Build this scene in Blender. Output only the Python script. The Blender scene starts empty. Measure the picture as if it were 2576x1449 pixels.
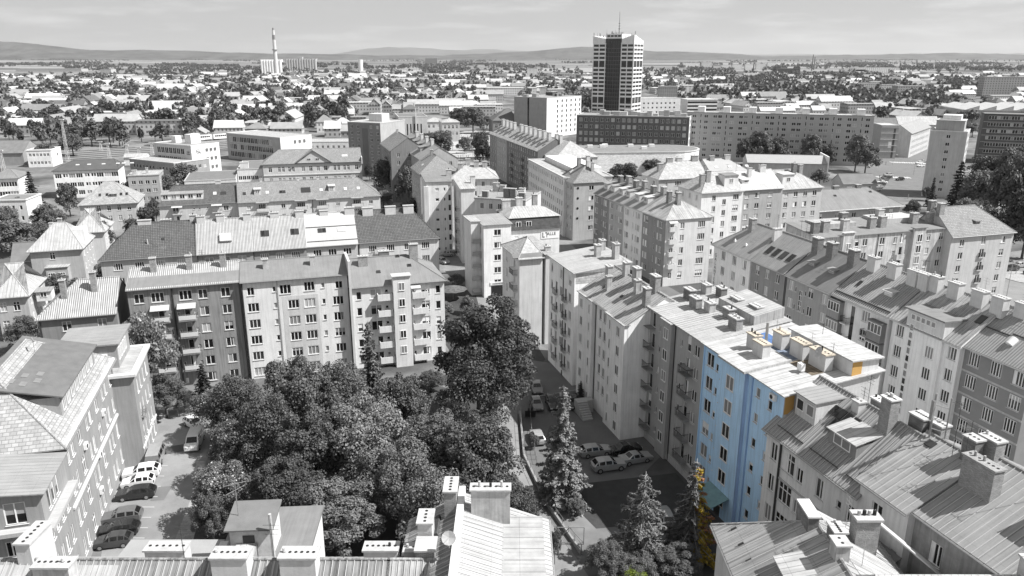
import bpy, math, random
import numpy as np
from mathutils import Vector, Matrix
R = math.radians
rng = random.Random(7)
sc = bpy.context.scene
COL = sc.collection

# ------------------------------------------------------------------ camera, sky, sun, exposure
CAM_H, PITCH, FPX = 52.0, R(16.8), 1935.0          # eye on the tower gallery, 52 m above the street
cam_d = bpy.data.cameras.new('camera'); cam = bpy.data.objects.new('camera', cam_d); COL.objects.link(cam)
cam.location = (0, 0, CAM_H); cam.rotation_euler = (R(90) - PITCH, 0, 0)
cam_d.sensor_width = 36; cam_d.lens = 36 * FPX / 2576; cam_d.clip_start = 1; cam_d.clip_end = 60000
sc.camera = cam
SUN_EL, SUN_AZ = R(51), R(-12)                       # azimuth measured from +X (the right of the picture)
wd = bpy.data.worlds.new('World'); sc.world = wd; wd.use_nodes = True
wn = wd.node_tree; wn.nodes.clear()
wo = wn.nodes.new('ShaderNodeOutputWorld'); wb = wn.nodes.new('ShaderNodeBackground')
sky = wn.nodes.new('ShaderNodeTexSky'); sky.sky_type = 'NISHITA'; sky.sun_disc = False
sky.sun_elevation = SUN_EL; sky.sun_rotation = R(90) - SUN_AZ; sky.air_density = 1.2; sky.dust_density = .5; sky.ozone_density = 1.0
bw = wn.nodes.new('ShaderNodeRGBToBW'); wn.links.new(sky.outputs[0], bw.inputs[0])     # the photograph is black and white
# thin fair-weather clouds low over the horizon
tc = wn.nodes.new('ShaderNodeTexCoord'); mp = wn.nodes.new('ShaderNodeMapping'); mp.inputs['Scale'].default_value = (2.2, 2.2, 16)
cn = wn.nodes.new('ShaderNodeTexNoise'); cn.inputs['Scale'].default_value = 3.1; cn.inputs['Detail'].default_value = 7; cn.inputs['Roughness'].default_value = .58
cr = wn.nodes.new('ShaderNodeMapRange'); cr.inputs[1].default_value = .5; cr.inputs[2].default_value = .76; cr.inputs[3].default_value = 0; cr.inputs[4].default_value = .9
cm = wn.nodes.new('ShaderNodeMix'); cm.data_type = 'FLOAT'; cl = wn.nodes.new('ShaderNodeMath'); cl.operation = 'MULTIPLY'; cl.inputs[1].default_value = 1.0
flat = wn.nodes.new('ShaderNodeMath'); flat.operation = 'POWER'; flat.inputs[1].default_value = .2
wn.links.new(tc.outputs['Generated'], mp.inputs[0]); wn.links.new(mp.outputs[0], cn.inputs['Vector']); wn.links.new(cn.outputs[0], cr.inputs[0])
wn.links.new(bw.outputs[0], flat.inputs[0])
wn.links.new(cr.outputs[0], cm.inputs[0]); wn.links.new(flat.outputs[0], cm.inputs[2]); cm.inputs[3].default_value = 2.15
wn.links.new(cm.outputs[0], wb.inputs[0]); wb.inputs[1].default_value = .15
wn.links.new(wb.outputs[0], wo.inputs[0])
sl = bpy.data.lights.new('sun', 'SUN'); sl.energy = 3.1; sl.angle = R(.5); sl.color = (1, .995, .985)
sun = bpy.data.objects.new('sun', sl); COL.objects.link(sun)
SUN = Vector((math.cos(SUN_EL) * math.cos(SUN_AZ), math.cos(SUN_EL) * math.sin(SUN_AZ), math.sin(SUN_EL)))
sun.rotation_euler = SUN.to_track_quat('Z', 'Y').to_euler(); sun.location = (200, 0, 300)
vs = sc.view_settings; vs.view_transform = 'Standard'; vs.look = 'None'; vs.gamma = 1; vs.exposure = 1.4; vs.use_curve_mapping = False
sc.cycles.max_bounces = 6; sc.cycles.diffuse_bounces = 4; sc.cycles.glossy_bounces = 2; sc.cycles.transmission_bounces = 2; sc.cycles.volume_bounces = 0
sc.cycles.use_denoising = True
sc.cycles.transparent_max_bounces = 6

HAZE = 3.0e-5
def site(px, py, z=0.0):
    """survey: the place at height z that is seen along the sight line (px, py) of the 2576 px wide photograph"""
    u = (px - 1288) / FPX; v = -(py - 724.5) / FPX
    c, s = math.cos(PITCH), math.sin(PITCH)
    ry, rz = c + v * s, -s + v * c
    t = (z - CAM_H) / rz
    return Vector((u * t, ry * t, z))
def seen(X, Y, Z):
    c, s = math.cos(PITCH), math.sin(PITCH); dz = Z - CAM_H; d = Y * c - dz * s
    return 1288 + FPX * X / d, 724.5 - FPX * (Y * s + dz * c) / d
def height(px, yb, yt):
    b = site(px, yb); v = -(yt - 724.5) / FPX; c, s = math.cos(PITCH), math.sin(PITCH)
    return CAM_H + (-s + v * c) * b.y / (c + v * s)

# ------------------------------------------------------------------ materials
def N(nt, t, **k):
    n = nt.nodes.new(t)
    for a, b in k.items(): setattr(n, a, b)
    return n
def mth(nt, op, a, b=None, c=None):
    n = nt.nodes.new('ShaderNodeMath'); n.operation = op
    for i, x in enumerate((a, b, c)):
        if x is None: continue
        if isinstance(x, (int, float)): n.inputs[i].default_value = x
        else: nt.links.new(x, n.inputs[i])
    return n.outputs[0]
MATS = {}
def surf(name, g, rough=.85, var=.14, scale=.5, streak=0.0, pat=None, bump=0.0, spec=.3, metal=0.0, per=.6, dark=.55, fine=.06):
    """matte building surface: base tone, large stains, vertical streaks, fine grain and an optional pattern in metres"""
    if name in MATS: return MATS[name]
    m = bpy.data.materials.new(name); m.use_nodes = True; nt = m.node_tree; b = nt.nodes['Principled BSDF']
    if not isinstance(g, (tuple, list)): g = (g, g, g)
    b.inputs['Roughness'].default_value = rough; b.inputs['Specular IOR Level'].default_value = spec; b.inputs['Metallic'].default_value = metal
    uv = N(nt, 'ShaderNodeUVMap'); oi = N(nt, 'ShaderNodeObjectInfo')
    off = N(nt, 'ShaderNodeVectorMath', operation='ADD'); sh = mth(nt, 'MULTIPLY', oi.outputs['Random'], 173.0)
    nt.links.new(uv.outputs[0], off.inputs[0]); nt.links.new(sh, off.inputs[1])
    n1 = N(nt, 'ShaderNodeTexNoise'); n1.inputs['Scale'].default_value = scale; n1.inputs['Detail'].default_value = 6; n1.inputs['Roughness'].default_value = .62
    nt.links.new(off.outputs[0], n1.inputs['Vector'])
    f = mth(nt, 'MULTIPLY_ADD', n1.outputs[0], 2.6 * var, 1 - 1.3 * var)
    n2 = N(nt, 'ShaderNodeTexNoise'); n2.inputs['Scale'].default_value = 9; n2.inputs['Detail'].default_value = 3
    nt.links.new(off.outputs[0], n2.inputs['Vector'])
    f = mth(nt, 'MULTIPLY', f, mth(nt, 'MULTIPLY_ADD', n2.outputs[0], 2 * fine, 1 - fine))
    if streak:
        mpn = N(nt, 'ShaderNodeMapping'); mpn.inputs['Scale'].default_value = (2.2, .12, 1); nt.links.new(off.outputs[0], mpn.inputs[0])
        n3 = N(nt, 'ShaderNodeTexNoise'); n3.inputs['Scale'].default_value = 1.6; n3.inputs['Detail'].default_value = 5; nt.links.new(mpn.outputs[0], n3.inputs['Vector'])
        mr = N(nt, 'ShaderNodeMapRange'); mr.inputs[1].default_value = .42; mr.inputs[2].default_value = .72; mr.inputs[3].default_value = 1; mr.inputs[4].default_value = 1 - streak
        nt.links.new(n3.outputs[0], mr.inputs[0]); f = mth(nt, 'MULTIPLY', f, mr.outputs[0])
    h = None
    sx = N(nt, 'ShaderNodeSeparateXYZ'); nt.links.new(uv.outputs[0], sx.inputs[0]); U, V = sx.outputs[0], sx.outputs[1]
    if pat == 'seam':
        fr = mth(nt, 'FRACT', mth(nt, 'DIVIDE', U, per)); ln = mth(nt, 'LESS_THAN', fr, .075)
        f = mth(nt, 'MULTIPLY', f, mth(nt, 'MULTIPLY_ADD', ln, dark - 1, 1)); h = ln
        fr2 = mth(nt, 'LESS_THAN', mth(nt, 'FRACT', mth(nt, 'DIVIDE', V, 2.03)), .025)
        f = mth(nt, 'MULTIPLY', f, mth(nt, 'MULTIPLY_ADD', fr2, (dark - 1) * .6, 1))
    elif pat == 'corr':
        h = mth(nt, 'SINE', mth(nt, 'MULTIPLY', U, 2 * math.pi / per))
        f = mth(nt, 'MULTIPLY', f, mth(nt, 'MULTIPLY_ADD', h, (1 - dark) * .5, 1 - (1 - dark) * .5))
        fr2 = mth(nt, 'LESS_THAN', mth(nt, 'FRACT', mth(nt, 'DIVIDE', V, 1.7)), .03)
        f = mth(nt, 'MULTIPLY', f, mth(nt, 'MULTIPLY_ADD', fr2, (dark - 1) * .5, 1))
    elif pat in ('tile', 'brick', 'slate', 'plank'):
        bt = N(nt, 'ShaderNodeTexBrick'); nt.links.new(uv.outputs[0], bt.inputs['Vector'])
        bw_, bh_, ms = {'tile': (.34, .42, .05), 'brick': (.27, .085, .012), 'slate': (.62, .42, .03), 'plank': (.8, .3, .02)}[pat]
        bt.inputs['Scale'].default_value = 1; bt.inputs['Brick Width'].default_value = bw_; bt.inputs['Row Height'].default_value = bh_; bt.inputs['Mortar Size'].default_value = ms
        bt.offset = 0 if pat == 'tile' else .5
        bt.inputs['Color1'].default_value = (.82, .82, .82, 1); bt.inputs['Color2'].default_value = (1.15, 1.15, 1.15, 1)
        bt.inputs['Mortar'].default_value = (dark, dark, dark, 1)
        b2 = N(nt, 'ShaderNodeRGBToBW'); nt.links.new(bt.outputs['Color'], b2.inputs[0]); f = mth(nt, 'MULTIPLY', f, b2.outputs[0])
        h = mth(nt, 'SUBTRACT', 1.0, bt.outputs['Fac'])
    elif pat == 'wins':                                  # far facades: rows of windows too small to tell apart
        a = mth(nt, 'FRACT', mth(nt, 'DIVIDE', U, per)); c = mth(nt, 'FRACT', mth(nt, 'DIVIDE', V, 3.0))
        w = mth(nt, 'MULTIPLY', mth(nt, 'LESS_THAN', mth(nt, 'ABSOLUTE', mth(nt, 'SUBTRACT', a, .5)), .2), mth(nt, 'LESS_THAN', mth(nt, 'ABSOLUTE', mth(nt, 'SUBTRACT', c, .55)), .23))
        f = mth(nt, 'MULTIPLY', f, mth(nt, 'MULTIPLY_ADD', w, dark - 1, 1))
    elif pat == 'joint':                                 # big concrete panels
        a = mth(nt, 'LESS_THAN', mth(nt, 'FRACT', mth(nt, 'DIVIDE', U, per)), .02); c = mth(nt, 'LESS_THAN', mth(nt, 'FRACT', mth(nt, 'DIVIDE', V, 2.85)), .025)
        f = mth(nt, 'MULTIPLY', f, mth(nt, 'MULTIPLY_ADD', mth(nt, 'MAXIMUM', a, c), dark - 1, 1))
    cb = N(nt, 'ShaderNodeVectorMath', operation='SCALE'); cb.inputs[0].default_value = g; nt.links.new(f, cb.inputs['Scale'])
    nt.links.new(cb.outputs[0], b.inputs['Base Color'])
    bp = N(nt, 'ShaderNodeBump'); bp.inputs['Strength'].default_value = 1.0
    bp.inputs['Distance'].default_value = bump if (h is not None and bump) else .01
    nt.links.new(h if (h is not None and bump) else n2.outputs[0], bp.inputs['Height']); nt.links.new(bp.outputs[0], b.inputs['Normal'])
    MATS[name] = m; return m
def plain(name, g, rough=.5, metal=0.0, spec=.5, coat=0.0):
    if name in MATS: return MATS[name]
    m = bpy.data.materials.new(name); m.use_nodes = True; b = m.node_tree.nodes['Principled BSDF']
    if not isinstance(g, (tuple, list)): g = (g, g, g)
    nt = m.node_tree; n = N(nt, 'ShaderNodeTexNoise'); n.inputs['Scale'].default_value = 3; n.inputs['Detail'].default_value = 4
    tcn = N(nt, 'ShaderNodeTexCoord'); nt.links.new(tcn.outputs['Object'], n.inputs['Vector'])
    cb = N(nt, 'ShaderNodeVectorMath', operation='SCALE'); cb.inputs[0].default_value = g
    nt.links.new(mth(nt, 'MULTIPLY_ADD', n.outputs[0], .22, .89), cb.inputs['Scale']); nt.links.new(cb.outputs[0], b.inputs['Base Color'])
    b.inputs['Roughness'].default_value = rough; b.inputs['Metallic'].default_value = metal; b.inputs['Specular IOR Level'].default_value = spec
    b.inputs['Coat Weight'].default_value = coat
    MATS[name] = m; return m
def leafmat(name, g, var=.5, trans=.25):
    if name in MATS: return MATS[name]
    m = bpy.data.materials.new(name); m.use_nodes = True; nt = m.node_tree; b = nt.nodes['Principled BSDF']
    if not isinstance(g, (tuple, list)): g = (g, g, g)
    geo = N(nt, 'ShaderNodeNewGeometry'); oi = N(nt, 'ShaderNodeObjectInfo')
    f = mth(nt, 'MULTIPLY_ADD', geo.outputs['Random Per Island'], var * 1.4, 1 - .7 * var)
    f = mth(nt, 'MULTIPLY', f, mth(nt, 'MULTIPLY_ADD', oi.outputs['Random'], .5, .75))
    cb = N(nt, 'ShaderNodeVectorMath', operation='SCALE'); cb.inputs[0].default_value = g; nt.links.new(f, cb.inputs['Scale'])
    nt.links.new(cb.outputs[0], b.inputs['Base Color']); b.inputs['Roughness'].default_value = .55; b.inputs['Specular IOR Level'].default_value = .35
    tr = N(nt, 'ShaderNodeBsdfTranslucent'); nt.links.new(cb.outputs[0], tr.inputs[0]); mx = N(nt, 'ShaderNodeMixShader'); mx.inputs[0].default_value = trans
    out = nt.nodes['Material Output']; nt.links.new(b.outputs[0], mx.inputs[1]); nt.links.new(tr.outputs[0], mx.inputs[2]); nt.links.new(mx.outputs[0], out.inputs[0])
    MATS[name] = m; return m

# ------------------------------------------------------------------ meshes and objects
CG, SG = math.cos(R(17)), math.sin(R(17))
def add_uv(me):
    """UVs in metres: u runs level along each face, v runs up it"""
    nl, npol = len(me.loops), len(me.polygons)
    if nl == 0: return
    co = np.empty(len(me.vertices) * 3, 'f4'); me.vertices.foreach_get('co', co); co = co.reshape(-1, 3)
    li = np.empty(nl, 'i4'); me.loops.foreach_get('vertex_index', li)
    lt = np.empty(npol, 'i4'); me.polygons.foreach_get('loop_total', lt)
    no = np.empty(npol * 3, 'f4'); me.polygons.foreach_get('normal', no); no = no.reshape(-1, 3)
    ud = np.stack([-no[:, 1], no[:, 0], np.zeros(npol, 'f4')], 1); ln = np.linalg.norm(ud, axis=1)
    fl = ln < .12; ud[fl] = (1, 0, 0); ud /= np.linalg.norm(ud, axis=1)[:, None]
    vd = np.cross(no, ud); un = np.repeat(ud, lt, 0); vn = np.repeat(vd, lt, 0); c = co[li]
    uv = np.stack([(c * un).sum(1), (c * vn).sum(1)], 1).astype('f4')
    me.uv_layers.new(name='UVMap').data.foreach_set('uv', uv.ravel())
class MB:
    def __init__(s): s.v, s.f, s.m = [], [], []
    def poly(s, pts, m=0):
        n = len(s.v); s.v.extend(tuple(p) for p in pts); s.f.append(tuple(range(n, n + len(pts)))); s.m.append(m); return s
    def box(s, x0, y0, z0, x1, y1, z1, m=0, skip=''):
        n = len(s.v)
        s.v += [(x0, y0, z0), (x1, y0, z0), (x1, y1, z0), (x0, y1, z0), (x0, y0, z1), (x1, y0, z1), (x1, y1, z1), (x0, y1, z1)]
        for k, f in (('d', (0, 3, 2, 1)), ('u', (4, 5, 6, 7)), ('f', (0, 1, 5, 4)), ('r', (1, 2, 6, 5)), ('b', (2, 3, 7, 6)), ('l', (3, 0, 4, 7))):
            if k not in skip: s.f.append(tuple(n + i for i in f)); s.m.append(m)
        return s
    def hexa(s, bot, top, m=0):
        n = len(s.v); k = len(bot); s.v += [tuple(p) for p in bot] + [tuple(p) for p in top]
        s.f.append(tuple(n + i for i in reversed(range(k)))); s.f.append(tuple(n + k + i for i in range(k))); s.m += [m, m]
        for i in range(k):
            j = (i + 1) % k; s.f.append((n + i, n + j, n + k + j, n + k + i)); s.m.append(m)
        return s
    def beam(s, a, b, w, m=0, n=4, w2=None):
        a, b = Vector(a), Vector(b); d = (b - a)
        if d.length < 1e-6: return s
        d.normalize(); t = Vector((0, 0, 1)) if abs(d.z) < .9 else Vector((1, 0, 0)); x = d.cross(t).normalized(); y = d.cross(x)
        w2 = w if w2 is None else w2
        ring = lambda c, r: [c + (x * math.cos(2 * math.pi * (i + .5) / n) + y * math.sin(2 * math.pi * (i + .5) / n)) * r for i in range(n)]
        k = len(s.v); s.v += [tuple(p) for p in ring(a, w) + ring(b, w2)]
        for i in range(n): j = (i + 1) % n; s.f.append((k + i, k + n + i, k + n + j, k + j)); s.m.append(m)
        s.f.append(tuple(k + i for i in range(n))); s.m.append(m); s.f.append(tuple(k + n + i for i in reversed(range(n)))); s.m.append(m)
        return s
    def mesh(s, name, mats, smooth=False):
        me = bpy.data.meshes.new(name); me.from_pydata(s.v, [], s.f)
        for m in (mats if isinstance(mats, (list, tuple)) else [mats]): me.materials.append(m)
        if any(s.m): me.polygons.foreach_set('material_index', np.array(s.m, 'i4'))
        if smooth: me.polygons.foreach_set('use_smooth', np.ones(len(s.f), bool))
        me.update(); add_uv(me); return me
    def build(s, name, mats, parent=None, loc=None, rz=0, smooth=False):
        return put(name, s.mesh(name, mats, smooth), parent, loc, rz)
def put(name, data, parent=None, loc=None, rz=0):
    o = bpy.data.objects.new(name, data); COL.objects.link(o)
    if parent is not None: o.parent = parent
    if loc is not None: o.location = loc
    if rz: o.rotation_euler = (0, 0, rz)
    return o
LABELS = set()
def tag(o, label=None, cat=None, group=None, kind=None):
    if label: o['label'] = label
    if cat: o['category'] = cat
    if group: o['group'] = group
    if kind: o['kind'] = kind
    return o
def thing(name, label, cat, loc, rz=0, group=None):
    o = put(name, None, None, loc, rz); o.empty_display_size = .5
    return tag(o, label, cat, group)
def struct(name, mb, mats): return tag(mb.build(name, mats), kind='structure')
def copy_tree(o, parent=None, loc=None, rz=None, scale=None):
    c = o.copy(); COL.objects.link(c); c.parent = parent
    if loc is not None: c.location = loc
    if rz is not None: c.rotation_euler = (c.rotation_euler[0], c.rotation_euler[1], rz)
    if scale is not None: c.scale = scale
    for ch in KIDS.get(o.name, []): 
        k = ch.copy(); COL.objects.link(k); k.parent = c
        for g in KIDS.get(ch.name, []):
            q = g.copy(); COL.objects.link(q); q.parent = k
    return c
KIDS = {}
def keep(o):
    KIDS[o.name] = list(o.children)
    for c in o.children: KIDS[c.name] = list(c.children)
    return o
ORD = ['nearest', 'second', 'third', 'fourth', 'fifth', 'sixth', 'seventh', 'eighth', 'ninth', 'tenth', 'eleventh', 'twelfth', 'thirteenth', 'fourteenth', 'fifteenth', 'sixteenth',
       'seventeenth', 'eighteenth', 'nineteenth', 'twentieth'] + ['%s-%s' % (t, u) for t in ('twenty', 'thirty', 'forty', 'fifty', 'sixty', 'seventy') for u in ('first', 'second', 'third', 'fourth', 'fifth', 'sixth', 'seventh', 'eighth', 'ninth')]

# ------------------------------------------------------------------ material palette (tones of the grey photograph)
def wallm(g, streak=.12): return surf('plaster %.2f' % g, g, var=.17, streak=streak * 1.4, scale=.35)
BLUE = surf('blue plaster', (.5, .73, .97), var=.12, streak=.2, scale=.4)
BLUE2 = surf('darker blue plaster', (.42, .56, .78), var=.16, streak=.28, scale=.6)  # bay flank's shade put into a darker blue; also on the eave band
ORANGE = surf('orange plaster', (.5, .3, .1), var=.2)
FRAME = plain('white window frame', .78, .4)
SILL = surf('sill sheet', .62, .6)
GL = [plain('glass dark', .018, .06, spec=.5), plain('glass grey', .04, .1, spec=.5), plain('glass curtain', .22, .35, spec=.5), plain('glass blind', .42, .5, spec=.4), plain('glass deep', .012, .05, spec=.5)]
BRICK = surf('old brick', .33, var=.4, scale=1.5, pat='brick', dark=.55, bump=.01)
BRICKD = surf('dark brick', .2, var=.45, scale=1.5, pat='brick', dark=.6, bump=.01)
STACK = surf('rendered stack', .45, var=.4, scale=1.2, streak=.35)
STACKW = surf('white stack', .55, var=.18, scale=1, streak=.1)
CAP = surf('concrete cap', .42, var=.35, scale=2)
FLUE_BLACK = plain('flue black', .015, .9)  # shade inside the flue holes put into black discs; also dark pots
METAL = plain('galvanised metal', .38, .45, .6)
DARKM = plain('dark metal', .05, .5, .3)
RUST = surf('rusty sheet', .2, var=.5, scale=2)
RF_GREY = surf('grey bitumen roof', .2, var=.25, scale=.4, streak=.15)
RF_MID = surf('mid grey sheet roof', .29, var=.2, scale=.5, streak=.2, pat='seam', per=.62, dark=.82, bump=.02, rough=.6)
RF_LIGHT = surf('light sheet roof', .42, var=.3, scale=.7, streak=.3, pat='seam', per=.62, dark=.6, bump=.03, rough=.55)
RF_WORN = surf('worn sheet roof', .38, var=.45, scale=.6, streak=.5, pat='seam', per=.5, dark=.6, bump=.03, rough=.6)
RF_CORR = surf('corrugated light roof', .46, var=.22, scale=.7, streak=.22, pat='corr', per=.3, dark=.72, bump=.05)
RF_CORRM = surf('corrugated grey roof', .32, var=.2, scale=.6, streak=.2, pat='corr', per=.36, dark=.84, bump=.03)
RF_TILE = surf('dark tile roof', .13, var=.2, scale=.5, pat='tile', dark=.42, bump=.05)
RF_TILEM = surf('grey tile roof', .27, var=.2, scale=.5, pat='tile', dark=.62, bump=.05)
RF_SLATE = surf('slate roof', .33, var=.3, scale=1, pat='slate', dark=.66, bump=.03)
RF_SLATEL = surf('bright slate roof', .38, var=.25, scale=.8, pat='slate', dark=.8, bump=.02)
RF_WHITE = surf('white roof sheet', .46, var=.2, scale=.5, streak=.15)
RF_DARK = surf('dark flat roof', .16, var=.3, scale=.5)
WOOD = surf('dark shingle cladding', .07, var=.5, scale=1.2, pat='plank', dark=.6)
# ------------------------------------------------------------------ windows
WCACHE = {}
def win_meshes(w, h, style):
    key = (round(w, 2), round(h, 2), style)
    if key in WCACHE: return WCACHE[key]
    fr, pn, sl = MB(), MB(), MB(); t = .085; y0, y1 = .07, .14
    fr.box(-w / 2, y0, 0, -w / 2 + t, y1, h); fr.box(w / 2 - t, y0, 0, w / 2, y1, h)
    fr.box(-w / 2 + t, y0, 0, w / 2 - t, y1, t); fr.box(-w / 2 + t, y0, h - t, w / 2 - t, y1, h)
    n = {'1': 1, '2': 2, '3': 3, '4': 4, 'x': 2, 'g': 2, 'd': 1, 'v': 3}[style[0]]
    for i in range(1, n): x = -w / 2 + w * i / n; fr.box(x - .055, y0 - .005, t, x + .055, y1 - .005, h - t)
    if style[0] in 'xv': fr.box(-w / 2 + t, y0 - .008, h * .66, w / 2 - t, y1 - .008, h * .66 + .08)
    if style[0] == 'g':
        for k in range(1, int(h / .9)): fr.box(-w / 2 + t, y0 - .008, k * .9, w / 2 - t, y1 - .008, k * .9 + .06)
    pn.poly([(-w / 2 + .03, .115, .03), (w / 2 - .03, .115, .03), (w / 2 - .03, .115, h - .03), (-w / 2 + .03, .115, h - .03)])
    sl.box(-w / 2 - .06, -.09, -.05, w / 2 + .06, .1, .0)
    lo = MB(); lo.v = list(fr.v); lo.f = list(fr.f); lo.m = [0] * len(fr.f); lo.poly(pn.v, 1)
    nm = 'door' if style[0] == 'd' else 'window'
    r = (fr.mesh(nm, FRAME), [pn.mesh('pane', g) for g in GL], sl.mesh('sill', SILL), [lo.mesh(nm, [FRAME, g]) for g in GL])
    WCACHE[key] = r; return r
def window(parent, loc, rz, w, h, style, lo=False, dark=False):
    fr, pn, sl, lom = win_meshes(w, h, style)
    g = rng.choices(range(5), (2, 2, 4, 6, 2) if dark == 'pale' else (4, 3, 0 if dark else 2.4, 0 if dark else 1.0, 3))[0]
    nm = 'door' if style[0] == 'd' else 'window'
    if lo: return put(nm, lom[g], parent, loc, rz)
    o = put(nm, fr, parent, loc, rz); put('pane', pn[g], o)
    if style[0] != 'd' and 'n' not in style: put('sill', sl, o)
    if rng.random() < .38 and h > .8:                    # a blind or curtain drawn part of the way
        k = (round(w, 2), round(h, 2), rng.randrange(4))
        if k not in BLINDS:
            f_ = (.35, .55, .8, 1)[k[2]]; n_ = int(style[0]) if style[0] in '1234' else 2; b = MB()
            if k[2] < 2: b.poly([(-w / 2 + .05, .112, h * (1 - f_)), (w / 2 - .05, .112, h * (1 - f_)), (w / 2 - .05, .112, h - .05), (-w / 2 + .05, .112, h - .05)])
            elif k[2] == 2: b.poly([(-w / 2 + .05, .112, .05), (-w / 2 + w / n_, .112, .05), (-w / 2 + w / n_, .112, h - .05), (-w / 2 + .05, .112, h - .05)])
            else: b.poly([(w / 2 - w / n_ * .6, .112, .05), (w / 2 - .05, .112, .05), (w / 2 - .05, .112, h - .05), (w / 2 - w / n_ * .6, .112, h - .05)])
            BLINDS[k] = b.mesh('blind', rng.choice((BLINDM, FRAME, GL[3])))
        put('blind', BLINDS[k], o)
    return o
BLINDS = {}; BLINDM = plain('grey blind', .3, .8)

def grid(L, cols, rows):
    """openings for a facade: cols = (place as a fraction of the length, width, height, style), rows = sill heights"""
    return [(c[0] * L - c[1] / 2, z + (c[4] if len(c) > 4 else 0), c[1], c[2], c[3]) for c in cols for z in rows]
def even(n, w=1.3, h=1.5, st='2', a=.06, b=.94): return [(a + (b - a) * (i + .5) / n, w, h, st) for i in range(n)]
def floors(ze, n, fh=3.0, drop=2.4): return [ze - drop - i * fh for i in range(n)]

class House:
    def __init__(s, name, label, cat, A, B, ze, D, ang=None, group=None, raw=False, roof='gable', zr=None, yr=None, hl=0, hr=0, o=.35, rmat=None, wall=None,
                 f=(), l=(), r=(), b=(), lo=False, seams=0, rt=.12, z0=0.0, bevel=None, dark=False, noroof=False, wr=None):
        A = Vector(A) if raw else site(*A, ze); B = Vector(B) if raw else site(*B, ze)
        d = (B - A).to_2d()
        if ang is not None:
            e = Vector((math.cos(R(ang)), math.sin(R(ang)))); Ln = d.dot(e); mid = ((A + B) / 2).to_2d(); A2 = mid - e * Ln / 2; A = Vector((A2.x, A2.y, 0)); s.L = Ln; s.a = R(ang)
        else: s.L = d.length; s.a = math.atan2(d.y, d.x)
        s.D, s.ze, s.zr, s.kind, s.o, s.hl, s.hr, s.lo, s.dark = D, ze, (zr if zr is not None else ze), roof, o, hl, hr, lo, dark
        s.yr = D / 2 if yr is None else yr
        s.root = thing(name, label, cat, (A.x, A.y, 0), s.a, group); s.A = Vector((A.x, A.y, 0)); s.z0 = z0
        s.rot = Matrix.Rotation(s.a, 3, 'Z')
        fac = {k: (q(w) if callable(q) else q) for k, q, w in (('f', f, s.L), ('l', l, D), ('r', r, D), ('b', b, s.L))}
        s.wr = wr; s.walls(wall, fac)
        if not noroof: s.make_roof(rmat, seams, rt)
    def world(s, x, y, z=0): p = s.rot @ Vector((x, y, 0)); return Vector((s.A.x + p.x, s.A.y + p.y, z))
    def side(s, k):
        L, D = s.L, s.D
        return {'f': ((0, 0), (1, 0), L, 0), 'r': ((L, 0), (0, 1), D, R(90)), 'b': ((L, D), (-1, 0), L, R(180)), 'l': ((0, D), (0, -1), D, R(-90))}[k]
    def at(s, k, u, z, out=0.0):
        (ox, oy), (dx, dy), Ln, rz = s.side(k)
        return (ox + dx * u + dy * out, oy + dy * u - dx * out, z), rz
    def walls(s, wall, fac):
        mb = MB()
        for k in 'frbl':
            n_before = len(mb.f); (ox, oy), (dx, dy), Ln, rz = s.side(k); ops = []
            for o in fac[k]:
                u0, z0, w, h = o[:4]
                if u0 < .1 or u0 + w > Ln - .1 or z0 < s.z0 + .02 or z0 + h > s.ze - .1: continue
                ops.append((u0, z0, u0 + w, z0 + h))
                p, rr = s.at(k, u0 + w / 2, z0); window(s.root, p, rr, w, h, o[4], s.lo, s.dark)
            pt = lambda u, z, q=0.0: (ox + dx * u - dy * q, oy + dy * u + dx * q, z)
            zs = sorted({s.z0, s.ze, *[o[1] for o in ops], *[o[3] for o in ops]})
            zs = [z for i, z in enumerate(zs) if i == 0 or z - zs[i - 1] > 1e-4]
            for za, zb in zip(zs, zs[1:]):
                cut = sorted([(o[0], o[2]) for o in ops if o[1] < (za + zb) / 2 < o[3]]); u = 0
                for c0, c1 in cut + [(Ln, Ln)]:
                    if c0 - u > 1e-4: mb.poly([pt(u, za), pt(c0, za), pt(c0, zb), pt(u, zb)])
                    u = max(u, c1)
            for a0, b0, a1, b1 in ops:
                q = .2
                mb.poly([pt(a0, b0), pt(a0, b0, q), pt(a0, b1, q), pt(a0, b1)]); mb.poly([pt(a1, b0, q), pt(a1, b0), pt(a1, b1), pt(a1, b1, q)])
                mb.poly([pt(a0, b1), pt(a0, b1, q), pt(a1, b1, q), pt(a1, b1)]); mb.poly([pt(a0, b0, q), pt(a0, b0), pt(a1, b0), pt(a1, b0, q)])
                mb.poly([pt(a0, b0, q), pt(a1, b0, q), pt(a1, b1, q), pt(a0, b1, q)])
            if k == 'r' and s.wr:
                for i in range(n_before, len(mb.f)): mb.m[i] = 1
        L, D = s.L, s.D
        if s.kind == 'gable':
            if not s.hl: mb.poly([(0, D, s.ze), (0, 0, s.ze), (0, s.yr, s.zr)])
            if not s.hr: mb.poly([(L, 0, s.ze), (L, D, s.ze), (L, s.yr, s.zr)], 1 if s.wr else 0)
        if s.kind == 'shed':
            mb.poly([(0, D, s.ze), (0, 0, s.ze), (0, D, s.zr)]); mb.poly([(L, 0, s.ze), (L, D, s.ze), (L, D, s.zr)], 1 if s.wr else 0); mb.poly([(L, D, s.ze), (0, D, s.ze), (0, D, s.zr), (L, D, s.zr)])
        s.wallmat = wall; mb.build('wall', [wall, s.wr] if s.wr else wall, s.root)
    def rz(s, x, y):
        if s.kind in ('flat',): return s.ze + .15
        if s.kind == 'shed': return s.ze + (s.zr - s.ze) * y / s.D
        h = s.zr - s.ze; t = min(y / s.yr, (s.D - y) / (s.D - s.yr), 1)
        if s.hl: t = min(t, x / s.hl)
        if s.hr: t = min(t, (s.L - x) / s.hr)
        return s.ze + h * t
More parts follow.
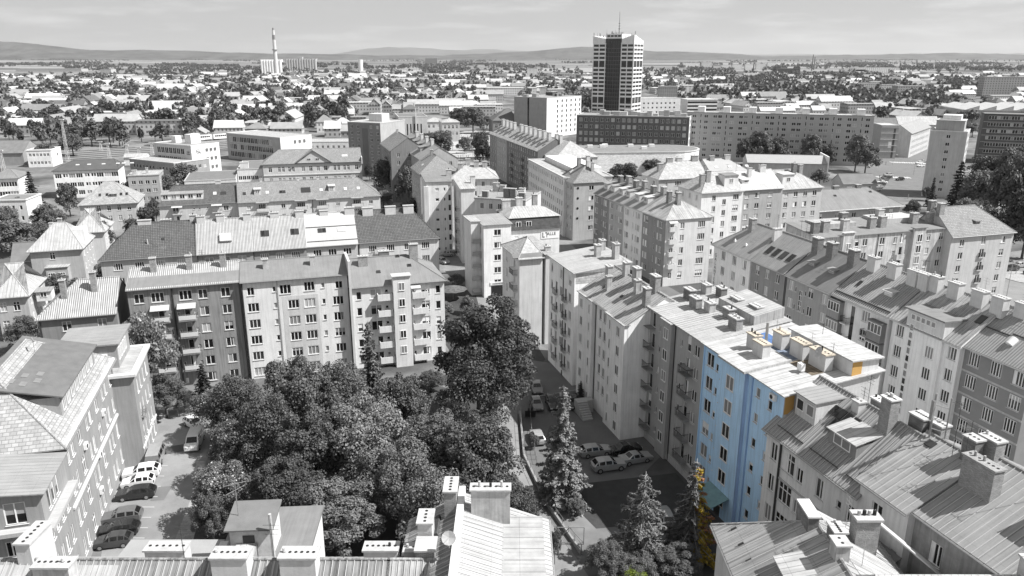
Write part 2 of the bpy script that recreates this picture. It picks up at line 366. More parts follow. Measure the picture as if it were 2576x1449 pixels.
    def make_roof(s, mat, seams, rt):
        L, D, o, ze, zr = s.L, s.D, s.o, s.ze, s.zr; mb = MB(); tops = []
        if s.kind == 'flat':
            p = .22; zt = ze + .35
            mb.box(-o, -o, ze, L + o, p, zt); mb.box(-o, D - p, ze, L + o, D + o, zt); mb.box(-o, p, ze, p, D - p, zt); mb.box(L - p, p, ze, L + o, D - p, zt)
            mb.box(p, p, ze - .02, L - p, D - p, ze + .13, 1 if isinstance(mat, (list, tuple)) else 0)
            s.roof = mb.build('roof', mat, s.root); return
        if s.kind == 'shed':
            k = (zr - ze) / D; e = .02
            c = [(-o, -o, ze - o * k + e), (L + o, -o, ze - o * k + e), (L + o, D + o, zr + o * k + e), (-o, D + o, zr + o * k + e)]; tops = [c]
            mb.hexa([(x, y, z) for x, y, z in c], [(x, y, z + rt) for x, y, z in c]); s.roof = mb.build('roof', mat, s.root); s.ze_o = ze - o * k
            if seams: s.add_seams(seams, rt + e)
            return
        kf = (zr - ze) / s.yr; kb = (zr - ze) / (D - s.yr); zf, zb = ze - o * kf, ze - o * kb; yr = s.yr; e = .02
        xl = s.hl if s.hl else -o * .4; xr = L - s.hr if s.hr else L + o * .4
        el = -o if s.hl else -o * .4; er = L + o if s.hr else L + o * .4
        F0, F1, B0, B1, R0, R1 = (el, -o, zf + e), (er, -o, zf + e), (el, D + o, zb + e), (er, D + o, zb + e), (xl, yr, zr + e), (xr, yr, zr + e)
        faces = [[F0, F1, R1, R0], [B1, B0, R0, R1]]
        if s.hl: faces.append([B0, F0, R0])
        if s.hr: faces.append([F1, B1, R1])
        up = lambda p: (p[0], p[1], p[2] + rt)
        for c in faces: mb.poly([up(p) for p in c]); mb.poly(list(reversed(c)))
        rim = [F0, F1, B1, B0] if (s.hl and s.hr) else ([F0, F1, R1, B1, B0] if not s.hr and s.hl else ([F0, F1, B1, B0, R0] if s.hl == 0 and s.hr else [F0, F1, R1, B1, B0, R0]))
        for i, p in enumerate(rim): q = rim[(i + 1) % len(rim)]; mb.poly([p, q, up(q), up(p)])
        s.roof = mb.build('roof', mat, s.root); s.mat = mat
        rc = MB(); rc.beam(up(R0), up(R1), .13, n=6)
        if s.hl: rc.beam(up(F0), up(R0), .1, n=5); rc.beam(up(B0), up(R0), .1, n=5)
        if s.hr: rc.beam(up(F1), up(R1), .1, n=5); rc.beam(up(B1), up(R1), .1, n=5)
        rc.build('ridge_cap', mat, s.roof)
        g = MB(); g.beam((el, -o - .06, zf + .02), (er, -o - .06, zf + .02), .09, n=6); g.build('gutter', METAL if not s.lo else mat, s.root)
        if seams: s.add_seams(seams, rt + e)
    def slope(s, k, x, t):
        """a spot on the roof: t = 0 at the eave, 1 at the ridge; returns the point, the level and the upslope direction, the normal"""
        L, D, o, ze, zr, yr = s.L, s.D, s.o, s.ze, s.zr, s.yr
        if s.kind == 'shed': a, b, ux = Vector((x, 0, ze)), Vector((x, D, zr)), Vector((1, 0, 0))
        elif s.kind == 'flat': a, b, ux = Vector((x, 0, ze + .13)), Vector((x, D, ze + .13)), Vector((1, 0, 0))
        elif k == 'f': a, b, ux = Vector((x, 0, ze)), Vector((x, yr, zr)), Vector((1, 0, 0))
        elif k == 'b': a, b, ux = Vector((L - x, D, ze)), Vector((L - x, yr, zr)), Vector((-1, 0, 0))
        elif k == 'r': a, b, ux = Vector((L, x, ze)), Vector((L - s.hr, x, zr)), Vector((0, 1, 0))
        else: a, b, ux = Vector((0, D - x, ze)), Vector((s.hl, D - x, zr)), Vector((0, -1, 0))
        up = (b - a).normalized(); n = ux.cross(up).normalized()
        return a.lerp(b, t) + n * .13, ux, up, n
    def patch(s, name, k, x, t, w, h, d, mats, top=0, parent=None, lift=0.0):
        """a flat box lying on a roof slope"""
        p, ux, up, n = s.slope(k, x, t); p = p + n * lift
        q = lambda a, b, c: p + ux * a + up * b + n * c
        mb = MB(); mb.hexa([q(-w / 2, 0, -.1), q(w / 2, 0, -.1), q(w / 2, h, -.1), q(-w / 2, h, -.1)], [q(-w / 2, 0, d), q(w / 2, 0, d), q(w / 2, h, d), q(-w / 2, h, d)])
        return mb.build(name, mats, parent or s.root), q
    def skylight(s, k, x, t, w=.8, h=1.2, bright=False):
        o, q = s.patch('skylight', k, x, t, w, h, .12, DARKM if not bright else FRAME)
        g = MB(); e = .09; g.poly([q(-w / 2 + e, e, .125), q(w / 2 - e, e, .125), q(w / 2 - e, h - e, .125), q(-w / 2 + e, h - e, .125)]); g.build('pane', GL[3] if bright else rng.choice(GL[:2]), o)
    def add_seams(s, sp, up):
        mb = MB(); L = s.L
        ks = ['f', 'b'] if s.kind == 'gable' else ['f']
        for k in ks:
            n = int(L / sp)
            for i in range(n + 1):
                x = (i + .5) * L / (n + 1); xx = x if k == 'f' else L - x; t1 = 1
                if s.hl: t1 = min(t1, xx / s.hl)
                if s.hr: t1 = min(t1, (L - xx) / s.hr)
                a, ux, u, nn = s.slope(k, x, 0); b = s.slope(k, x, t1)[0]; a = a - u * s.o
                c = ux * .022; mb.hexa([a - c, a + c, b + c, b - c], [a - c + nn * .06, a + c + nn * .06, b + c + nn * .06, b - c + nn * .06])
        for k, hip in (('l', s.hl), ('r', s.hr)):
            if s.kind != 'gable' or not hip: continue
            n = int(s.D / sp)
            for i in range(n + 1):
                x = (i + .5) * s.D / (n + 1); y = s.D - x if k == 'l' else x; t1 = min(y / s.yr, (s.D - y) / (s.D - s.yr), 1)
                a, ux, u, nn = s.slope(k, x, 0); b = s.slope(k, x, t1)[0]; a = a - u * s.o
                c = ux * .022; mb.hexa([a - c, a + c, b + c, b - c], [a - c + nn * .06, a + c + nn * .06, b + c + nn * .06, b - c + nn * .06])
        tag(mb.build('standing_seam', MATS.get('seam metal') or surf('seam metal', .42, .6), s.roof), kind='stuff')
    def chimney(s, x, y, w, d, top, mat=None, pots=3, cap=None):
        zb = s.rz(max(0, min(s.L, x)), max(0, min(s.D, y))) - .6; z1 = zb + .6 + top
        o = MB().box(x - w / 2, y - d / 2, zb, x + w / 2, y + d / 2, z1).build('chimney', mat or STACK, s.root)
        c = MB().box(x - w / 2 - .1, y - d / 2 - .1, z1, x + w / 2 + .1, y + d / 2 + .1, z1 + .14)
        for i in range(pots):
            t = (i + .5) / pots - .5; a = (x + t * w, y) if w >= d else (x, y + t * d)
            c.beam((a[0], a[1], z1 + .14), (a[0], a[1], z1 + .17), .11, 1, 8)
            if rng.random() < .2: c.beam((a[0], a[1], z1 + .17), (a[0], a[1], z1 + .17 + rng.uniform(.15, .45)), .1, rng.choice((0, 0, 1)), 7)
        c.build('chimney_cap', [cap or CAP, FLUE_BLACK], o); return o
    def pipe(s, k, u, z0=0, z1=None, r=.07, mat=None):
        p, _ = s.at(k, u, 0, .1); MB().beam((p[0], p[1], z0), (p[0], p[1], (z1 or s.ze) - .05), r, n=6).build('downpipe', mat or DARKM, s.root)
    def balcony(s, k, u, z, w=2.6, d=1.2, style='rail', mat=None):
        p, rz = s.at(k, u, z); o = MB().box(-w / 2, -d, -.18, w / 2, .0, 0).build('balcony', mat or s.wallmat, s.root, p, rz)
        m = MB()
        if style == 'solid': m.box(-w / 2, -d, 0, w / 2, -d + .1, .95); m.box(-w / 2, -d + .1, 0, -w / 2 + .1, 0, .95); m.box(w / 2 - .1, -d + .1, 0, w / 2, 0, .95); m.build('parapet', mat or s.wallmat, o)
        elif style == 'bay':
            m.box(-w / 2, -d, 0, w / 2, -d + .1, 1.0); m.box(-w / 2, -d + .1, 0, -w / 2 + .1, 0, 2.6); m.box(w / 2 - .1, -d + .1, 0, w / 2, 0, 2.6); m.box(-w / 2, -d, 2.45, w / 2, -d + .1, 2.65); m.build('parapet', mat or s.wallmat, o)
            fr, pn, sl, lo = win_meshes(w - .05, 1.45, '4'); q = put('window', fr, o, (0, -d - .07, 1.0)); put('pane', pn[rng.randrange(4)], q)
            MB().box(-w / 2 - .05, -d - .05, 2.65, w / 2 + .05, 0, 2.75).build('canopy', RF_DARK, o)
        else:
            bars = MB(); n = max(5, int(w / .16))
            for i in range(n + 1): x = -w / 2 + w * i / n; bars.box(x - .012, -d + .01, 0, x + .012, -d + .035, .95)
            for i in range(1, 8):
                for x in (-w / 2, w / 2 - .025): bars.box(x, -d + d * i / 8, 0, x + .02, -d + d * i / 8 + .02, .95)
            bars.box(-w / 2 - .02, -d - .01, .95, w / 2 + .02, -d + .05, 1.0); bars.box(-w / 2 - .02, -d + .05, .95, -w / 2 + .03, 0, 1.0); bars.box(w / 2 - .03, -d + .05, .95, w / 2 + .02, 0, 1.0)
            bars.build('railing', METAL if style == 'railw' else DARKM, o)
            if style == 'panel': MB().box(-w / 2 + .05, -d - .02, .08, w / 2 - .05, -d, .9).build('front_panel', mat or s.wallmat, o)
        return o
    def awning(s, k, u, z, w=2.8, d=1.3, mat=None):
        p, rz = s.at(k, u, z); MB().hexa([(-w / 2, -d, -.5), (w / 2, -d, -.5), (w / 2, 0, 0), (-w / 2, 0, 0)], [(-w / 2, -d, -.46), (w / 2, -d, -.46), (w / 2, 0, .05), (-w / 2, 0, .05)]).build('awning', mat or RF_WHITE, s.root, p, rz)
    def dormer(s, x, w, y0, h, depth, wall=None, mat=None, wn=1, rise=.25, style='2', ww=1.1):
        """box dormer standing on the front slope, its front y0 metres in from the eave line"""
        zb = s.rz(x, y0) - .25; zt = s.rz(x, y0) + h; o = .18
        body = MB().box(x - w / 2, y0, zb, x + w / 2, y0 + depth, zt).build('dormer', wall or s.wallmat, s.root)
        MB().hexa([(x - w / 2 - o, y0 - o - .1, zt + .01), (x + w / 2 + o, y0 - o - .1, zt + .01), (x + w / 2 + o, y0 + depth, zt + rise), (x - w / 2 - o, y0 + depth, zt + rise)],
                  [(x - w / 2 - o, y0 - o - .1, zt + .1), (x + w / 2 + o, y0 - o - .1, zt + .1), (x + w / 2 + o, y0 + depth, zt + rise + .1), (x - w / 2 - o, y0 + depth, zt + rise + .1)]).build('dormer_roof', mat or RF_MID, body)
        for i in range(wn):
            u = x + w * ((i + .5) / wn - .5); fr, pn, sl, lo = win_meshes(ww, min(1.2, h - .6), style); g = rng.randrange(3)
            put('window', lo[g], body, (u, y0 - .15, zb + .5 + (h - min(1.2, h - .6)) * .45))
        return body
    def antenna(s, x, y, h=3.0, style=0):
        z = s.rz(max(0, min(s.L, x)), max(0, min(s.D, y))); mb = MB(); mb.beam((x, y, z - .2), (x, y, z + h), .025, n=5)
        for i in range(5 if style == 0 else 3):
            zz = z + h - .15 - (.35 if style else .0) * i; q = .55 - .05 * i
            if style: mb.beam((x - q, y, zz), (x + q, y, zz), .014, n=4)
            else: mb.beam((x - .45 + i * .22, y - .5, zz), (x - .45 + i * .22, y + .5, zz), .012, n=4)
        if not style: mb.beam((x - .6, y, z + h - .15), (x + .6, y, z + h - .15), .016, n=4)
        mb.build('antenna', DARKM if rng.random() < .5 else METAL, s.root)
    def dish(s, x, y, z, r=.4, face=-100):
        mb = MB(); d = Vector((math.cos(R(face)), math.sin(R(face)), .45)).normalized(); t = d.cross(Vector((0, 0, 1))).normalized(); u = t.cross(d); c = Vector((x, y, z)); k = 12
        rim = [c + d * .12 + (t * math.cos(2 * math.pi * i / k) + u * math.sin(2 * math.pi * i / k)) * r for i in range(k)]
        for i in range(k): mb.poly([c, rim[i], rim[(i + 1) % k]]); mb.poly([c - d * .02, rim[(i + 1) % k], rim[i]])
        mb.beam((x, y, z - .8), c, .03, n=5); mb.beam(c, c + d * .45, .015, n=4); mb.build('satellite_dish', CAP, s.root)
    def aircon(s, k, u, z):
        p, rz = s.at(k, u, z); o = MB().box(-.45, -.36, 0, .45, -.04, .65).build('air_conditioner', FRAME, s.root, p, rz)
        MB().beam((-.1, -.375, .33), (-.1, -.362, .33), .24, n=12).build('fan_grille', DARKM, o)
    def sheet(s, name, k, u0, z0, u1, z1, mat, th=.006):
        """a painted or clad field standing a few millimetres proud of a wall"""
        p, rz = s.at(k, u0, z0); return MB().box(0, -th, 0, u1 - u0, -.0005, z1 - z0, skip='b').build(name, mat, s.root, p, rz)
    def text(s, name, k, u, z, body, size, mat, col=False, out=.03):
        p, rz = s.at(k, u, z, out); cu = bpy.data.curves.new(name, 'FONT'); cu.body = '\n'.join(body) if col else body; cu.size = size; cu.extrude = .01; cu.align_x = 'CENTER'
        if col: cu.space_line = .85
        tmp = bpy.data.objects.new('tmp_text', cu); COL.objects.link(tmp)
        dg = bpy.context.evaluated_depsgraph_get(); me = bpy.data.meshes.new_from_object(tmp.evaluated_get(dg)); bpy.data.objects.remove(tmp); me.name = name
        me.materials.clear(); me.materials.append(mat); o = put(name, me, s.root, p); o.rotation_euler = (R(90), 0, rz); return o
def bay(s, k, u0, u1, out, z0, z1, wins=(), wall=None, cap=None, name='bay'):
    p, rz = s.at(k, u0, 0); w = u1 - u0
    o = MB().box(0, -out, z0, w, -.001, z1, skip='b').build(name, wall or s.wallmat, s.root, p, rz)
    for (u, z, ww, h, st) in wins:
        fr, pn, sl, lo = win_meshes(ww, h, st); q = put('window', fr, o, (u, -out - .13, z)); put('pane', pn[rng.choice((0, 0, 1, 2, 4))], q)
        if h > .9: put('sill', sl, q, (0, .12, 0))
    if cap: MB().box(-.2, -out - .25, z1 + .003, w + .2, .3, z1 + .12).build('bay_roof', cap, o)
    return o
House.bay = bay
# ------------------------------------------------------------------ ground, roads
def ground_mat():
    m = bpy.data.materials.new('ground of town and fields'); m.use_nodes = True; nt = m.node_tree; b = nt.nodes['Principled BSDF']; b.inputs['Roughness'].default_value = .95
    geo = N(nt, 'ShaderNodeNewGeometry'); ps = geo.outputs['Position']
    def noise(scale, det=5):
        n = N(nt, 'ShaderNodeTexNoise'); n.inputs['Scale'].default_value = scale; n.inputs['Detail'].default_value = det; nt.links.new(ps, n.inputs['Vector']); return n.outputs[0]
    def ramp(x, a, b_, c, d):
        r = N(nt, 'ShaderNodeMapRange'); r.inputs[1].default_value = a; r.inputs[2].default_value = b_; r.inputs[3].default_value = c; r.inputs[4].default_value = d; nt.links.new(x, r.inputs[0]); return r.outputs[0]
    town = ramp(noise(.035), .42, .6, .06, .19); town = mth(nt, 'MULTIPLY', town, ramp(noise(.4), .3, .7, .8, 1.2))
    mp_ = N(nt, 'ShaderNodeMapping'); mp_.inputs['Scale'].default_value = (.0011, .0030, 1); mp_.inputs['Rotation'].default_value = (0, 0, .25); nt.links.new(ps, mp_.inputs[0])
    vo = N(nt, 'ShaderNodeTexVoronoi'); vo.inputs['Scale'].default_value = 1; nt.links.new(mp_.outputs[0], vo.inputs['Vector'])
    sp = N(nt, 'ShaderNodeSeparateColor'); nt.links.new(vo.outputs['Color'], sp.inputs[0])
    fields = ramp(mth(nt, 'POWER', sp.outputs[0], 1.6), 0, 1, .055, .3)
    fields = mth(nt, 'MULTIPLY', fields, ramp(noise(.006), .3, .7, .8, 1.2))
    ln = N(nt, 'ShaderNodeVectorMath', operation='LENGTH'); nt.links.new(ps, ln.inputs[0])
    far = ramp(mth(nt, 'MULTIPLY_ADD', noise(.0009), 1500.0, ln.outputs['Value']), 2300, 2700, 0, 1)
    mx = N(nt, 'ShaderNodeMix'); mx.data_type = 'FLOAT'; nt.links.new(far, mx.inputs[0]); nt.links.new(town, mx.inputs[2]); nt.links.new(fields, mx.inputs[3])
    cc = N(nt, 'ShaderNodeCombineColor'); 
    for i in range(3): nt.links.new(mx.outputs[0], cc.inputs[i])
    nt.links.new(cc.outputs[0], b.inputs['Base Color']); return m
g = MB(); S = 30000
for ix in range(-3, 3):
    for iy in range(-1, 5): x, y = ix * 10000, iy * 10000; g.poly([(x, y, 0), (x + 10000, y, 0), (x + 10000, y + 10000, 0), (x, y + 10000, 0)])
struct('ground', g, ground_mat())
def asphalt(name, gl, sc_=.35, var=.25):
    return surf(name, gl, .9, var=var, scale=sc_, fine=.12)
AS, ASL, PAVE, LAWN = asphalt('asphalt', .13), asphalt('worn pale asphalt', .22, .25, .4), surf('stone paving', .33, .9, var=.2, pat='slate', dark=.75), surf('dark lawn', .05, .95, var=.4, scale=.6, fine=.4)  # lawn is one very dark, mottled tone
def flatpoly(name, pts, z, mat, px=True):
    q = [site(*p) for p in pts] if px else [Vector((*p, 0)) for p in pts]
    a = sum(q[i].x * q[(i + 1) % len(q)].y - q[(i + 1) % len(q)].x * q[i].y for i in range(len(q)))
    if a < 0: q.reverse()
    return struct(name, MB().poly([(p.x, p.y, z) for p in q]), mat)
flatpoly('parking_lot', [(-40, 60), (-33, 62), (-37, 80), (-41, 92), (-43, 108), (-60, 108), (-52, 90)], .012, ASL, False)
flatpoly('paved_strip', [(-36.2, 66), (-33.6, 66), (-38.2, 84), (-41.2, 92), (-42.3, 92), (-39.6, 84)], .02, PAVE, False)
flatpoly('courtyard_asphalt', [(1296, 900), (1500, 930), (1660, 1150), (1600, 1210), (1460, 1250), (1330, 1180)], .012, AS)
flatpoly('courtyard_path', [(1250, 1000), (1298, 1000), (1308, 1150), (1372, 1290), (1480, 1449), (1540, 1560), (1440, 1560), (1385, 1449), (1305, 1290), (1258, 1150)], .024, ASL)
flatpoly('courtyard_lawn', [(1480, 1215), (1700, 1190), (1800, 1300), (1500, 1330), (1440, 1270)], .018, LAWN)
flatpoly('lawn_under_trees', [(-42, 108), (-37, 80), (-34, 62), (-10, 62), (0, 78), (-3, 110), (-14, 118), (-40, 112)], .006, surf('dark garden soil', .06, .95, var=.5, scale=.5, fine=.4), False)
flatpoly('back_yard', [(-14, 118), (-9, 124), (-20, 160), (-7, 166), (2, 150), (6, 128), (-1, 112)], .008, surf('shade-dark yard ground', .05, .95, var=.5, scale=.4, fine=.4), False)  # ground darkened: the yard's shade is put into its tone
flatpoly('street', [(36, 40), (60, 40), (44, 150), (36, 176), (26, 176), (32, 130)], .012, AS, False)
flatpoly('main_street', [(-6, 150), (14, 150), (32, 172), (20, 200), (6, 270), (-10, 350), (-30, 420), (-60, 420), (-34, 300), (-14, 210)], .014, asphalt('street asphalt', .2), False)
flatpoly('bus_square', [(1095, 395), (1235, 395), (1240, 330), (1060, 330)], .02, asphalt('pale square paving', .36))
flatpoly('side_road', [(2196, 400), (2330, 400), (2345, 380), (2400, 370), (2335, 370), (2230, 430), (2215, 500), (2330, 505), (2330, 430), (2190, 430)], .012, AS)
flatpoly('crossroads', [(2110, 410), (2196, 398), (2330, 372), (2345, 390), (2325, 505), (2200, 505), (2210, 470)], .016, asphalt('cross asphalt', .15))
flatpoly('roundabout_road', [(2500, 640), (2640, 620), (2700, 780), (2520, 770)], .016, asphalt('pale road', .2))
isl = site(2590, 700); k = 24
struct('traffic_island', MB().hexa([(isl.x + 6 * math.cos(2 * math.pi * i / k), isl.y + 6 * math.sin(2 * math.pi * i / k), .02) for i in range(k)], [(isl.x + 6 * math.cos(2 * math.pi * i / k), isl.y + 6 * math.sin(2 * math.pi * i / k), .14) for i in range(k)]), PAVE)
for i, (x, y, w, d_, a_) in enumerate(((-46.5, 76, 3.4, 1.8, .3), (-43.5, 84, 1.6, 3.2, .1), (-47, 95, 4, 2.2, .4), (-41.5, 72, 1.2, 4.5, 0), (8, 92, 2.2, 3.6, .2), (12, 90, 3.2, 1.4, .5), (6, 100, 1.8, 4.4, -.2), (3.0, 74, 1.6, 2.2, .2), (1.2, 84, 1.0, 5, .15))):
    ca_, sa_ = math.cos(a_), math.sin(a_); struct('asphalt_patch', MB().poly([(x + u_ * ca_ - v_ * sa_, y + u_ * sa_ + v_ * ca_, .03) for u_, v_ in ((-w / 2, -d_ / 2), (w / 2, -d_ / 2), (w / 2, d_ / 2), (-w / 2, d_ / 2))]), asphalt('patched asphalt %d' % (i % 2), (.09, .15)[i % 2]))
zeb = MB()
for (pa, pb, n) in (((2240, 408), (2330, 411), 15), ((2205, 445), (2290, 447), 12)):
    a, b_ = site(*pa), site(*pb)
    for i in range(n): p = a.lerp(b_, (i + .2) / n); q = a.lerp(b_, (i + .7) / n); zeb.poly([(p.x, p.y - 2, .026), (q.x, q.y - 2, .026), (q.x, q.y + 2, .026), (p.x, p.y + 2, .026)])
struct('zebra_crossing', zeb, plain('road paint', .72, .8))

# ------------------------------------------------------------------ left row by the trees (five to six storeys)
def wv(n, z, fh, st='3', w=1.75, h=1.5): return [z + i * fh for i in range(n)]
AP = 'apartment block'; GL1 = 'apartment blocks behind the courtyard trees'; M17 = 17
h = House('corner_apartment_house', 'low corner house with hipped light sheet roof left of the grey balcony block', AP, (-72.4, 110.9, 0), (-61.9, 114.1, 0), 13.6, 12, raw=True, zr=17.6, hl=5.0, hr=.0, rmat=RF_CORR, wall=wallm(.24),
          f=lambda L: grid(L, [(.35, 1.3, 1.6, '2'), (.8, 1.3, 1.6, '2')], floors(13.6, 4, 3.1)), l=lambda L: grid(L, even(3), floors(13.6, 4, 3.1)), group=GL1)
h.chimney(3.4, 3.2, .8, .8, 2.8, BRICK); h.chimney(7.6, 4.0, .8, .8, 3.0, BRICK); h.pipe('f', .3); h.antenna(8, 6, 2.5)
L1b = House('apartment_block', 'dark grey block with white balconies, black downpipe and streaked white roof', AP, (318, 730), (603, 707), 17, 11.5, 17, zr=18.9, rmat=RF_CORR, wall=wallm(.27, .25), group=GL1,
            f=lambda L: grid(L, [(.095, 1.45, 1.55, '2'), (.655, 1.4, 1.55, '2'), (.86, 1.4, 1.55, '2')], floors(17, 6, 2.85)) + grid(L, [(.255, 1.9, 1.6, '3'), (.5, 1.9, 1.6, '3')], [14.6]) + grid(L, [(.27, .9, 2.1, '1n'), (.5, .9, 2.1, '1n')], [11.5 - i * 2.85 for i in range(4)]) + grid(L, [(.175, .45, .9, '1'), (.345, .45, .9, '1'), (.42, .45, .9, '1'), (.575, .45, .9, '1')], floors(17, 6, 2.85)[1:]))
h = L1b; h.pipe('f', .385 * h.L, r=.13); h.pipe('f', h.L - .15)
h.patch('roof_apron', 'f', h.L / 2, .02, h.L, 3.0, .02, RF_GREY)
for i in range(4):
    z = 11.5 - 2.85 * i; h.balcony('f', .265 * h.L, z, 2.7, 1.15, 'railw'); h.balcony('f', .5 * h.L, z, 2.7, 1.15, 'railw')
    for u in (.265, .5): MB().box(-1.3, -1.19, .1, 1.3, -1.17, .82).build('front_panel', surf('balcony panel', .62), h.root, h.at('f', u * h.L, z)[0])
h.awning('f', .265 * h.L, 14.0); h.awning('f', .5 * h.L, 14.0)
for x in (3.6, 9.0, 14.2): h.chimney(x, 4.4, .9, .8, 2.3, BRICK); 
h.antenna(5.2, 5.5, 3.5); h.antenna(11, 5.5, 2.6, 1)
L1c = House('apartment_block', 'pale rendered block with grey centre field, between dark balcony block and bright balcony block', AP, (605, 709), (873, 690), 17, 11.5, 17, zr=18.8, rmat=RF_GREY, wall=wallm(.72), group=GL1,
            f=lambda L: grid(L, [(.095, 1.75, 1.5, '3'), (.9, 1.75, 1.5, '3')], floors(17, 6, 2.82)[1:]) + grid(L, [(.3, .55, .95, '1'), (.76, .55, .95, '1')], [z + .3 for z in floors(17, 6, 2.82)]) + grid(L, [(.47, 1.75, 1.5, '3'), (.625, 1.75, 1.5, '3')], floors(17, 6, 2.82)[1:])
            + [(.05 * L, 14.6, 1.1, 1.4, '2'), (.35 * L, 14.4, 1.8, 1.6, '3'), (.58 * L, 14.6, 1.7, 1.6, '3'), (.88 * L, 14.6, 1.2, 1.3, '2')])
h = L1c; h.pipe('f', .33 * h.L, r=.05, mat=METAL); h.chimney(4.0, 3.4, .85, .85, 1.6, STACK); h.chimney(11.6, 3.4, .85, .85, 1.6, STACK); h.pipe('f', .12, r=.1)
mb = MB(); z0, z1, u0, u1 = .6, 14.0, .365 * h.L, .71 * h.L
ops = sorted(floors(17, 6, 2.82)[1:]); zz = z0
for z in ops + [99]:
    a = min(z - .12, z1)
    if a > zz: mb.box(u0, -.02, zz, u1, -.001, a, skip='b')
    if z > 50: break
    c1, c2 = .47 * h.L, .625 * h.L; t = .95
    for p, q in ((u0, c1 - t), (c1 + t, c2 - t), (c2 + t, u1)): mb.box(p, -.02, a, q, -.001, z + 1.58, skip='b')
    zz = z + 1.58
mb.build('facade_field', wallm(.56), h.root)
L1d = House('apartment_block', 'bright block with solid balconies and stair bay, hipped grey roof, right end of the row', AP, (883, 722), (1117, 703), 14.8, 11.5, 17, zr=18.1, hr=5.5, rmat=RF_GREY, wall=wallm(.7), group=GL1,
            f=lambda L: grid(L, [(.075, .85, 1.45, '1'), (.93, .85, 1.45, '1')], floors(14.8, 5, 2.85)) + grid(L, [(.255, 1.9, 1.7, '2')], floors(14.8, 5, 2.85)) + grid(L, [(.37, .6, .6, '1')], [z + .9 for z in floors(14.8, 5, 2.85)]) + grid(L, [(.79, 1.5, 1.7, '2'), (.66, .5, 1.2, '1')], floors(14.8, 5, 2.85)),
            r=lambda L: grid(L, even(2, .9), floors(14.8, 5, 2.85)))
h = L1d; h.bay('f', .43 * h.L, .615 * h.L, 1.5, 0, 16.4, [(1.4, 13.9 - 2.85 * i, 1.05, 1.4, '2') for i in range(5)], cap=RF_WHITE)
for i in range(5): z = 12.4 - 2.85 * i; h.balcony('f', .345 * h.L, z, 2.5, 1.2, 'solid'); h.balcony('f', .725 * h.L, z - .1, 2.7, 1.2, 'solid')
h.awning('f', .68 * h.L, 14.4, 1.7, 1.0); h.chimney(2.6, 4.2, 1.6, .8, 1.7, BRICK); h.chimney(6.5, 6.2, 1.8, .8, 1.2, BRICKD); h.chimney(11.6, 5.2, 1.5, .9, 2.8, BRICK, 4)
for x, t in ((5.0, .4), (10.5, .55), (8.8, .93)): h.skylight('f', x, t, .7, .6)
MB().box(-.35, -.5, 0, .05, h.D / 2 + .5, 19.4).build('fire_wall', wallm(.55), h.root, (0, 0, 0)); h.pipe('f', -.4, r=.12)

# ------------------------------------------------------------------ second row behind it
G2 = 'row houses of the second row'; fl2 = lambda z: [z - 2.55, z - 5.7, z - 8.8]
def row2(a, b, lab, rm, wm, st='3', n=3, **k):
    return House('row_house', lab, AP, a, b, 12, 12.5, 17, zr=17.8, rmat=rm, wall=wallm(wm), group=G2, f=lambda L: grid(L, even(n, 1.75, 1.5, st), fl2(12)), **k)
h = row2((254, 650), (494, 640), 'row house with wide dark tiled hip roof, left end of the second row', RF_TILE, .42, '4', 4, hl=6.2); h.skylight('f', 12, .45, .6, .6)
h.chimney(8.3, 6.2, 2.6, .8, .7, STACKW, 0); h.chimney(12.5, 6.6, 2.0, .8, .8, STACKW); h.antenna(11, 1.5, 4.5, 0); MB().beam((9, 2.2, 13), (9, 2.2, 15.2), .12, n=8).build('vent_pipe', STACKW, h.root); h.chimney(18.0, 6.4, 1.4, .9, 1.3, STACK)
h = row2((495, 638), (636, 629), 'row house with white corrugated roof and propped hatch, beside dark tiled end house', RF_CORR, .3, '2'); h.patch('roof_hatch', 'f', 5.9, .28, 2.4, 2.0, .55, RF_WHITE)
for x in (1.0, 5.0, 10.5): h.chimney(x, 6.0, 1.6, .9, 1.2, STACKW)
h.pipe('f', .1)
h = row2((636, 629), (770, 619), 'row house with bright roof and two pairs of dark skylights', RF_CORR, .26, '4')
for x in (2.3, 3.2, 8.6, 9.5): h.skylight('f', x, .38, .85, 1.5)
h.chimney(5.0, 6.2, 1.8, .9, .9, STACKW); h.chimney(10.4, 6.0, 1.8, .9, 1.2, STACKW); h.pipe('f', .1)
h = row2((770, 619), (899, 610), 'row house with smooth pale roof and a long snow rail', surf('smooth pale roof', .42, var=.1, scale=.3, streak=.08), .5, '3')
for x in (3.3, 4.2, 7.6, 8.5): h.skylight('f', x, .38, .85, 1.1, x > 7)
h.chimney(4.6, 6.1, 1.9, .9, .8, STACKW, 0); h.chimney(10.3, 6.0, 2.2, .9, 1.3, STACKW, 2)
h.patch('snow_rail', 'f', 5.8, .55, 11.0, .1, .12, DARKM); h.patch('snow_rail', 'f', 5.8, .1, 11.0, .1, .12, DARKM)
h = row2((901, 608), (1104, 596), 'row house with dark tiled roof and three white boxed chimneys, ending the second row', RF_TILE, .62, '4', 4, hr=5.5)
for x in (3.0, 8.2, 12.4): h.chimney(x, 5.4, 2.4, .8, 1.6, STACKW, 0)
h.antenna(8.0, 1.2, 3.2, 1); h.pipe('f', .1); h.balcony('f', 4.5, 9.3, 2.2, .8, 'panel')

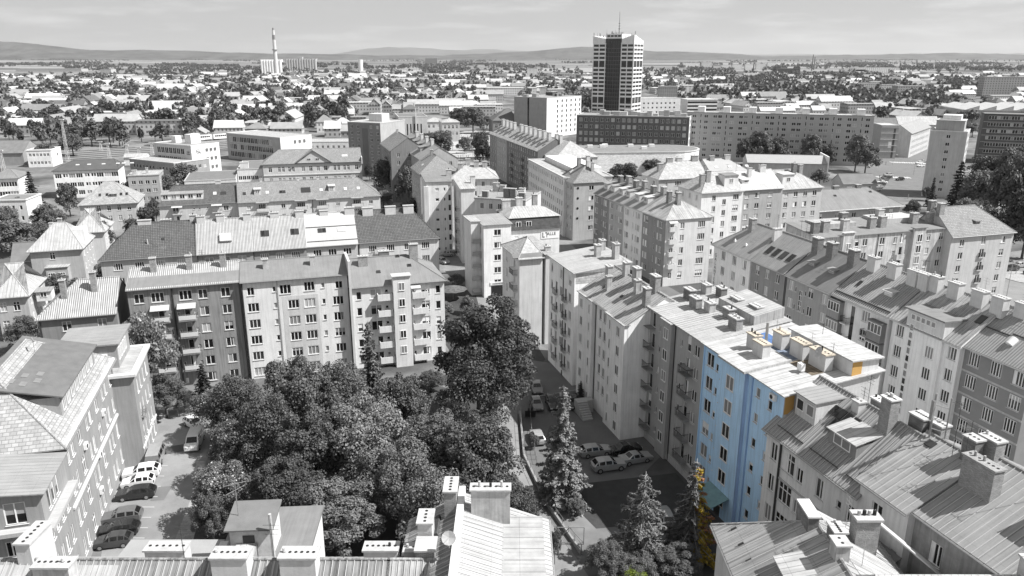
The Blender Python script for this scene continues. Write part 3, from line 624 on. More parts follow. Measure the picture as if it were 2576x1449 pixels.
# ------------------------------------------------------------------ third row and the school
G3 = 'row houses of the third row'
h = House('row_house', 'row house with long lean-to dormer and arched balcony canopies, dark tiles', AP, (400, 516), (599, 507), 10, 12, 17, zr=14.6, hl=4, rmat=RF_TILE, wall=wallm(.5), group=G3,
          f=lambda L: grid(L, [(.85, 2, 1.5, '3'), (.2, 1.7, 2.2, '2n')], fl2(10)) + grid(L, [(.43, .6, .5, '1'), (.5, .6, .5, '1'), (.6, .6, .5, '1')], [8.2, 4.9]))
h.dormer(6.5, 11.5, 1.2, 1.9, 4.5, wallm(.7), RF_MID, 5, .5, '2', 1.4); h.skylight('f', 15.5, .4, .9, 1.1, True); h.skylight('f', 18, .4, 1.6, 1.1)
for u in (.22, .72): h.balcony('f', u * h.L, 7.2, 2.7, 1.1, 'railw'); h.awning('f', u * h.L, 10.0 - .3, 3, 1.2)
h.chimney(16.5, 6.2, 1.6, .8, 1.0, STACKW)
h = House('row_house', 'long row house with grey tiled roof and boxed loggia balconies', AP, (599, 506), (958, 493), 10, 12, 17, zr=14.8, hr=6, rmat=RF_TILEM, wall=wallm(.6), group=G3,
          f=lambda L: grid(L, [(.07, 1.2, 1.4, '2'), (.305, 1.2, 1.4, '2'), (.69, 1.2, 1.4, '2'), (.93, 1.2, 1.4, '2')], fl2(10)) + grid(L, [(.165, 2.4, 1.9, '4n'), (.43, 2.4, 1.9, '4n'), (.58, 2.4, 1.9, '4n'), (.83, 2.4, 1.9, '4n')], [7.2, 4.1]))
for u in (.165, .43, .58, .83):
    h.balcony('f', u * h.L, 6.9, 3.6, .9, 'panel'); bay(h, 'f', u * h.L - 1.9, u * h.L + 1.9, 1.0, 9.55, 9.75, wall=wallm(.45), name='canopy')
for x, b_ in ((2, 0), (8.6, 1), (12.6, 0), (13.5, 0), (24.6, 1), (32, 1), (36, 1)): h.skylight('f', x, .35, .9, 1.0, b_)
h.patch('skylight_band', 'f', 20, .32, 2.8, 2.0, .12, GL[1]); h.dormer(5.8, 1.9, 1.8, 1.8, 2, wallm(.6), RF_WHITE); h.dormer(27.8, 1.9, 1.8, 1.8, 2, wallm(.6), RF_WHITE)
for x in (7, 18, 24, 35): h.chimney(x, 6.2, .7, .7, 1.0, STACKW, 1)
h.pipe('f', .51 * h.L)
h = House('school_building', 'pale grey school with triangular pediment and two rows of double windows', 'school', (661, 412), (910, 406), 12, 14, 14, zr=16.4, hl=6, rmat=RF_TILEM, wall=wallm(.55), lo=True,
          f=lambda L: grid(L, [(.07, 1.3, 2, 'x'), (.16, .95, 2, 'x'), (.2, .95, 2, 'x'), (.26, .95, 2, 'x'), (.3, .95, 2, 'x'), (.4, 1.3, 2, 'x'), (.475, 1.3, 2, 'x'), (.55, 1.3, 2, 'x'), (.625, 1.3, 2, 'x'), (.72, .95, 2, 'x'), (.76, .95, 2, 'x'), (.82, .95, 2, 'x'), (.86, .95, 2, 'x'), (.945, 1.3, 2, 'x')], [8.7, 4.4, .8]))
Lh = h.L; pm = MB(); x0, x1, xm = .33 * Lh, .68 * Lh, .505 * Lh
pm.hexa([(x0, -.6, 12.0), (x1, -.6, 12.0), (xm, -.6, 16.6)], [(x0, 6.9, 12.0), (x1, 6.9, 12.0), (xm, 6.9, 16.6)]); pd = pm.build('pediment', wallm(.55), h.root)
for sgn, xe in ((-1, x0), (1, x1)):
    MB().hexa([(xe + sgn * .7, -1.0, 11.75), (xm, -1.0, 16.72), (xm, 7, 16.72), (xe + sgn * .7, 7, 11.75)], [(xe + sgn * .7, -1.0, 11.95), (xm, -1.0, 16.95), (xm, 7, 16.95), (xe + sgn * .7, 7, 11.95)]).build('pediment_roof', RF_TILEM, pd)
for u in (-1.6, 1.6): put('window', win_meshes(1.4, .9, '2')[3][0], pd, (xm + u, -.74, 12.9))
MB().box(0, -.25, 7.35, Lh, -.002, 7.65).build('string_course', wallm(.6), h.root)
h.skylight('f', .83 * Lh, .35, 2.2, 1.2, True); MB().box(-.3, -.6, 11, .1, 14.3, 13.6).build('fire_wall', wallm(.6), h.root, (Lh + .2, 0, 0))
h = House('flat_roof_annexe', 'low annexe with ribbon window and dark flat roof, left of the school', 'annexe', (596, 428), (661, 425), 9.5, 26, 14, roof='flat', o=.1, rmat=[RF_WHITE, RF_DARK], wall=wallm(.68), lo=True, f=lambda L: grid(L, even(6, 1.4, 1.6, '2', .02, .98), [5.5, 1.5]))
h.chimney(2.5, 4, 3.2, 2.2, 2.2, wallm(.65), 0)
House('flat_roof_annexe', 'grey flat-roofed wing with small roof boxes between post office and school', 'annexe', (455, 470), (596, 440), 7.5, 24, 17, roof='flat', o=.1, rmat=[RF_WHITE, RF_DARK], wall=wallm(.6), lo=True, f=lambda L: grid(L, even(7), [4.6, 1.4]))

# ------------------------------------------------------------------ villas on the left
def villa(a, b, z, D, zr, lab, rm, w1, hl, hr, ang=17, **k):
    return House('villa', lab, 'villa', a, b, z, D, ang, zr=zr, hl=hl, hr=hr, rmat=rm, wall=wallm(w1), o=.5, group='villas in the gardens', **k)
wf = lambda n, z: (lambda L: grid(L, even(n, 1.1, 1.7, 'x'), [z - 2.5, z - 5.7]))
h = villa((74, 630), (204, 623), 8.5, 13, 13.4, 'villa with light seamed hip roof and small bay porch', RF_LIGHT, .4, 4.5, 4.0, f=lambda L: grid(L, [(.42, 1.1, 1.7, 'x')], [6, 2.6]), r=wf(4, 8.5), seams=.6)
h.bay('f', .3 * h.L, .72 * h.L, 2.4, 0, 4.6, [(1.1, 1.6, 1.5, 1.8, 'v'), (3.2, 1.6, 1.5, 1.8, 'v')], cap=RF_LIGHT); h.chimney(5.5, 7.5, .9, .7, 1.6, BRICK); h.chimney(3, 9.5, .8, .8, 1.8, STACKW)
wl = MB().box(h.L - 3.2, h.D * .35, 8.6, h.L + .1, h.D * .65, 12.0).build('gable_dormer', wallm(.72), h.root)
h = villa((-12, 745), (66, 741), 9, 12, 13.6, 'villa with pale hipped roof at the left edge above the grey office roof', RF_LIGHT, .42, 4, 4.5, f=lambda L: grid(L, [(.62, 1.1, 1.8, 'x'), (.2, 1.1, 1.8, 'x')], [5.9, 2.3]), r=wf(4, 9), seams=.6); h.dormer(7.3, 2.6, 2.6, 1.6, 2.4, wallm(.7), RF_MID); h.balcony('r', 6, 5.2, 2.6, 1.2, 'solid', wallm(.75))
h = villa((185, 585), (262, 578), 8, 12, 12.8, 'villa with light roof and curved eyebrow gable behind dark tree', RF_LIGHT, .55, 4.5, 5, r=wf(4, 8)); h.chimney(5, 6, .8, .8, 1.8, BRICK)
h = villa((199, 514), (344, 507), 8.5, 14, 14, 'large villa with broad grey slate hip roof and four skylights', RF_SLATE, .5, 6.5, 7, f=wf(5, 8.5), r=wf(4, 8.5))
for x in (5.6, 7.6, 11.6, 13.2): h.skylight('f', x, .32, .7, 1.0)
h.dormer(9.5, 1.8, 1.8, 1.0, 1.8, RF_DARK, RF_SLATE)
h = House('flat_house', 'grey flat-roofed house with rounded corner and blunt tower, behind the slate-roofed villa', 'house', (316, 448), (403, 437), 10, 13, 17, roof='flat', o=.15, rmat=[RF_LIGHT, RF_LIGHT], wall=wallm(.38), f=lambda L: grid(L, even(4, 1.4, 1.4), [6.9, 3.9, .9]), r=lambda L: grid(L, even(3), [6.9, 3.9])); h.chimney(2, 3, 1.6, 1.2, 1.6, STACK); h.chimney(6, 5, .8, .8, 2, STACK, 1)
h = House('office_wing', 'long white house with dark hip roof, window boxes and loggias', 'apartment block', (118, 438), (306, 417), 10.5, 13, 17, zr=13.4, hl=6, hr=2, rmat=surf('black slate roof', .09, var=.25, scale=.5), wall=wallm(.78), lo=True,
          f=lambda L: grid(L, [(.07, 2.2, 1.7, '3'), (.28, 2.2, 1.7, '3'), (.39, 2.2, 1.7, '3'), (.71, 2.4, 1.7, '3'), (.83, 2.4, 1.7, '3'), (.94, 2.4, 1.7, '3')], [7.6, 4.2, 1.2]) + grid(L, [(.16, .8, 1.3, '1'), (.2, .8, 1.3, '1'), (.49, .8, 1.3, '1'), (.53, .8, 1.3, '1'), (.59, .8, 1.3, '1'), (.63, .8, 1.3, '1')], [7.9, 4.5, 1.4]))
for x in (8, 12, 17, 22, 24, 27): h.skylight('f', x, .45, 1.2, .7, True)
h = House('tower_house', 'white cubic house with wide windows at the left edge below the dark conifer', 'house', (-30, 452), (48, 446), 10, 14, 17, roof='gable', zr=12.4, hl=4, hr=4, rmat=RF_GREY, wall=wallm(.75), f=lambda L: grid(L, even(3, 2.6, 1.7, '3'), [7.0, 3.6, .6]), lo=True)
h = House('tower_house', 'white curved house with flat roof at the left edge beside the spruce', 'house', (-20, 505), (62, 505), 8, 11, 8, roof='flat', o=.2, rmat=[wallm(.7), RF_GREY], wall=wallm(.72), f=lambda L: grid(L, even(4, .8, 1.4, '1'), [5, 1.6]), lo=True)
h = House('small_house', 'small dark gabled shed roof beside the bay-porch villa', 'house', (30, 655), (78, 655), 5, 8, 17, zr=8.4, rmat=RF_DARK, wall=wallm(.25))

# ------------------------------------------------------------------ grey office building, lower left
GO = wallm(.3, .15)
ow = lambda L: grid(L, [(.07, 1.0, 1.9, '2'), (.14, 1.0, 1.9, '2'), (.26, 1.3, 2.0, 'x'), (.4, 1.0, 1.9, '2'), (.47, 1.0, 1.9, '2'), (.6, 1.3, 2.0, 'x'), (.74, 1.0, 1.9, '2'), (.81, 1.0, 1.9, '2'), (.92, 1.0, 1.9, '2')], [12.0, 8.4, 4.8, 1.2])
LL = House('office_building', 'grey office building with slate hip roof and long flat dormer, beside the parking lot', 'office building', (-44.9, 68.8, 0), (-51.4, 91.5, 0), 15, 14, raw=True, zr=20.3, hl=6.5, hr=6, rmat=RF_SLATE, wall=GO, f=ow, o=.55)
h = LL; Lh = h.L
MB().box(-.1, -.5, 14.6, Lh + .1, -.002, 15.0).build('cornice', wallm(.7), h.root); MB().box(-.1, -.25, 7.55, Lh + .1, -.002, 7.8).build('string_course', wallm(.65), h.root)
d = MB().box(5.0, .9, 15.2, Lh - 3.5, 6.4, 18.0).build('long_dormer', GO, h.root)
MB().hexa([(4.6, .4, 18.0), (Lh - 3.2, .4, 18.0), (Lh - 3.2, 8.2, 19.9), (4.6, 8.2, 19.9)], [(4.6, .4, 18.15), (Lh - 3.2, .4, 18.15), (Lh - 3.2, 8.2, 20.05), (4.6, 8.2, 20.05)]).build('dormer_roof', surf('felt roof', .14, var=.3, scale=.8), d)
for i in range(8): put('window', win_meshes(1.0, 1.5, '2')[3][rng.randrange(3)], d, (6.2 + i * (Lh - 11) / 7.2, .76, 16.1))
h.aircon('f', .3 * Lh, 10.8); h.aircon('f', .5 * Lh, 7.3); h.aircon('f', .68 * Lh, 10.6); h.aircon('f', .42 * Lh, 3.6); h.pipe('f', Lh * .99, r=.08, mat=METAL)
for u, w in ((6, .9), (7.1, .9)): MB().box(u, 7.6, 19.6, u + w, 8.1, 20.5).build('roof_unit', FRAME, h.root)
MB().beam((15, 5.5, 19), (15, 5.5, 21.2), .03, n=5).beam((14.6, 5.3, 21.1), (15.4, 5.7, 21.3), .1, n=8).build('antenna', METAL, h.root)
for (x, y) in ((6.2, 4.2), (7.4, 3.2), (6.6, 5.4), (8.4, 4.6), (9.2, 3.4), (7.6, 6.2)): MB().hexa([(x, y, 18.16 + (y - .4) * .2436), (x + 1.1, y, 18.16 + (y - .4) * .2436), (x + 1.1, y + .6, 18.16 + (y + .2) * .2436), (x, y + .6, 18.16 + (y + .2) * .2436)], [(x, y, 18.2 + (y - .4) * .2436), (x + 1.1, y, 18.2 + (y - .4) * .2436), (x + 1.1, y + .6, 18.2 + (y + .2) * .2436), (x, y + .6, 18.2 + (y + .2) * .2436)]).build('felt_patch', RF_GREY, h.root)
h.skylight('l', 5, .4, 1.0, 1.6)
wing = House('office_wing', 'corner wing of the grey office with seamed sheet roof and terrace, at the left edge', 'office building', (-42.7, 61.2, 0), (-44.75, 68.6, 0), 14.2, 14, raw=True, roof='shed', zr=15.6, rmat=RF_MID, wall=GO, o=.5,
             f=lambda L: grid(L, even(4, 1.0, 1.9, '2'), [8.4, 4.8, 1.2]) + [(.2 * L, 11.4, .9, 2.0, '1'), (.36 * L, 11.4, .9, 2.0, '1'), (.52 * L, 11.4, .9, 2.0, '1')], l=lambda L: grid(L, [(.84, 1.8, 2.2, '2')], [11.3]) + grid(L, [(.3, 1.5, 1.6, '3'), (.55, 1.5, 1.6, '3'), (.8, 1.5, 1.6, '3')], [8.0, 4.5]))
MB().box(-.9, -.9, 10.55, wing.L + .1, 14, 10.95).build('terrace_cornice', wallm(.42), wing.root)
w2 = House('office_wing', 'projecting far wing of the grey office with two wall air conditioners', 'office building', (-48.6, 91.0, 0), (-51.4, 101.0, 0), 12.8, 9, raw=True, roof='flat', o=.5, rmat=[wallm(.6), RF_LIGHT], wall=GO,
           f=lambda L: grid(L, [(.2, .95, 1.9, '1'), (.38, .95, 1.9, '2'), (.6, .95, 1.9, '2'), (.8, .95, 1.9, '2')], [9.6, 6.3, 3.0, .4]))
pb = MB().box(3.0, 2.0, 12.9, w2.L, 8.8, 16.2).build('penthouse', GO, w2.root); MB().box(2.6, 1.6, 16.2, w2.L + .4, 9.2, 16.4).build('penthouse_roof', RF_MID, pb)
for i in range(4): put('window', win_meshes(.9, 1.7, '2')[3][0], pb, (4.0 + i * 1.3, 1.87, 13.8))
for y in (3.2, 4.8): w2a = MB().box(2.62, y, 14.2, 2.96, y + 1.0, 15.0).build('air_conditioner', FRAME, w2.root)
MB().box(-.05, -.12, 2.3, w2.L, -.002, 2.55).build('string_course', wallm(.65), w2.root); w2.balcony('f', 2.2, 6.3, 1.2, .5, 'railw'); w2.aircon('f', 7, 2.6)
# ------------------------------------------------------------------ right side of the courtyard: tall row seen from its back
GR = 'apartment blocks along the right side of the courtyard'
W1, W2, WD = wallm(.86), wallm(.87), wallm(.4)
h = House('apartment_block', 'tall pale block with flat seamed roof and bare brick-textured end wall', AP, (1384, 643), (1444, 688), 19.2, 9.5, -73, roof='shed', zr=20.2, rmat=RF_LIGHT, wall=W1, group=GR, o=.35, seams=.55,
          f=lambda L: grid(L, [(.12, .8, 1.5, '1'), (.5, 1.1, 1.5, '2'), (.84, 1.1, 1.5, '2')], floors(19.2, 6, 2.95)) + grid(L, [(.31, .9, 2.2, '1n'), (.68, .9, 2.2, '1n')], [z - .4 for z in floors(19.2, 6, 2.95)[1:]]))
R1 = h; h.sheet('bare_wall', 'r', .2, 17.4, 9.3, 19.1, surf('rough stone render', .5, var=.4, scale=1.5, pat='slate', dark=.7, bump=.04)); h.pipe('f', .6 * h.L)
for i in range(5): z = 13.4 - 2.95 * i; h.balcony('f', .68 * h.L, z, 1.5, .5, 'rail'); h.balcony('f', .31 * h.L, z, 1.5, .5, 'rail')
h.chimney(5.5, 6.5, 1.0, .9, 2.0, STACK); h.chimney(8.5, 8.4, 1.3, .8, 2.6, STACK, 4); h.chimney(2.5, 8.6, 1.2, .8, 1.8, STACK, 4)
R2 = House('apartment_block', 'pale block with corrugated sheet roof and recessed stair notch above the shaded yard', AP, (1463, 729), (1580, 816), 17.3, 11, -73, zr=20.6, rmat=RF_WORN, wall=W2, group=GR, seams=.6,
           f=lambda L: grid(L, [(.08, .95, 1.5, '2'), (.27, .5, 1.5, '1'), (.69, .5, 1.5, '1'), (.9, 1.05, 1.5, '2')], [z for z in floors(17.3, 6, 2.85)]) + grid(L, [(.45, .8, 1.6, '1'), (.55, 1.1, 1.5, '2')], floors(17.3, 5, 2.85)))
h = R2; h.bay('f', .0, .33 * h.L, .5, 0, 17.1, [(.25 * .33 * h.L, 14.9 - 2.85 * i, .95, 1.5, '2') for i in range(6)] + [(.8 * .33 * h.L, 15.0 - 2.85 * i, .5, 1.4, '1') for i in range(6)], cap=RF_WORN)
h.bay('f', .64 * h.L, h.L - .02, .5, 0, 17.1, [(.22 * .36 * h.L, 15.0 - 2.85 * i, .5, 1.5, '1') for i in range(6)] + [(.68 * .36 * h.L, 14.9 - 2.85 * i, 1.05, 1.5, '2') for i in range(6)], cap=RF_WORN)
h.pipe('f', .36 * h.L); h.pipe('f', .62 * h.L)
for x, y, w in ((2.5, 3.4, 1.1), (5.2, 2.2, .6), (4.6, 5.2, 1.0), (8.6, 5.0, 1.4), (11.0, 4.0, .8), (13.6, 5.4, 1.6), (15.5, 3.2, 1.0)): h.chimney(x, y, w, .8, rng.uniform(1.6, 2.6), rng.choice((STACK, STACK, BRICK)))
for x in (3, 7, 12): h.antenna(x, 5.4, 2.2, 1)
h.skylight('f', 4.0, .35, .5, .5); h.skylight('f', 9.5, .4, .5, .5)
st = MB()
for i in range(8): st.box(7.2 + i * .32, -3.2, 0, 7.52 + i * .32, -1.6, 2.0 - i * .25)
st.box(6.0, -3.2, 0, 7.2, -.5, 2.0); st.build('entrance_stairs', wallm(.4), h.root)
R3 = House('apartment_block', 'dark grey block with hanging wire balconies facing the shaded yard, next to the blue block', AP, (1625, 766), (1772, 863), 19.3, 11.5, -73, roof='shed', zr=20.9, rmat=RF_LIGHT, wall=WD, group=GR, o=.3, seams=.6,
           f=lambda L: grid(L, [(.17, .9, 2.1, '1n'), (.29, .5, .9, '1'), (.66, .55, .95, '1'), (.78, .9, 2.1, '1n'), (.9, 1.2, 1.5, '2')], floors(19.3, 6, 2.95)))
h = R3; h.bay('f', .36 * h.L, .53 * h.L, .45, 0, 19.2, [(1.35, 16.8 - 2.95 * i, 1.2, 1.5, '2') for i in range(6)], cap=RF_LIGHT)
for i in range(5):
    z = 13.9 - 2.95 * i; h.balcony('f', .14 * h.L, z, 2.0, 1.0, 'rail', wallm(.3)); h.balcony('f', .8 * h.L, z + .2, 2.1, 1.0, 'rail', wallm(.3))
for u, z in ((.14, 16.9), (.8, 16.9 - 2.0)): MB().box(-1.1, -1.05, 0, 1.1, 0, .05).beam((-1.05, -1, -2.4), (-1.05, -1, 0), .025).beam((1.05, -1, -2.4), (1.05, -1, 0), .025).build('canopy', RUST, h.root, h.at('f', u * h.L, z)[0])
for x, y in ((1.2, 8.5), (3.6, 9.4), (7.4, 5.4), (10.6, 6.2)): h.chimney(x, y, 1.4, .9, 1.3, rng.choice((BRICK, BRICKD, STACK)), 4)
for x in (2.4, 6.2, 10): h.antenna(x, 7.0, 2.6, 1)
h.pipe('f', .56 * h.L); h.pipe('f', .03 * h.L); h.bay('f', .1, h.L - .1, .08, 0, 1.0, wall=wallm(.5), name='plinth')
for x, y, m in ((2.0, 5.5, BRICKD), (5.2, 4.6, BRICK), (8.6, 8.6, BRICK), (12.2, 9.0, BRICK), (14, 5, BRICK)): h.chimney(x, y, 1.8, .9, 1.5, m, 5)
MB().hexa([(6.5, 7.2, 20.3), (14.6, 7.2, 20.3), (14.6, 11.4, 20.9), (6.5, 11.4, 20.9)], [(6.5, 7.2, 21.6), (14.6, 7.2, 21.6), (14.6, 11.4, 22.4), (6.5, 11.4, 22.4)]).build('roof_storey', RF_LIGHT, h.root)
# the blue block
BLR = surf('blue block roof sheet', .46, var=.3, scale=.9, streak=.3, pat='seam', per=.95, dark=.7, bump=.02)
RB = House('blue_apartment_block', 'bright blue apartment block, the only coloured building', AP, (1772, 863), (1974, 996), 19.3, 11.5, -73, roof='shed', zr=20.6, rmat=BLR, wall=BLUE, wr=wallm(.5), group=GR, o=.35, seams=0,
           f=lambda L: grid(L, [(.105, 1.5, 1.7, '2'), (.2, .6, .95, '1'), (.265, .5, 1.1, '1', -.6)], floors(19.3, 6, 2.95)) + grid(L, [(.72, .75, 1.1, '1'), (.86, .75, 1.1, '1', -.5)], [z + .3 for z in floors(19.3, 6, 2.95)]) + [])
h = RB; Lh = h.L
h.bay('f', .3 * Lh, .6 * Lh, .5, 0, 19.3, [(.35 * .3 * Lh + .4, 16.2 - 2.95 * i, 1.5, 1.7, '2') for i in range(6)], wall=BLUE)
MB().hexa([(.28 * Lh, -.85, 19.32), (.62 * Lh, -.85, 19.32), (.62 * Lh, 5.0, 20.02), (.28 * Lh, 5.0, 20.02)], [(.28 * Lh, -.85, 19.55), (.62 * Lh, -.85, 19.55), (.62 * Lh, 5.0, 20.3), (.28 * Lh, 5.0, 20.3)]).build('terrace_roof', BLR, h.root); MB().box(.6 * Lh - .002, -.5, 0, .6 * Lh + .004, -.002, 19.2).build('bay_flank', BLUE2, h.root)
h.pipe('f', .655 * Lh, r=.07, mat=surf('blue pipe', (.3, .45, .7))); h.pipe('f', .02 * Lh, r=.06, mat=BLUE)
h.sheet('eave_band', 'f', .02, 19.0, .29 * Lh, 19.25, BLUE2, .08)
for i, (x, y, w, m) in enumerate(((4.6, 3.6, 1.5, STACKW), (6.9, 3.0, 1.9, STACKW), (5.6, 6.4, 1.7, STACKW), (8.8, 6.6, 2.2, STACKW), (12.0, 6.8, 2.6, STACKW))): h.chimney(x, y, w, 1.0, 1.9, m, 5, surf('tan chimney cap', (.46, .41, .34), var=.3, scale=2))
RIB = surf('ribbed blue-grey sheet', (.28, .33, .42), var=.35, scale=.8, streak=.5, pat='corr', per=.3, dark=.5, bump=.05)
h.patch('ribbed_sheet', 'f', 3.0, .45, 3.6, 2.4, .02, surf('blue ribbed sheet', (.13, .24, .5), var=.25, pat='corr', per=.3, dark=.5, bump=.05)); h.patch('ribbed_sheet', 'f', 7.2, .45, 4.2, 2.2, .02, RIB); h.patch('ribbed_sheet', 'f', 11.4, .42, 3.8, 2.6, .02, surf('rusty ribbed sheet', (.3, .25, .19), var=.5, streak=.6, pat='corr', per=.3, dark=.5, bump=.05))
rs = MB().box(5.2, 8.0, 20.2, Lh - .2, 11.3, 22.0).build('roof_storey', wallm(.6), h.root); MB().box(4.9, 7.7, 22.0, Lh + .1, 11.7, 22.15).build('roof_storey_roof', BLR, rs)
MB().box(Lh - .19, 8.01, 20.25, Lh - .17, 9.2, 21.95).build('end_face', ORANGE, rs); h.sheet('orange_flank', 'r', .1, 17.2, 1.2, 19.2, ORANGE); h.sheet('end_render', 'r', 1.62, 10, 11.4, 19.25, wallm(.5))
for x in (3.6, 9.8, 13.2): h.antenna(x, 7.2, 3.2, 1)
h.antenna(8.0, 10, 3.0); h.dish(12.8, 5.8, 22.3, .6); MB().beam((5.4, 4.6, 20), (5.4, 4.6, 23.2), .16, n=8).build('flue_pipe', METAL, h.root); h.aircon('f', .9 * Lh, 18.2); MB().box(11.6, 4.2, 20.1, 12.3, 4.7, 20.9).build('roof_unit', FRAME, h.root)
MB().hexa([(.28 * Lh, -2.9, 2.5), (.55 * Lh, -2.9, 2.5), (.55 * Lh, -.51, 3.3), (.28 * Lh, -.51, 3.3)], [(.28 * Lh, -2.9, 2.58), (.55 * Lh, -2.9, 2.58), (.55 * Lh, -.51, 3.38), (.28 * Lh, -.51, 3.38)]).build('door_canopy', surf('teal sheet', (.17, .28, .3), var=.3, scale=2), h.root)
h.bay('f', .36 * Lh, .44 * Lh, .53, 0, 2.3, wall=plain('dark door', .03), name='door')
# beige house and its neighbours towards the camera
R6 = House('apartment_house', 'beige house with ribbed grey roof and big studio windows, right of the blue block', AP, (1932, 1071), (2166, 1243), 15.8, 11.5, -73, zr=20.4, rmat=RF_CORRM, wall=wallm(.7), group=GR, o=.5, seams=.45,
           f=lambda L: grid(L, [(.1, 1.0, 1.9, '2')], floors(15.8, 4, 3.5, 3.2)) + grid(L, [(.27, 2.0, 2.2, 'v'), (.41, .9, 1.5, '2'), (.63, 1.15, 2.0, '2'), (.93, .95, 1.7, '2')], floors(15.8, 4, 3.5, 3.4)) + [(.8 * L, 12.9, .6, .8, '1')])
h = R6; h.pipe('f', .185 * h.L, r=.12); MB().box(.19 * h.L, -.12, 11.2, h.L, -.002, 11.4).build('string_course', wallm(.42), h.root)
h.dormer(2.8, 3.0, 2.0, 2.5, 3.5, wallm(.6), RF_MID, 2, .2, '1', 1.1); h.dormer(8.7, 3.6, 1.6, 1.6, 4.0, wallm(.25), RF_LIGHT, 1, .9, '2', 2.2)
h.skylight('f', 6.0, .42, 1.0, 1.4); h.chimney(6.4, 5.0, .9, .8, .9, STACKW, 2); h.chimney(10.2, 4.9, 1.2, 1.0, 3.0, BRICK, 6, STACKW); h.chimney(6.8, 7.3, 2.0, .8, 1.4, BRICK, 5, STACKW); h.chimney(12.0, 6.8, 1.6, 1.2, 2.0, BRICKD, 6); h.chimney(13.4, 7.4, 1.4, 1.0, 2.3, BRICK, 5)
for i in range(4): h.skylight('f', 4.6 + i * .95, .62 + .0 * i, .8, 1.1)
for x in (3.0, 8.0, 13): h.patch('snow_rail', 'f', x, .08, 4.0, .06, .14, DARKM)
mast = MB().beam((13.8, 6.0, 20), (13.8, 6.0, 24.6), .08, n=6)
for zz in (21.4, 22.4, 23.6): mast.beam((13.8, 6.0, zz), (14.9, 6.5, zz), .04, n=5)
mast.beam((14.9, 6.5, 20.8), (14.9, 6.5, 24.6), .06, n=6).box(13.65, 5.75, 22.2, 13.95, 5.95, 24.0); mast.build('telecom_mast', METAL, h.root)
R7 = House('apartment_house', 'low house with smooth grey seamed roof and long aerial shadows, right of the beige house', AP, (2166, 1201), (2290, 1285), 17.4, 13, -73, zr=20.6, rmat=RF_MID, wall=wallm(.68), group=GR, o=.5, seams=.6,
           f=lambda L: grid(L, [(.4, 1.15, 1.7, '2')], [14.4, 11.0, 7.6]) + [(.75 * L, 11, .8, 2.2, '1')])
R8 = House('apartment_house', 'grey house with patched plaster and brick chimney at the right lower edge', AP, (31.9, 54.7, 0), (36.6, 39.4, 0), 17.4, 14, -73, raw=True, zr=21.0, rmat=RF_MID, wall=surf('patched plaster', .3, var=.4, scale=.8, streak=.3), group=GR, o=.5, seams=.6,
           f=lambda L: grid(L, [(.22, 1.15, 1.9, '3'), (.55, 1.15, 1.9, '2'), (.85, 1.15, 1.9, '2')], [13.9, 10.4, 7.0]))
R7.chimney(4.6, 6.2, 1.2, .9, 2.0, BRICKD, 3); R7.skylight('f', 1.2, .82, .8, .7); R7.antenna(3.4, 5.6, 5.0); R7.antenna(5.4, 4.6, 3.6, 1); R7.awning('f', 4.2, 13.0, 2.4, 1.6, RF_DARK)
R8.chimney(3.0, 3.8, 2.9, 1.0, 2.6, BRICK, 7, BRICK); R8.chimney(1.0, 6.8, 1.6, 1.0, 1.6, BRICK, 4); R8.antenna(6.0, 5.0, 3.8); R8.pipe('f', .3, r=.1, mat=METAL); R8.chimney(9, 5.0, 1.7, 1.0, 2.0, BRICK, 4)

# ------------------------------------------------------------------ far side of the street: long terrace seen over the roofs
GS = 'terrace houses along the street'
def terrace(a, b, lab, wm, rm, f, seams=0, **k):
    return House('terrace_house', lab, AP, a, b, 17, 12, -73, zr=21.5, rmat=rm, wall=wallm(min(.8, wm * 1.3)) if isinstance(wm, float) else wm, group=GS, f=f, o=.4, seams=seams, **k)
S1 = terrace((1795, 613), (1891, 651), 'terrace house with vertical shop lettering on its white corner', .6, RF_MID, lambda L: grid(L, [(.28, 1.3, 1.7, '3'), (.58, 1.3, 1.7, '3'), (.85, 1.3, 1.7, '3')], floors(17, 5, 3.0)), hl=5)
h = S1; h.chimney(2.2, 6.2, 1.4, 1, 1.4, BRICK); h.chimney(5.2, 4.6, 1.2, 1, 2.2, BRICK)
h.sheet('sign_strip', 'f', .15, 6.0, 1.6, 15.6, surf('sign white', .72)); INK = plain('sign ink', .03, .7)
h.text('sign_letters', 'f', .88, 14.6, 'GALANTERIE', .95, INK, True); ar = MB().hexa([(.8, -.04, 6.9), (.96, -.04, 6.9), (.96, -.04, 7.7), (.8, -.04, 7.7)], [(.8, -.02, 6.9), (.96, -.02, 6.9), (.96, -.02, 7.7), (.8, -.02, 7.7)]); ar.poly([(.5, -.04, 6.9), (.88, -.04, 6.3), (1.26, -.04, 6.9)]); ar.build('sign_arrow', INK, h.root)
for x in (4.0, 7.6): MB().hexa([(x, 1.6, 18.0), (x + .9, 1.6, 18.0), (x + .45, 2.3, 18.3)], [(x, 1.5, 18.05), (x + .9, 1.5, 18.05), (x + .45, 1.6, 18.9)]).build('roof_vent', FRAME, h.root)
S2 = terrace((1891, 651), (1977, 686), 'dark terrace house with four big roof windows', .2, RF_CORRM, lambda L: grid(L, [(.2, 1.1, 1.6, '2'), (.5, 1.1, 1.6, '2'), (.8, 1.1, 1.6, '2')], floors(17, 5, 3.0)))
for i in range(4): S2.skylight('f', 1.8 + i * 2.0, .28, 1.2, 1.7)
S2.chimney(.2, 4.6, .7, 1.6, 1.8, STACKW)
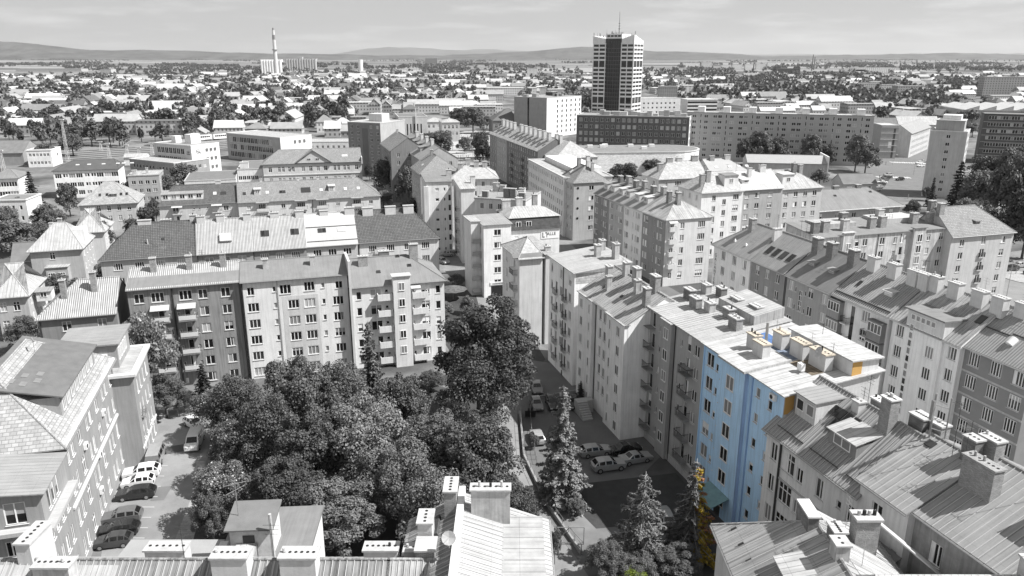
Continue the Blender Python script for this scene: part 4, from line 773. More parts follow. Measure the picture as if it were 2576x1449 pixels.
S3 = terrace((1977, 690), (2096, 735), 'mid grey terrace house with narrow stair window and dark felt roof', .25, RF_GREY, lambda L: grid(L, [(.12, 1.25, 1.6, '2'), (.57, 1.25, 1.6, '2'), (.88, 1.25, 1.6, '2')], floors(17, 5, 3.0)) + [(.3 * L, 11.6, 1.0, 3.6, 'g')] + grid(L, [(.22, .45, .9, '1'), (.45, .45, .9, '1')], floors(17, 5, 3.0)))
for x, m in ((.6, BRICKD), (4.2, BRICKD), (9.2, BRICKD)): S3.chimney(x, 4.8, 1.5, 1.1, 2.4, m)
S3.dormer(2.6, 1.4, 2.4, .7, 2.4, wallm(.3), RF_CORRM); S3.dormer(7.4, 1.4, 2.4, .7, 2.4, wallm(.3), RF_CORRM)
S4 = terrace((2094, 736), (2241, 795), 'white terrace house with glazed bays, small wire balconies and dark stair strip', .58, RF_CORRM, lambda L: grid(L, [(.62, 1.6, 1.7, '3')], floors(17, 5, 3.0)), seams=.4)
h = S4; h.sheet('stair_strip', 'f', .37 * h.L, 1.0, .43 * h.L, 16.2, GL[4], .03)
for i in range(5):
    z = 13.6 - 3.0 * i; h.balcony('f', .12 * h.L, z, 2.6, .9, 'bay', wallm(.28)); h.balcony('f', .86 * h.L, z - .6, 2.7, .9, 'bay', wallm(.24)); h.balcony('f', .31 * h.L, z - .3, 1.3, .8, 'rail'); h.balcony('f', .68 * h.L, z - .9, 1.3, .8, 'rail')
for x in (2.0, 6.2, 10.0, 12.0): h.chimney(x, 5.0, 1.7, 1.0, 2.0, STACKW, 4)
h.skylight('f', 2.6, .35, .7, 1.0); h.dormer(8.6, 1.6, 2.2, .8, 2.6, wallm(.6), RF_WHITE); h.patch('snow_rail', 'f', h.L / 2, .06, h.L - .5, .08, .15, DARKM)
S5 = terrace((2244, 798), (2422, 868), 'white terrace house with flat-topped stair tower and glass brick strip', .62, RF_WORN, lambda L: grid(L, [(.13, 1.35, 1.7, '3'), (.64, 1.35, 1.7, '3'), (.9, 1.35, 1.7, '3')], floors(17, 5, 3.0)), seams=.5)
h = S5; tw = h.bay('f', .24 * h.L, .78 * h.L, .35, 0, 17.0, [(.72 * .54 * h.L, 13.6 - 3 * i, 1.35, 1.7, '3') for i in range(5)]); bx = MB().box(.24 * h.L, -.35, 17, .78 * h.L, 4.2, 19.2).build('stair_tower', wallm(.62), h.root)
MB().hexa([(.2 * h.L, -.7, 19.2), (.8 * h.L, -.7, 19.2), (.82 * h.L, 5.0, 19.2), (.5 * h.L, 6.2, 19.2), (.22 * h.L, 4.6, 19.2)], [(.2 * h.L, -.7, 19.4), (.8 * h.L, -.7, 19.4), (.82 * h.L, 5.0, 19.4), (.5 * h.L, 6.2, 19.4), (.22 * h.L, 4.6, 19.4)]).build('stair_tower_roof', RF_GREY, bx)
for i in range(5): put('window', win_meshes(.75, .8, '1')[3][2], bx, (.33 * h.L + i * .85, -.48, 17.9))
for i in range(12): put('window', win_meshes(.7, 1.0, '1')[3][rng.randrange(3)], tw, (.09 * h.L, -.48, 16.3 - i * 1.12))
for x in (1.2, 4.6, 8.4, 11.4): h.chimney(x, 5.2, 1.8, 1.1, 1.9, STACKW, 5)
h.skylight('f', .93 * h.L, .5, .9, 1.4)
S6 = terrace((2424, 866), (2600, 935), 'grey banded terrace house at the right edge with ribbed roof and round vents', surf('banded plaster', .24, var=.15), RF_CORRM, lambda L: grid(L, [(.18, 1.6, 1.8, '4'), (.52, 1.6, 1.8, '4'), (.85, 1.6, 1.8, '4')], floors(17, 5, 3.05)))
h = S6
for i in range(6): h.sheet('facade_band', 'f', .05, 16.6 - 3.05 * i, h.L, 16.85 - 3.05 * i, wallm(.45), .04)
for x in (2.0, 5.5, 9): h.patch('snow_rail', 'f', x, .25 + .1 * (x % 3), 3.4, .1, .1, DARKM)
h.chimney(2.5, 5.4, 1.6, 1, 1.6, STACKW, 5); h.text('sign_letters', 'f', 5.0, 2.4, 'arsty', .9, INK)
for x in (4.6, 9.4): p, ux, up, nn = h.slope('f', x, .3); MB().beam(p - up * .1, p + Vector((0, 0, .1)) + up * .9, .5, n=12).build('roof_vent', FRAME, h.root)

# ------------------------------------------------------------------ blocks behind the terrace, right
T1 = House('hip_roof_block', 'long low building with dark grey hipped roof and white eaves line', 'public building', (1934, 535), (2266, 513), 10, 13, 17, zr=14.2, hl=7.5, hr=7, rmat=RF_GREY, wall=wallm(.4), f=lambda L: grid(L, [(.08, 1.5, 1.5, '2'), (.17, 2.3, 1.7, '3'), (.27, 1, 1.4, '1'), (.37, 2.4, 1.6, '3'), (.52, 2.4, 1.6, '3'), (.64, 1.5, 1.5, '2'), (.78, 2.4, 1.6, '4'), (.93, 1.5, 1.7, '2')], [7.0, 3.6]), o=.9)
MB().box(-.9, -1.0, 9.3, T1.L + .9, -.9, 9.6).build('white_fascia', FRAME, T1.root)
for x, t in ((11, .5), (25, .6), (38, .7)): T1.skylight('f', x, t, .9, .7)
for x in (8, 14, 18, 27, 35): T1.chimney(x, 6.6, 1.6, .8, 1.0, BRICKD)
T2 = House('apartment_block', 'weathered block with many brick chimneys and patched flat roofs, before the long dark hip roof', AP, (2057, 598), (2399, 575), 16.5, 11, 17, roof='shed', zr=17.4, rmat=RF_GREY, wall=surf('weathered plaster', .52, var=.35, scale=.6, streak=.4), o=.3,
           f=lambda L: grid(L, [(.06, .9, 1.4, '1'), (.12, 1.2, 1.5, '2'), (.28, 1.0, 1.5, '1'), (.34, 1.2, 1.5, '2'), (.47, 1.2, 1.5, '2'), (.57, .9, 1.4, '1'), (.83, .9, 1.4, '2'), (.93, 1.2, 1.5, '2')], floors(16.5, 5, 2.95)) + grid(L, [(.62, .9, 2.1, '1n')], floors(16.5, 5, 2.95)))
h = T2; h.bay('f', .69 * h.L, .78 * h.L, .7, 0, 17.2, [(1.6, 14.2 - 2.4 * i, 1.3, 1.7, 'g') for i in range(6)], cap=RF_GREY); h.bay('f', .16 * h.L, .24 * h.L, .6, 0, 17.3, [(1.4, 12.5 - 3.2 * i, 1.2, 2.6, 'g') for i in range(4)], cap=RF_WHITE)
for i in range(4): h.balcony('f', .6 * h.L, 10.9 - 2.95 * i, 2.0, 1, 'solid')
for x, y, m in ((1.0, 3, BRICKD), (3.6, 3.2, BRICK), (8.5, 3.2, STACK), (15.5, 3.4, BRICK), (18.4, 3.6, BRICK), (27.5, 4.4, BRICK), (31.5, 4.0, BRICK), (12, 8, BRICKD), (22, 8.5, STACK)): h.chimney(x, y, 1.5, 1.1, 2.4, m, 4)
MB().box(19.5, 5.5, 17.0, 30, 10.8, 18.1).build('roof_storey', RF_WHITE, h.root); MB().box(4.5, 5.5, 16.8, 13.5, 10.8, 17.9).build('roof_storey', RF_LIGHT, h.root); h.pipe('f', .435 * h.L)
T3 = House('apartment_block', 'corner block with grey tiled hip roof and small central balconies, before the park trees', AP, (2397, 595), (2550, 581), 15.2, 11.5, 17, zr=20.2, hr=6, rmat=RF_TILEM, wall=wallm(.5), f=lambda L: grid(L, [(.18, 1.2, 1.5, '2'), (.84, 1.2, 1.5, '2')], floors(15.2, 5, 2.9)) + grid(L, [(.52, 1.2, 1.9, '2n')], floors(15.2, 5, 2.9)))
for i in range(4): T3.balcony('f', .52 * T3.L, 9.7 - 2.9 * i + .3, 1.6, .35, 'rail')
T3.chimney(.6, 4.6, 1.3, 1, 2.2, BRICK); T3.chimney(.6, 7.2, 1.2, 1, 2.6, BRICKD); T3.dormer(8.6, 1.3, 1.9, .7, 1.6, RF_TILEM, RF_TILEM)

# ------------------------------------------------------------------ corner block of four colours and its neighbours
GU = 'sections of the four-tone corner block'
ang = -71.5; PA, PB = site(1496, 485, 16), site(1676, 553, 16); dU = (PB - PA); cuts = [0, .235, .46, .71, 1]
tones = [(.22, 'dark section with pale window fields, far end of the four-tone corner block'), (.36, 'mid grey section of the four-tone corner block'), (.66, 'white section with grey check fields of the four-tone corner block'), (.24, 'dark corner section with hipped worn roof of the four-tone corner block')]
for i, (tn, lab) in enumerate(tones):
    a, b_ = PA + dU * cuts[i], PA + dU * cuts[i + 1]
    h = House('block_section', lab, AP, (a.x, a.y, 0), (b_.x, b_.y, 0), 16, 12.2, raw=True, zr=19.6, hr=6 if i == 3 else 0, rmat=(RF_GREY, RF_MID, RF_MID, RF_WORN)[i], wall=wallm(tn), group=GU, o=.35, wr=wallm(.62) if i == 3 else None,
              f=lambda L: grid(L, [(.2, 1.2, 1.5, '2'), (.8, 1.2, 1.5, '2')], floors(16, 5, 2.95)) + grid(L, [(.52, .45, 1.6, '1n')], floors(16, 5, 2.95)),
              r=(lambda L: grid(L, [(.14, .9, 1.5, '2n'), (.36, 1.1, 1.5, '2'), (.78, 1.9, 1.5, '4')], floors(16, 5, 2.95))) if i == 3 else ())
    for z in floors(16, 5, 2.95):
        for u in (.06, .64): h.sheet('window_field', 'f', u * h.L + .1, z - .05, (u + .06) * h.L, z + 1.55, wallm(.6 if tn < .5 else .4))
    if i == 3:
        h.sheet('corner_facade', 'r', .0, .05, .02, .1, wallm(.6)); 
        for z in floors(16, 5, 2.95)[:4]: h.balcony('r', 1.7, z - .2, 2.0, .9, 'solid', wallm(.6))
        h.awning('r', 1.7, 15.7, 2.2, 1.0); h.chimney(4.5, 4.4, 1.0, 1, 2.6, BRICKD); h.chimney(7, 5.4, 1.0, 1, 2.8, BRICK)
        for q0, q1 in ((.02, .24), (.245, .55), (.56, .985)): pass
    else: h.dormer(h.L * .3, 2.2, 2.0, 1.7, 3, wallm(.5), RF_WHITE if i else RF_MID, 1); h.dormer(h.L * .75, 2.2, 2.0, 1.7, 3, wallm(.5), RF_WHITE if i == 2 else RF_MID, 1); h.chimney(h.L * .5, 5.4, 1.6, .9, 1.8, BRICKD); h.chimney(h.L * .9, 6.0, 1.6, .9, 1.8, BRICK)
U2 = House('apartment_block', 'tall white block with bright slate roof, two chimney stacks and one big dormer', AP, (1767, 485), (1869, 478), 18, 12, 18, zr=22.2, hl=5.5, rmat=RF_SLATEL, wall=wallm(.74), f=lambda L: grid(L, [(.3, 1.1, 1.5, '2'), (.55, 1.1, 1.5, '2', -1.2), (.83, 1.7, 1.5, '3')], floors(18, 6, 2.9)), l=lambda L: grid(L, even(3, .9), floors(18, 6, 2.9)))
U2.chimney(1.8, 3.2, 1.3, 1, 2.8, BRICK); U2.chimney(3.4, 3.2, 1.3, 1, 2.8, BRICK); U2.dormer(9.4, 4.2, 1.2, 3.0, 3.2, wallm(.7), RF_GREY, 1)
U3 = House('apartment_block', 'grey block with patchy bright roof joined to the right of the tall white block', AP, (1869, 478), (1968, 471), 18, 12, 18, zr=22, rmat=surf('patchy bright roof', .46, var=.4, scale=.8, streak=.3), wall=wallm(.38), f=lambda L: grid(L, [(.13, 1.3, 1.5, '2'), (.38, 1.3, 1.5, '2'), (.7, 1.4, 1.4, '3')], floors(18, 5, 2.9)))
U3.dormer(2.0, 2, 1.6, 1.2, 2.2, wallm(.7), RF_WHITE); U3.chimney(4.5, 4, 1.0, .9, 2.4, STACKW); U3.chimney(9.5, 5.4, 1.8, .9, 1.8, STACKW, 5)
U4 = House('apartment_block', 'end block with white dormer and worn hip roof, right of the patchy bright roof', AP, (1966, 477), (2064, 468), 17, 12, 18, zr=21.2, hr=6, rmat=RF_WORN, wall=wallm(.5), f=lambda L: grid(L, even(4, 1.3), floors(17, 5, 2.9))); U4.dormer(3.4, 3.8, 1.0, 3.0, 3.4, wallm(.72), RF_WHITE, 1); U4.chimney(7.5, 4.5, 1.1, 1, 3, BRICKD); U4.chimney(10, 5, 1.2, 1, 2.6, BRICK)
U5 = House('apartment_block', 'block with glaring pale roof behind the four-tone corner block', AP, (1656, 450), (1781, 445), 15, 12, 17, zr=19.4, hl=6, rmat=RF_SLATEL, wall=wallm(.5), f=lambda L: grid(L, [(.15, 1.1, 1.4, '2'), (.4, 2.2, 1.5, '4'), (.75, 2.2, 1.5, '4')], floors(15, 4, 2.9)), l=lambda L: grid(L, even(2), floors(15, 4, 2.9)))
U5.chimney(2.8, 5, 1.6, 1.2, 2.0, BRICK); U5.chimney(6.5, 6, 2, 1, 1.2, BRICK); U5.chimney(10, 6.2, 2, 1, 1.2, STACK); U5.chimney(15.5, 6, 2.2, 1, 1.6, BRICK)
U5b = House('apartment_block', 'block with matt grey roof and row of bright skylights, behind the tall white block', AP, (1790, 440), (1895, 436), 15, 13, 17, zr=19.2, hr=6, rmat=surf('matt grey roof', .34, var=.12), wall=wallm(.5), f=lambda L: grid(L, even(5), floors(15, 4, 2.9)))
for x in (3, 8, 11.5, 14.5): U5b.skylight('f', x, .4, 1.1, .9, True)
U5b.chimney(3, 6, 1.6, 1, 1.4, BRICK); U5b.chimney(9, 6.3, 2, 1, 1.3, STACK)

# ------------------------------------------------------------------ the middle: sign house, white tower house and the block behind
M1 = House('tower_house', 'tall narrow white house with one window column, left of the lettered mansard house', AP, (1218, 569), (1284, 562), 16.5, 9, 17, roof='shed', zr=17.0, rmat=RF_MID, wall=wallm(.78), o=.3, f=lambda L: grid(L, [(.5, 1.6, 1.35, '2')], floors(16.5, 5, 2.85)), l=lambda L: grid(L, [(.3, .8, 1.6, '1'), (.7, .8, 1.6, '1')], floors(16.5, 5, 2.85)))
h = M1; lw = MB().box(-2.2, 2.6, 0, -.001, 9, 16.9).build('set_back_flank', wallm(.7), h.root); MB().box(-2.4, 2.4, 16.9, .1, 9.2, 17.1).build('flank_roof', RF_LIGHT, lw)
for i in range(5): p = (-1.2, 2.6, 12.2 - 2.85 * i); MB().box(-2.1, 1.8, p[2], -.1, 2.59, p[2] + .12).box(-2.1, 1.8, p[2] + .12, -.1, 1.84, p[2] + .95).build('balcony', METAL, h.root)
h.sheet('shop_sign', 'f', 1.4, 2.8, 5.4, 3.5, surf('sign white', .72), .15); h.text('sign_letters', 'f', 3.5, 2.98, 'RADIOMETER a.s.', .42, INK, out=.18); h.bay('f', 1.6, 4.8, .02, .05, 2.6, wall=GL[4], name='shop_window')
M2 = House('mansard_house', 'house with dark shingled mansard storey and white lettered sign', AP, (1285, 581), (1407, 572), 13.4, 11, 17, roof='flat', o=.1, rmat=RF_MID, wall=wallm(.68), f=lambda L: grid(L, [(.12, 1.0, 2.2, 'x')], [9.8]) + grid(L, [(.32, 1.2, 1.6, '2')], floors(13.4, 4, 3.0)[1:]), noroof=True)
h = M2; L_ = h.L; i_ = .55
md = MB(); md.hexa([(-.3, -.4, 13.4), (L_ + .3, -.4, 13.4), (L_ + .3, 11.3, 13.4), (-.3, 11.3, 13.4)], [(0, i_, 16.2), (L_, i_, 16.2), (L_, 11, 16.2), (0, 11, 16.2)]); mo = md.build('mansard', WOOD, h.root)
mr = MB(); a, b_, c, d = (-.4, .2, 16.2), (L_ + .4, .2, 16.2), (L_ + .4, 11.4, 16.2), (-.4, 11.4, 16.2); r0, r1 = (2.5, 5.6, 17.9), (L_ - 3.4, 5.6, 17.9)
mr.poly([a, b_, r1, r0]); mr.poly([b_, c, r1]); mr.poly([c, d, r0, r1]); mr.poly([d, a, r0]); mr.poly([d, c, b_, a]); h.roof = mr.build('roof', RF_LIGHT, h.root)
for u in (1.9, 4.4): put('window', win_meshes(1.3, 1.4, '2')[3][0], mo, (u, -.18, 14.0))
h.sheet('sign_board', 'f', .62 * L_, 11.0, .985 * L_, 12.9, plain('white sign board', .8), .1); h.text('sign_letters', 'f', .83 * L_, 11.75, 'ALLE', 1.05, INK, out=.12)
lg = MB().box(.645 * L_, -.13, 11.5, .652 * L_ + .1, -.105, 12.5).box(.645 * L_, -.13, 11.3, .645 * L_ + .55, -.105, 11.5).box(.7 * L_, -.13, 12.3, .7 * L_ + .5, -.105, 12.5).box(.7 * L_ + .36, -.13, 11.3, .7 * L_ + .5, -.105, 12.3); lg.build('sign_logo', INK, h.root); h.balcony('f', 1.6, 9.6, 2.2, .8, 'railw')
h.kind = 'flat'; h.ze = 17.2; h.chimney(1.4, 8.5, 2.0, 1, 1.6, STACK, 5); h.chimney(5, 9.5, 1.6, 1, 1.8, STACK, 2); h.chimney(9, 9.5, 1.2, 1, 2.4, BRICK, 2); h.antenna(6.5, 9, 2.5)
M3 = House('apartment_block', 'block with bare front wall and bright hip roof, joining the courtyard row', AP, (1306, 650), (1366, 647), 17.0, 11, 17, zr=19.6, hl=3.4, hr=1.2, rmat=RF_SLATEL, wall=wallm(.6), l=lambda L: grid(L, even(2, .9), floors(17, 5, 2.95)))
for i in range(4): M3.balcony('l', 8.6, 13.6 - 2.95 * i, 2.4, .9, 'rail')
M3.patch('roof_apron', 'f', M3.L / 2, .0, M3.L + 2.5, 1.2, .03, RF_DARK); pass
M4 = House('apartment_block', 'block with tangled dark roof and many stacks between bright hip roof and courtyard row', AP, (1372, 640), (1392, 640), 17.4, 12, 17, roof='shed', zr=18.0, rmat=RF_SLATE, wall=wallm(.55)); 
M4.chimney(1.0, 2.0, 1.0, .8, .9, STACK, 2)
N1 = House('tower_house', 'tall block with bare white wall crossed by a diagonal shadow', AP, (1072, 458), (1136, 458), 20, 14, 12, roof='shed', zr=20.4, rmat=RF_GREY, wall=wallm(.72), o=.3, lo=True, f=lambda L: grid(L, [(.42, 1.0, .8, '1'), (.72, .5, .9, '1')], floors(20, 7, 2.7)) + grid(L, [(.92, .8, 1.7, '1n')], floors(20, 7, 2.7)), l=lambda L: grid(L, even(3, .9), floors(20, 6, 2.9)))
N1.bay('f', -.8, .4, .6, 0, 19, wall=wallm(.6))
N2 = House('tower_house', 'tall block with shadowed wall and lean-to roof right of the bare white wall', AP, (1157, 473), (1198, 478), 19.5, 14, 12, roof='shed', zr=20.4, rmat=RF_LIGHT, wall=wallm(.68), o=.3, lo=True, l=lambda L: grid(L, even(4, .9), floors(19.5, 6, 2.9)))
N2.chimney(4, 6, 1.2, 1, 2, STACKW); N1.chimney(7, 8, 1.4, 1, 1.8, STACK)
for i in range(5): N2.balcony('l', 9.5, 13 - 2.9 * i, 2.4, .9, 'rail')
N3 = House('apartment_block', 'flat-roofed grey block crowded with roof stacks behind the tall narrow white house', AP, (1200, 497), (1316, 511), 17.5, 14, -18, roof='flat', o=.1, rmat=[RF_LIGHT, RF_MID], wall=wallm(.58), f=lambda L: grid(L, even(5, 1.0), floors(17.5, 5, 2.9)), l=lambda L: grid(L, even(4, 1.0), floors(17.5, 5, 2.9)), lo=True)
for i in range(9): N3.chimney(rng.uniform(1, N3.L - 1), rng.uniform(2, 12), 1.5, 1.0, rng.uniform(1.2, 2.4), rng.choice((STACK, BRICKD, STACKW)), 4)
N3.antenna(4, 6, 4); N3.antenna(9, 7, 3); N3.dish(3, 10, 19.6, .6)
N4 = House('apartment_block', 'old block with small hipped slate top and white attic storey beside the street corner', AP, (1136, 452), (1252, 446), 16.5, 14, 6, zr=20, hl=5, hr=5, rmat=RF_SLATEL, wall=wallm(.6), lo=True, f=lambda L: grid(L, even(5, 1.0), floors(16.5, 5, 2.9)))
for i in range(5): N4.chimney(rng.uniform(2, N4.L - 2), rng.uniform(5, 9), 1.4, 1.0, 1.8, STACK, 4)

# ------------------------------------------------------------------ street rows towards the station
GK = 'shaded street row left of the bus square'
K1 = House('slab_block', 'nine storey grey slab block with dark loggia column, behind the row of tiled roofs', AP, (880, 307), (950, 312), 23.5, 20, -25, roof='flat', o=.1, rmat=[wallm(.5), RF_LIGHT], wall=wallm(.24), f=lambda L: grid(L, [(.12, 1.3, 1.4, '2'), (.32, 1.3, 1.4, '2'), (.72, 1.3, 1.4, '2'), (.92, 1.3, 1.4, '2')], floors(23.5, 8, 2.8)), lo=True)
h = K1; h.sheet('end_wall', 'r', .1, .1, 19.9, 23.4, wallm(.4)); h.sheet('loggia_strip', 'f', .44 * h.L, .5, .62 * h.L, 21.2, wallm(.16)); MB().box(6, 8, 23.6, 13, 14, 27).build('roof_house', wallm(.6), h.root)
def krow(a, b, z, zr, tn, rm, lab, D=13, **k): return House('street_row_house', lab, AP, a, b, z, D, -73, zr=zr, rmat=rm, wall=wallm(tn), group=GK, lo=True, f=lambda L: grid(L, even(max(2, int(L / 3.4)), 1.15, 1.5), floors(z, 5, 2.9)), r=lambda L: grid(L, even(3, 1.1), floors(z, 5, 2.9)), **k)
h = krow((953, 360), (988, 379), 19, 23.5, .22, RF_TILEM, 'street row house with tiled gable against the nine storey slab'); h.chimney(5, 6, .8, .8, 1.4, STACK, 1)
h = krow((1002, 360), (1054, 402), 18, 22, .42, RF_MID, 'street row house with lean-to dormers, between two tiled roofs')
for x in (10, 20, 30, 40): h.dormer(x, 5, 2, 1.5, 3, wallm(.35), RF_GREY); h.chimney(x + 4, 6, 2.4, 1, 2, STACKW)
h = krow((1034, 420), (1058, 437), 17.5, 22, .36, RF_TILEM, 'street row house with twin tiled gables before the tall bare white wall', hr=6); h.skylight('f', 8, .3, 1, .8, True); h.chimney(4, 6, .8, .8, 1.6, BRICK, 1)
GJ = 'long shaded row right of the bus square'
def jrow(fa, fb, tn, lab, **k):
    a, b_ = site(1232, 335, 18.3), site(1353, 380, 18.3); d = b_ - a; p, q = a + d * fa, a + d * fb
    h = House('street_row_house', lab, AP, (p.x, p.y, 0), (q.x, q.y, 0), 18.3, 14, raw=True, zr=22.6, rmat=RF_SLATE, wall=wallm(tn), group=GJ, lo=True, f=lambda L: grid(L, even(max(2, int(L / 3.2)), 1.2, 1.5), floors(18.3, 6, 2.85)), **k)
    for i in range(int(h.L / 6)): h.chimney(3 + i * 6, 5.6, 2.6, 1.1, 2.8, STACKW, 3); h.skylight('f', 5 + i * 6, .35, .9, 1.3)
    return h
h = jrow(0, .17, .26, 'far end section with blank corner of the long shaded row'); h = jrow(.17, .4, .36, 'pale middle section of the long shaded row'); h = jrow(.4, 1.0, .17, 'dark balconied section of the long shaded row')
for i in range(4):
    for u in (.2, .55, .85): h.balcony('f', u * h.L, 12.4 - 2.85 * i, 2.6, .9, 'solid', wallm(.17))
J2 = House('corner_house', 'house with bright hipped corner roof at the near end of the long shaded row', AP, (1353, 380), (1395, 398), 17, 16, -73, zr=22, hr=7, rmat=RF_SLATEL, wall=wallm(.5), lo=True, f=lambda L: grid(L, even(8, 1.2), floors(17, 5, 2.9)), r=lambda L: grid(L, even(4, 1.3), floors(17, 5, 2.9)))
J2.chimney(6, 6, 2, 1, 3, STACKW); J2.chimney(10, 6, 2, 1, 3, STACKW)
J3 = House('office_block', 'white modern office with regular small windows and open triangular roof terrace', 'office building', (1339, 402), (1408, 449), 17.5, 15, -77, roof='flat', o=.3, rmat=[RF_WHITE, RF_LIGHT], wall=wallm(.62), lo=True, f=lambda L: grid(L, even(18, 1.0, 1.7, '1', .02, .98), floors(17.5, 5, 3.1)))
MB().box(3, 5, 17.6, J3.L - 8, 14.5, 19.2).build('roof_storey', wallm(.65), J3.root); MB().box(J3.L - 14, 3.0, 17.65, J3.L - 2, 9, 17.72).build('terrace', RF_DARK, J3.root)
J4 = House('corner_house', 'corner house with grey tiled hip roof and three round windows', AP, (1406, 445), (1445, 460), 17, 11, -73, zr=21, hl=3, hr=5, rmat=RF_TILEM, wall=wallm(.42), f=lambda L: grid(L, even(4, 1.15), floors(17, 5, 2.95)), r=lambda L: grid(L, [(.5, 1.5, 1.4, '2')], floors(17, 5, 2.95)))
for i in range(4): q = J4.at('r', 1.3, 15.4 - 2.95 * i, .03)[0]; MB().beam((q[0] - .02, q[1], q[2]), (q[0] + .03, q[1], q[2]), .35, n=16).build('round_window', GL[0], J4.root)
J4.chimney(3, 5, 1.2, .9, 2.2, BRICK); J4.chimney(7, 6.2, 1.0, 1, 3.4, STACKW); J4.chimney(8.6, 7, .9, .9, 2.4, STACK); J4.skylight('f', 3.2, .4, .9, 1.2, True)
wb_ = House('white_slab', 'white windowed cube with grey blank flank, left of the dark office', 'office building', (1305, 243), (1364, 248), 25.5, 39, -40, roof='flat', o=.1, rmat=[RF_WHITE, RF_MID], wall=wallm(.3), lo=True, dark=True)  # flank's shade put into a darker wall tone, sunlit side paler
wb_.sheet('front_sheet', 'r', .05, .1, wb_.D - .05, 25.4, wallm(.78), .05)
for i in range(7):
    for j in range(6): put('window', win_meshes(1.3, 1.9, '1')[3][0], wb_.root, wb_.at('r', wb_.D * (.3 + .13 * j), 22.4 - 3.3 * i, .32)[0], R(90))
wb_.sheet('dark_joint', 'f', .42 * wb_.L, .1, .47 * wb_.L, 25.3, GL[4], .05)  # dark glass strip running up the flank
for i in range(10): wb_.chimney(rng.uniform(3, wb_.L - 2), rng.uniform(3, 36), rng.uniform(1, 4), rng.uniform(1, 4), rng.uniform(.8, 2.8), rng.choice((METAL, STACKW, DARKM)), 0)
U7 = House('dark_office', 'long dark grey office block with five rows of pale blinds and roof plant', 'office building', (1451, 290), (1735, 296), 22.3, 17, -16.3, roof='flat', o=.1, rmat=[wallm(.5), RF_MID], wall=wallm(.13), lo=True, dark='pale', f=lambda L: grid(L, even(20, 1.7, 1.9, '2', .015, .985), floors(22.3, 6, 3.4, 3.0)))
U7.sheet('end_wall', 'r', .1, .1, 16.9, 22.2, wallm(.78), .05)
for i in range(6):
    for j in range(4): put('window', win_meshes(1.2, 2.4, '1')[3][0], U7.root, U7.at('r', 3 + j * 3.6, 18.9 - 3.4 * i, .32)[0], R(90))
for i in range(16): U7.chimney(12 + i * 2.8, rng.uniform(4, 13), rng.uniform(2, 4.5), rng.uniform(2, 4), rng.uniform(1, 3.0), rng.choice((METAL, STACKW, CAP)), 0)
PN = House('panel_block', 'long eight storey panel block with white stair heads, behind the round white store', AP, (1727, 283), (2200, 293), 24, 12, -18, roof='flat', o=.15, rmat=[wallm(.3), RF_LIGHT], wall=surf('panel concrete', .42, var=.08, pat='joint', per=3.2, dark=.8), lo=True,
           f=lambda L: grid(L, [c for k in range(7) for c in ((.02 + k / 7.0 + .0, 1.9, 1.45, '2'), (.047 + k / 7.0, 1.9, 1.45, '2'), (.083 + k / 7.0, .7, 1.9, '1'), (.113 + k / 7.0, 1.9, 1.45, '2'))], floors(24, 8, 2.82)))
for k in range(7): MB().box(PN.L * (.06 + k / 7), 3, 24.1, PN.L * (.1 + k / 7), 9, 27).build('stair_head', wallm(.72), PN.root)
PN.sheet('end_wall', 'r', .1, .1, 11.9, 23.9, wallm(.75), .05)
V1 = House('point_block', 'grey point block with one window column and roof terrace, beside the tall spruce', AP, (2340, 331), (2436, 332), 24.8, 15, -33, roof='flat', o=.05, rmat=[wallm(.6), RF_LIGHT], wall=wallm(.5), lo=True, f=lambda L: grid(L, [(.5, 1.4, 1.3, '2')], floors(24.8, 8, 2.85)), r=lambda L: grid(L, even(4, 1.5), floors(24.8, 8, 2.85)))
ph = MB().box(1.2, 2.2, 24.9, V1.L - 1.5, 12, 28.6).build('penthouse', wallm(.36), V1.root); MB().box(1.0, 2.0, 28.6, V1.L - 1.3, 12.2, 28.9).build('penthouse_roof', RF_WHITE, ph); MB().box(3, 4, 28.9, V1.L - 3, 11, 30.6).build('lift_house', wallm(.72), ph)
V2 = House('curtain_wall_office', 'office with checkered dark panels and window bands at the right edge', 'office building', (2476, 287), (2640, 292), 24, 16, -26, roof='flat', o=.1, rmat=[DARKM, RF_DARK], wall=wallm(.1), lo=True, f=lambda L: grid(L, [(c + o_, 1.15, 1.7, '1') for c in (.1, .28, .46, .64, .82) for o_ in (0, .045, .09, .135)], floors(24, 6, 3.3)))
for i in range(6): V2.sheet('facade_band', 'f', .2, 20.6 - 3.3 * i - .3, V2.L, 20.6 - 3.3 * i - .12, wallm(.5), .05)
V3 = House('unfinished_house', 'corner house under construction with open storeys and hoarding', 'building', (2200, 311), (2284, 322), 17, 14, -8, roof='flat', o=.05, rmat=[wallm(.6), RF_WHITE], wall=wallm(.36), lo=True, r=lambda L: grid(L, even(4, 2.0, 1.8, '3'), floors(17, 5, 3.2)))
for i in range(5): V3.sheet('slab_edge', 'f', .05, 16.2 - 3.2 * i, V3.L, 16.5 - 3.2 * i, wallm(.6), .1)
V3.sheet('opening_strip', 'f', .72 * V3.L, .4, .84 * V3.L, 15.5, wallm(.1)); V3.sheet('hoarding_sign', 'f', .5 * V3.L, 5.5, .68 * V3.L, 8.8, plain('banner white', .75))
va, vb = site(2284, 397), site(2333, 375); vh = height(2284, 397, 336)
V3b = House('row_house', 'pale side street row house with four window rows, right of the unfinished corner', AP, (va.x, va.y, 0), (vb.x, vb.y, 0), vh, 12, raw=True, zr=vh + 4, rmat=RF_MID, wall=wallm(.5), lo=True, f=lambda L: grid(L, even(int(L / 3.2), 1.2, 1.6), floors(vh, 4, 3.1)))
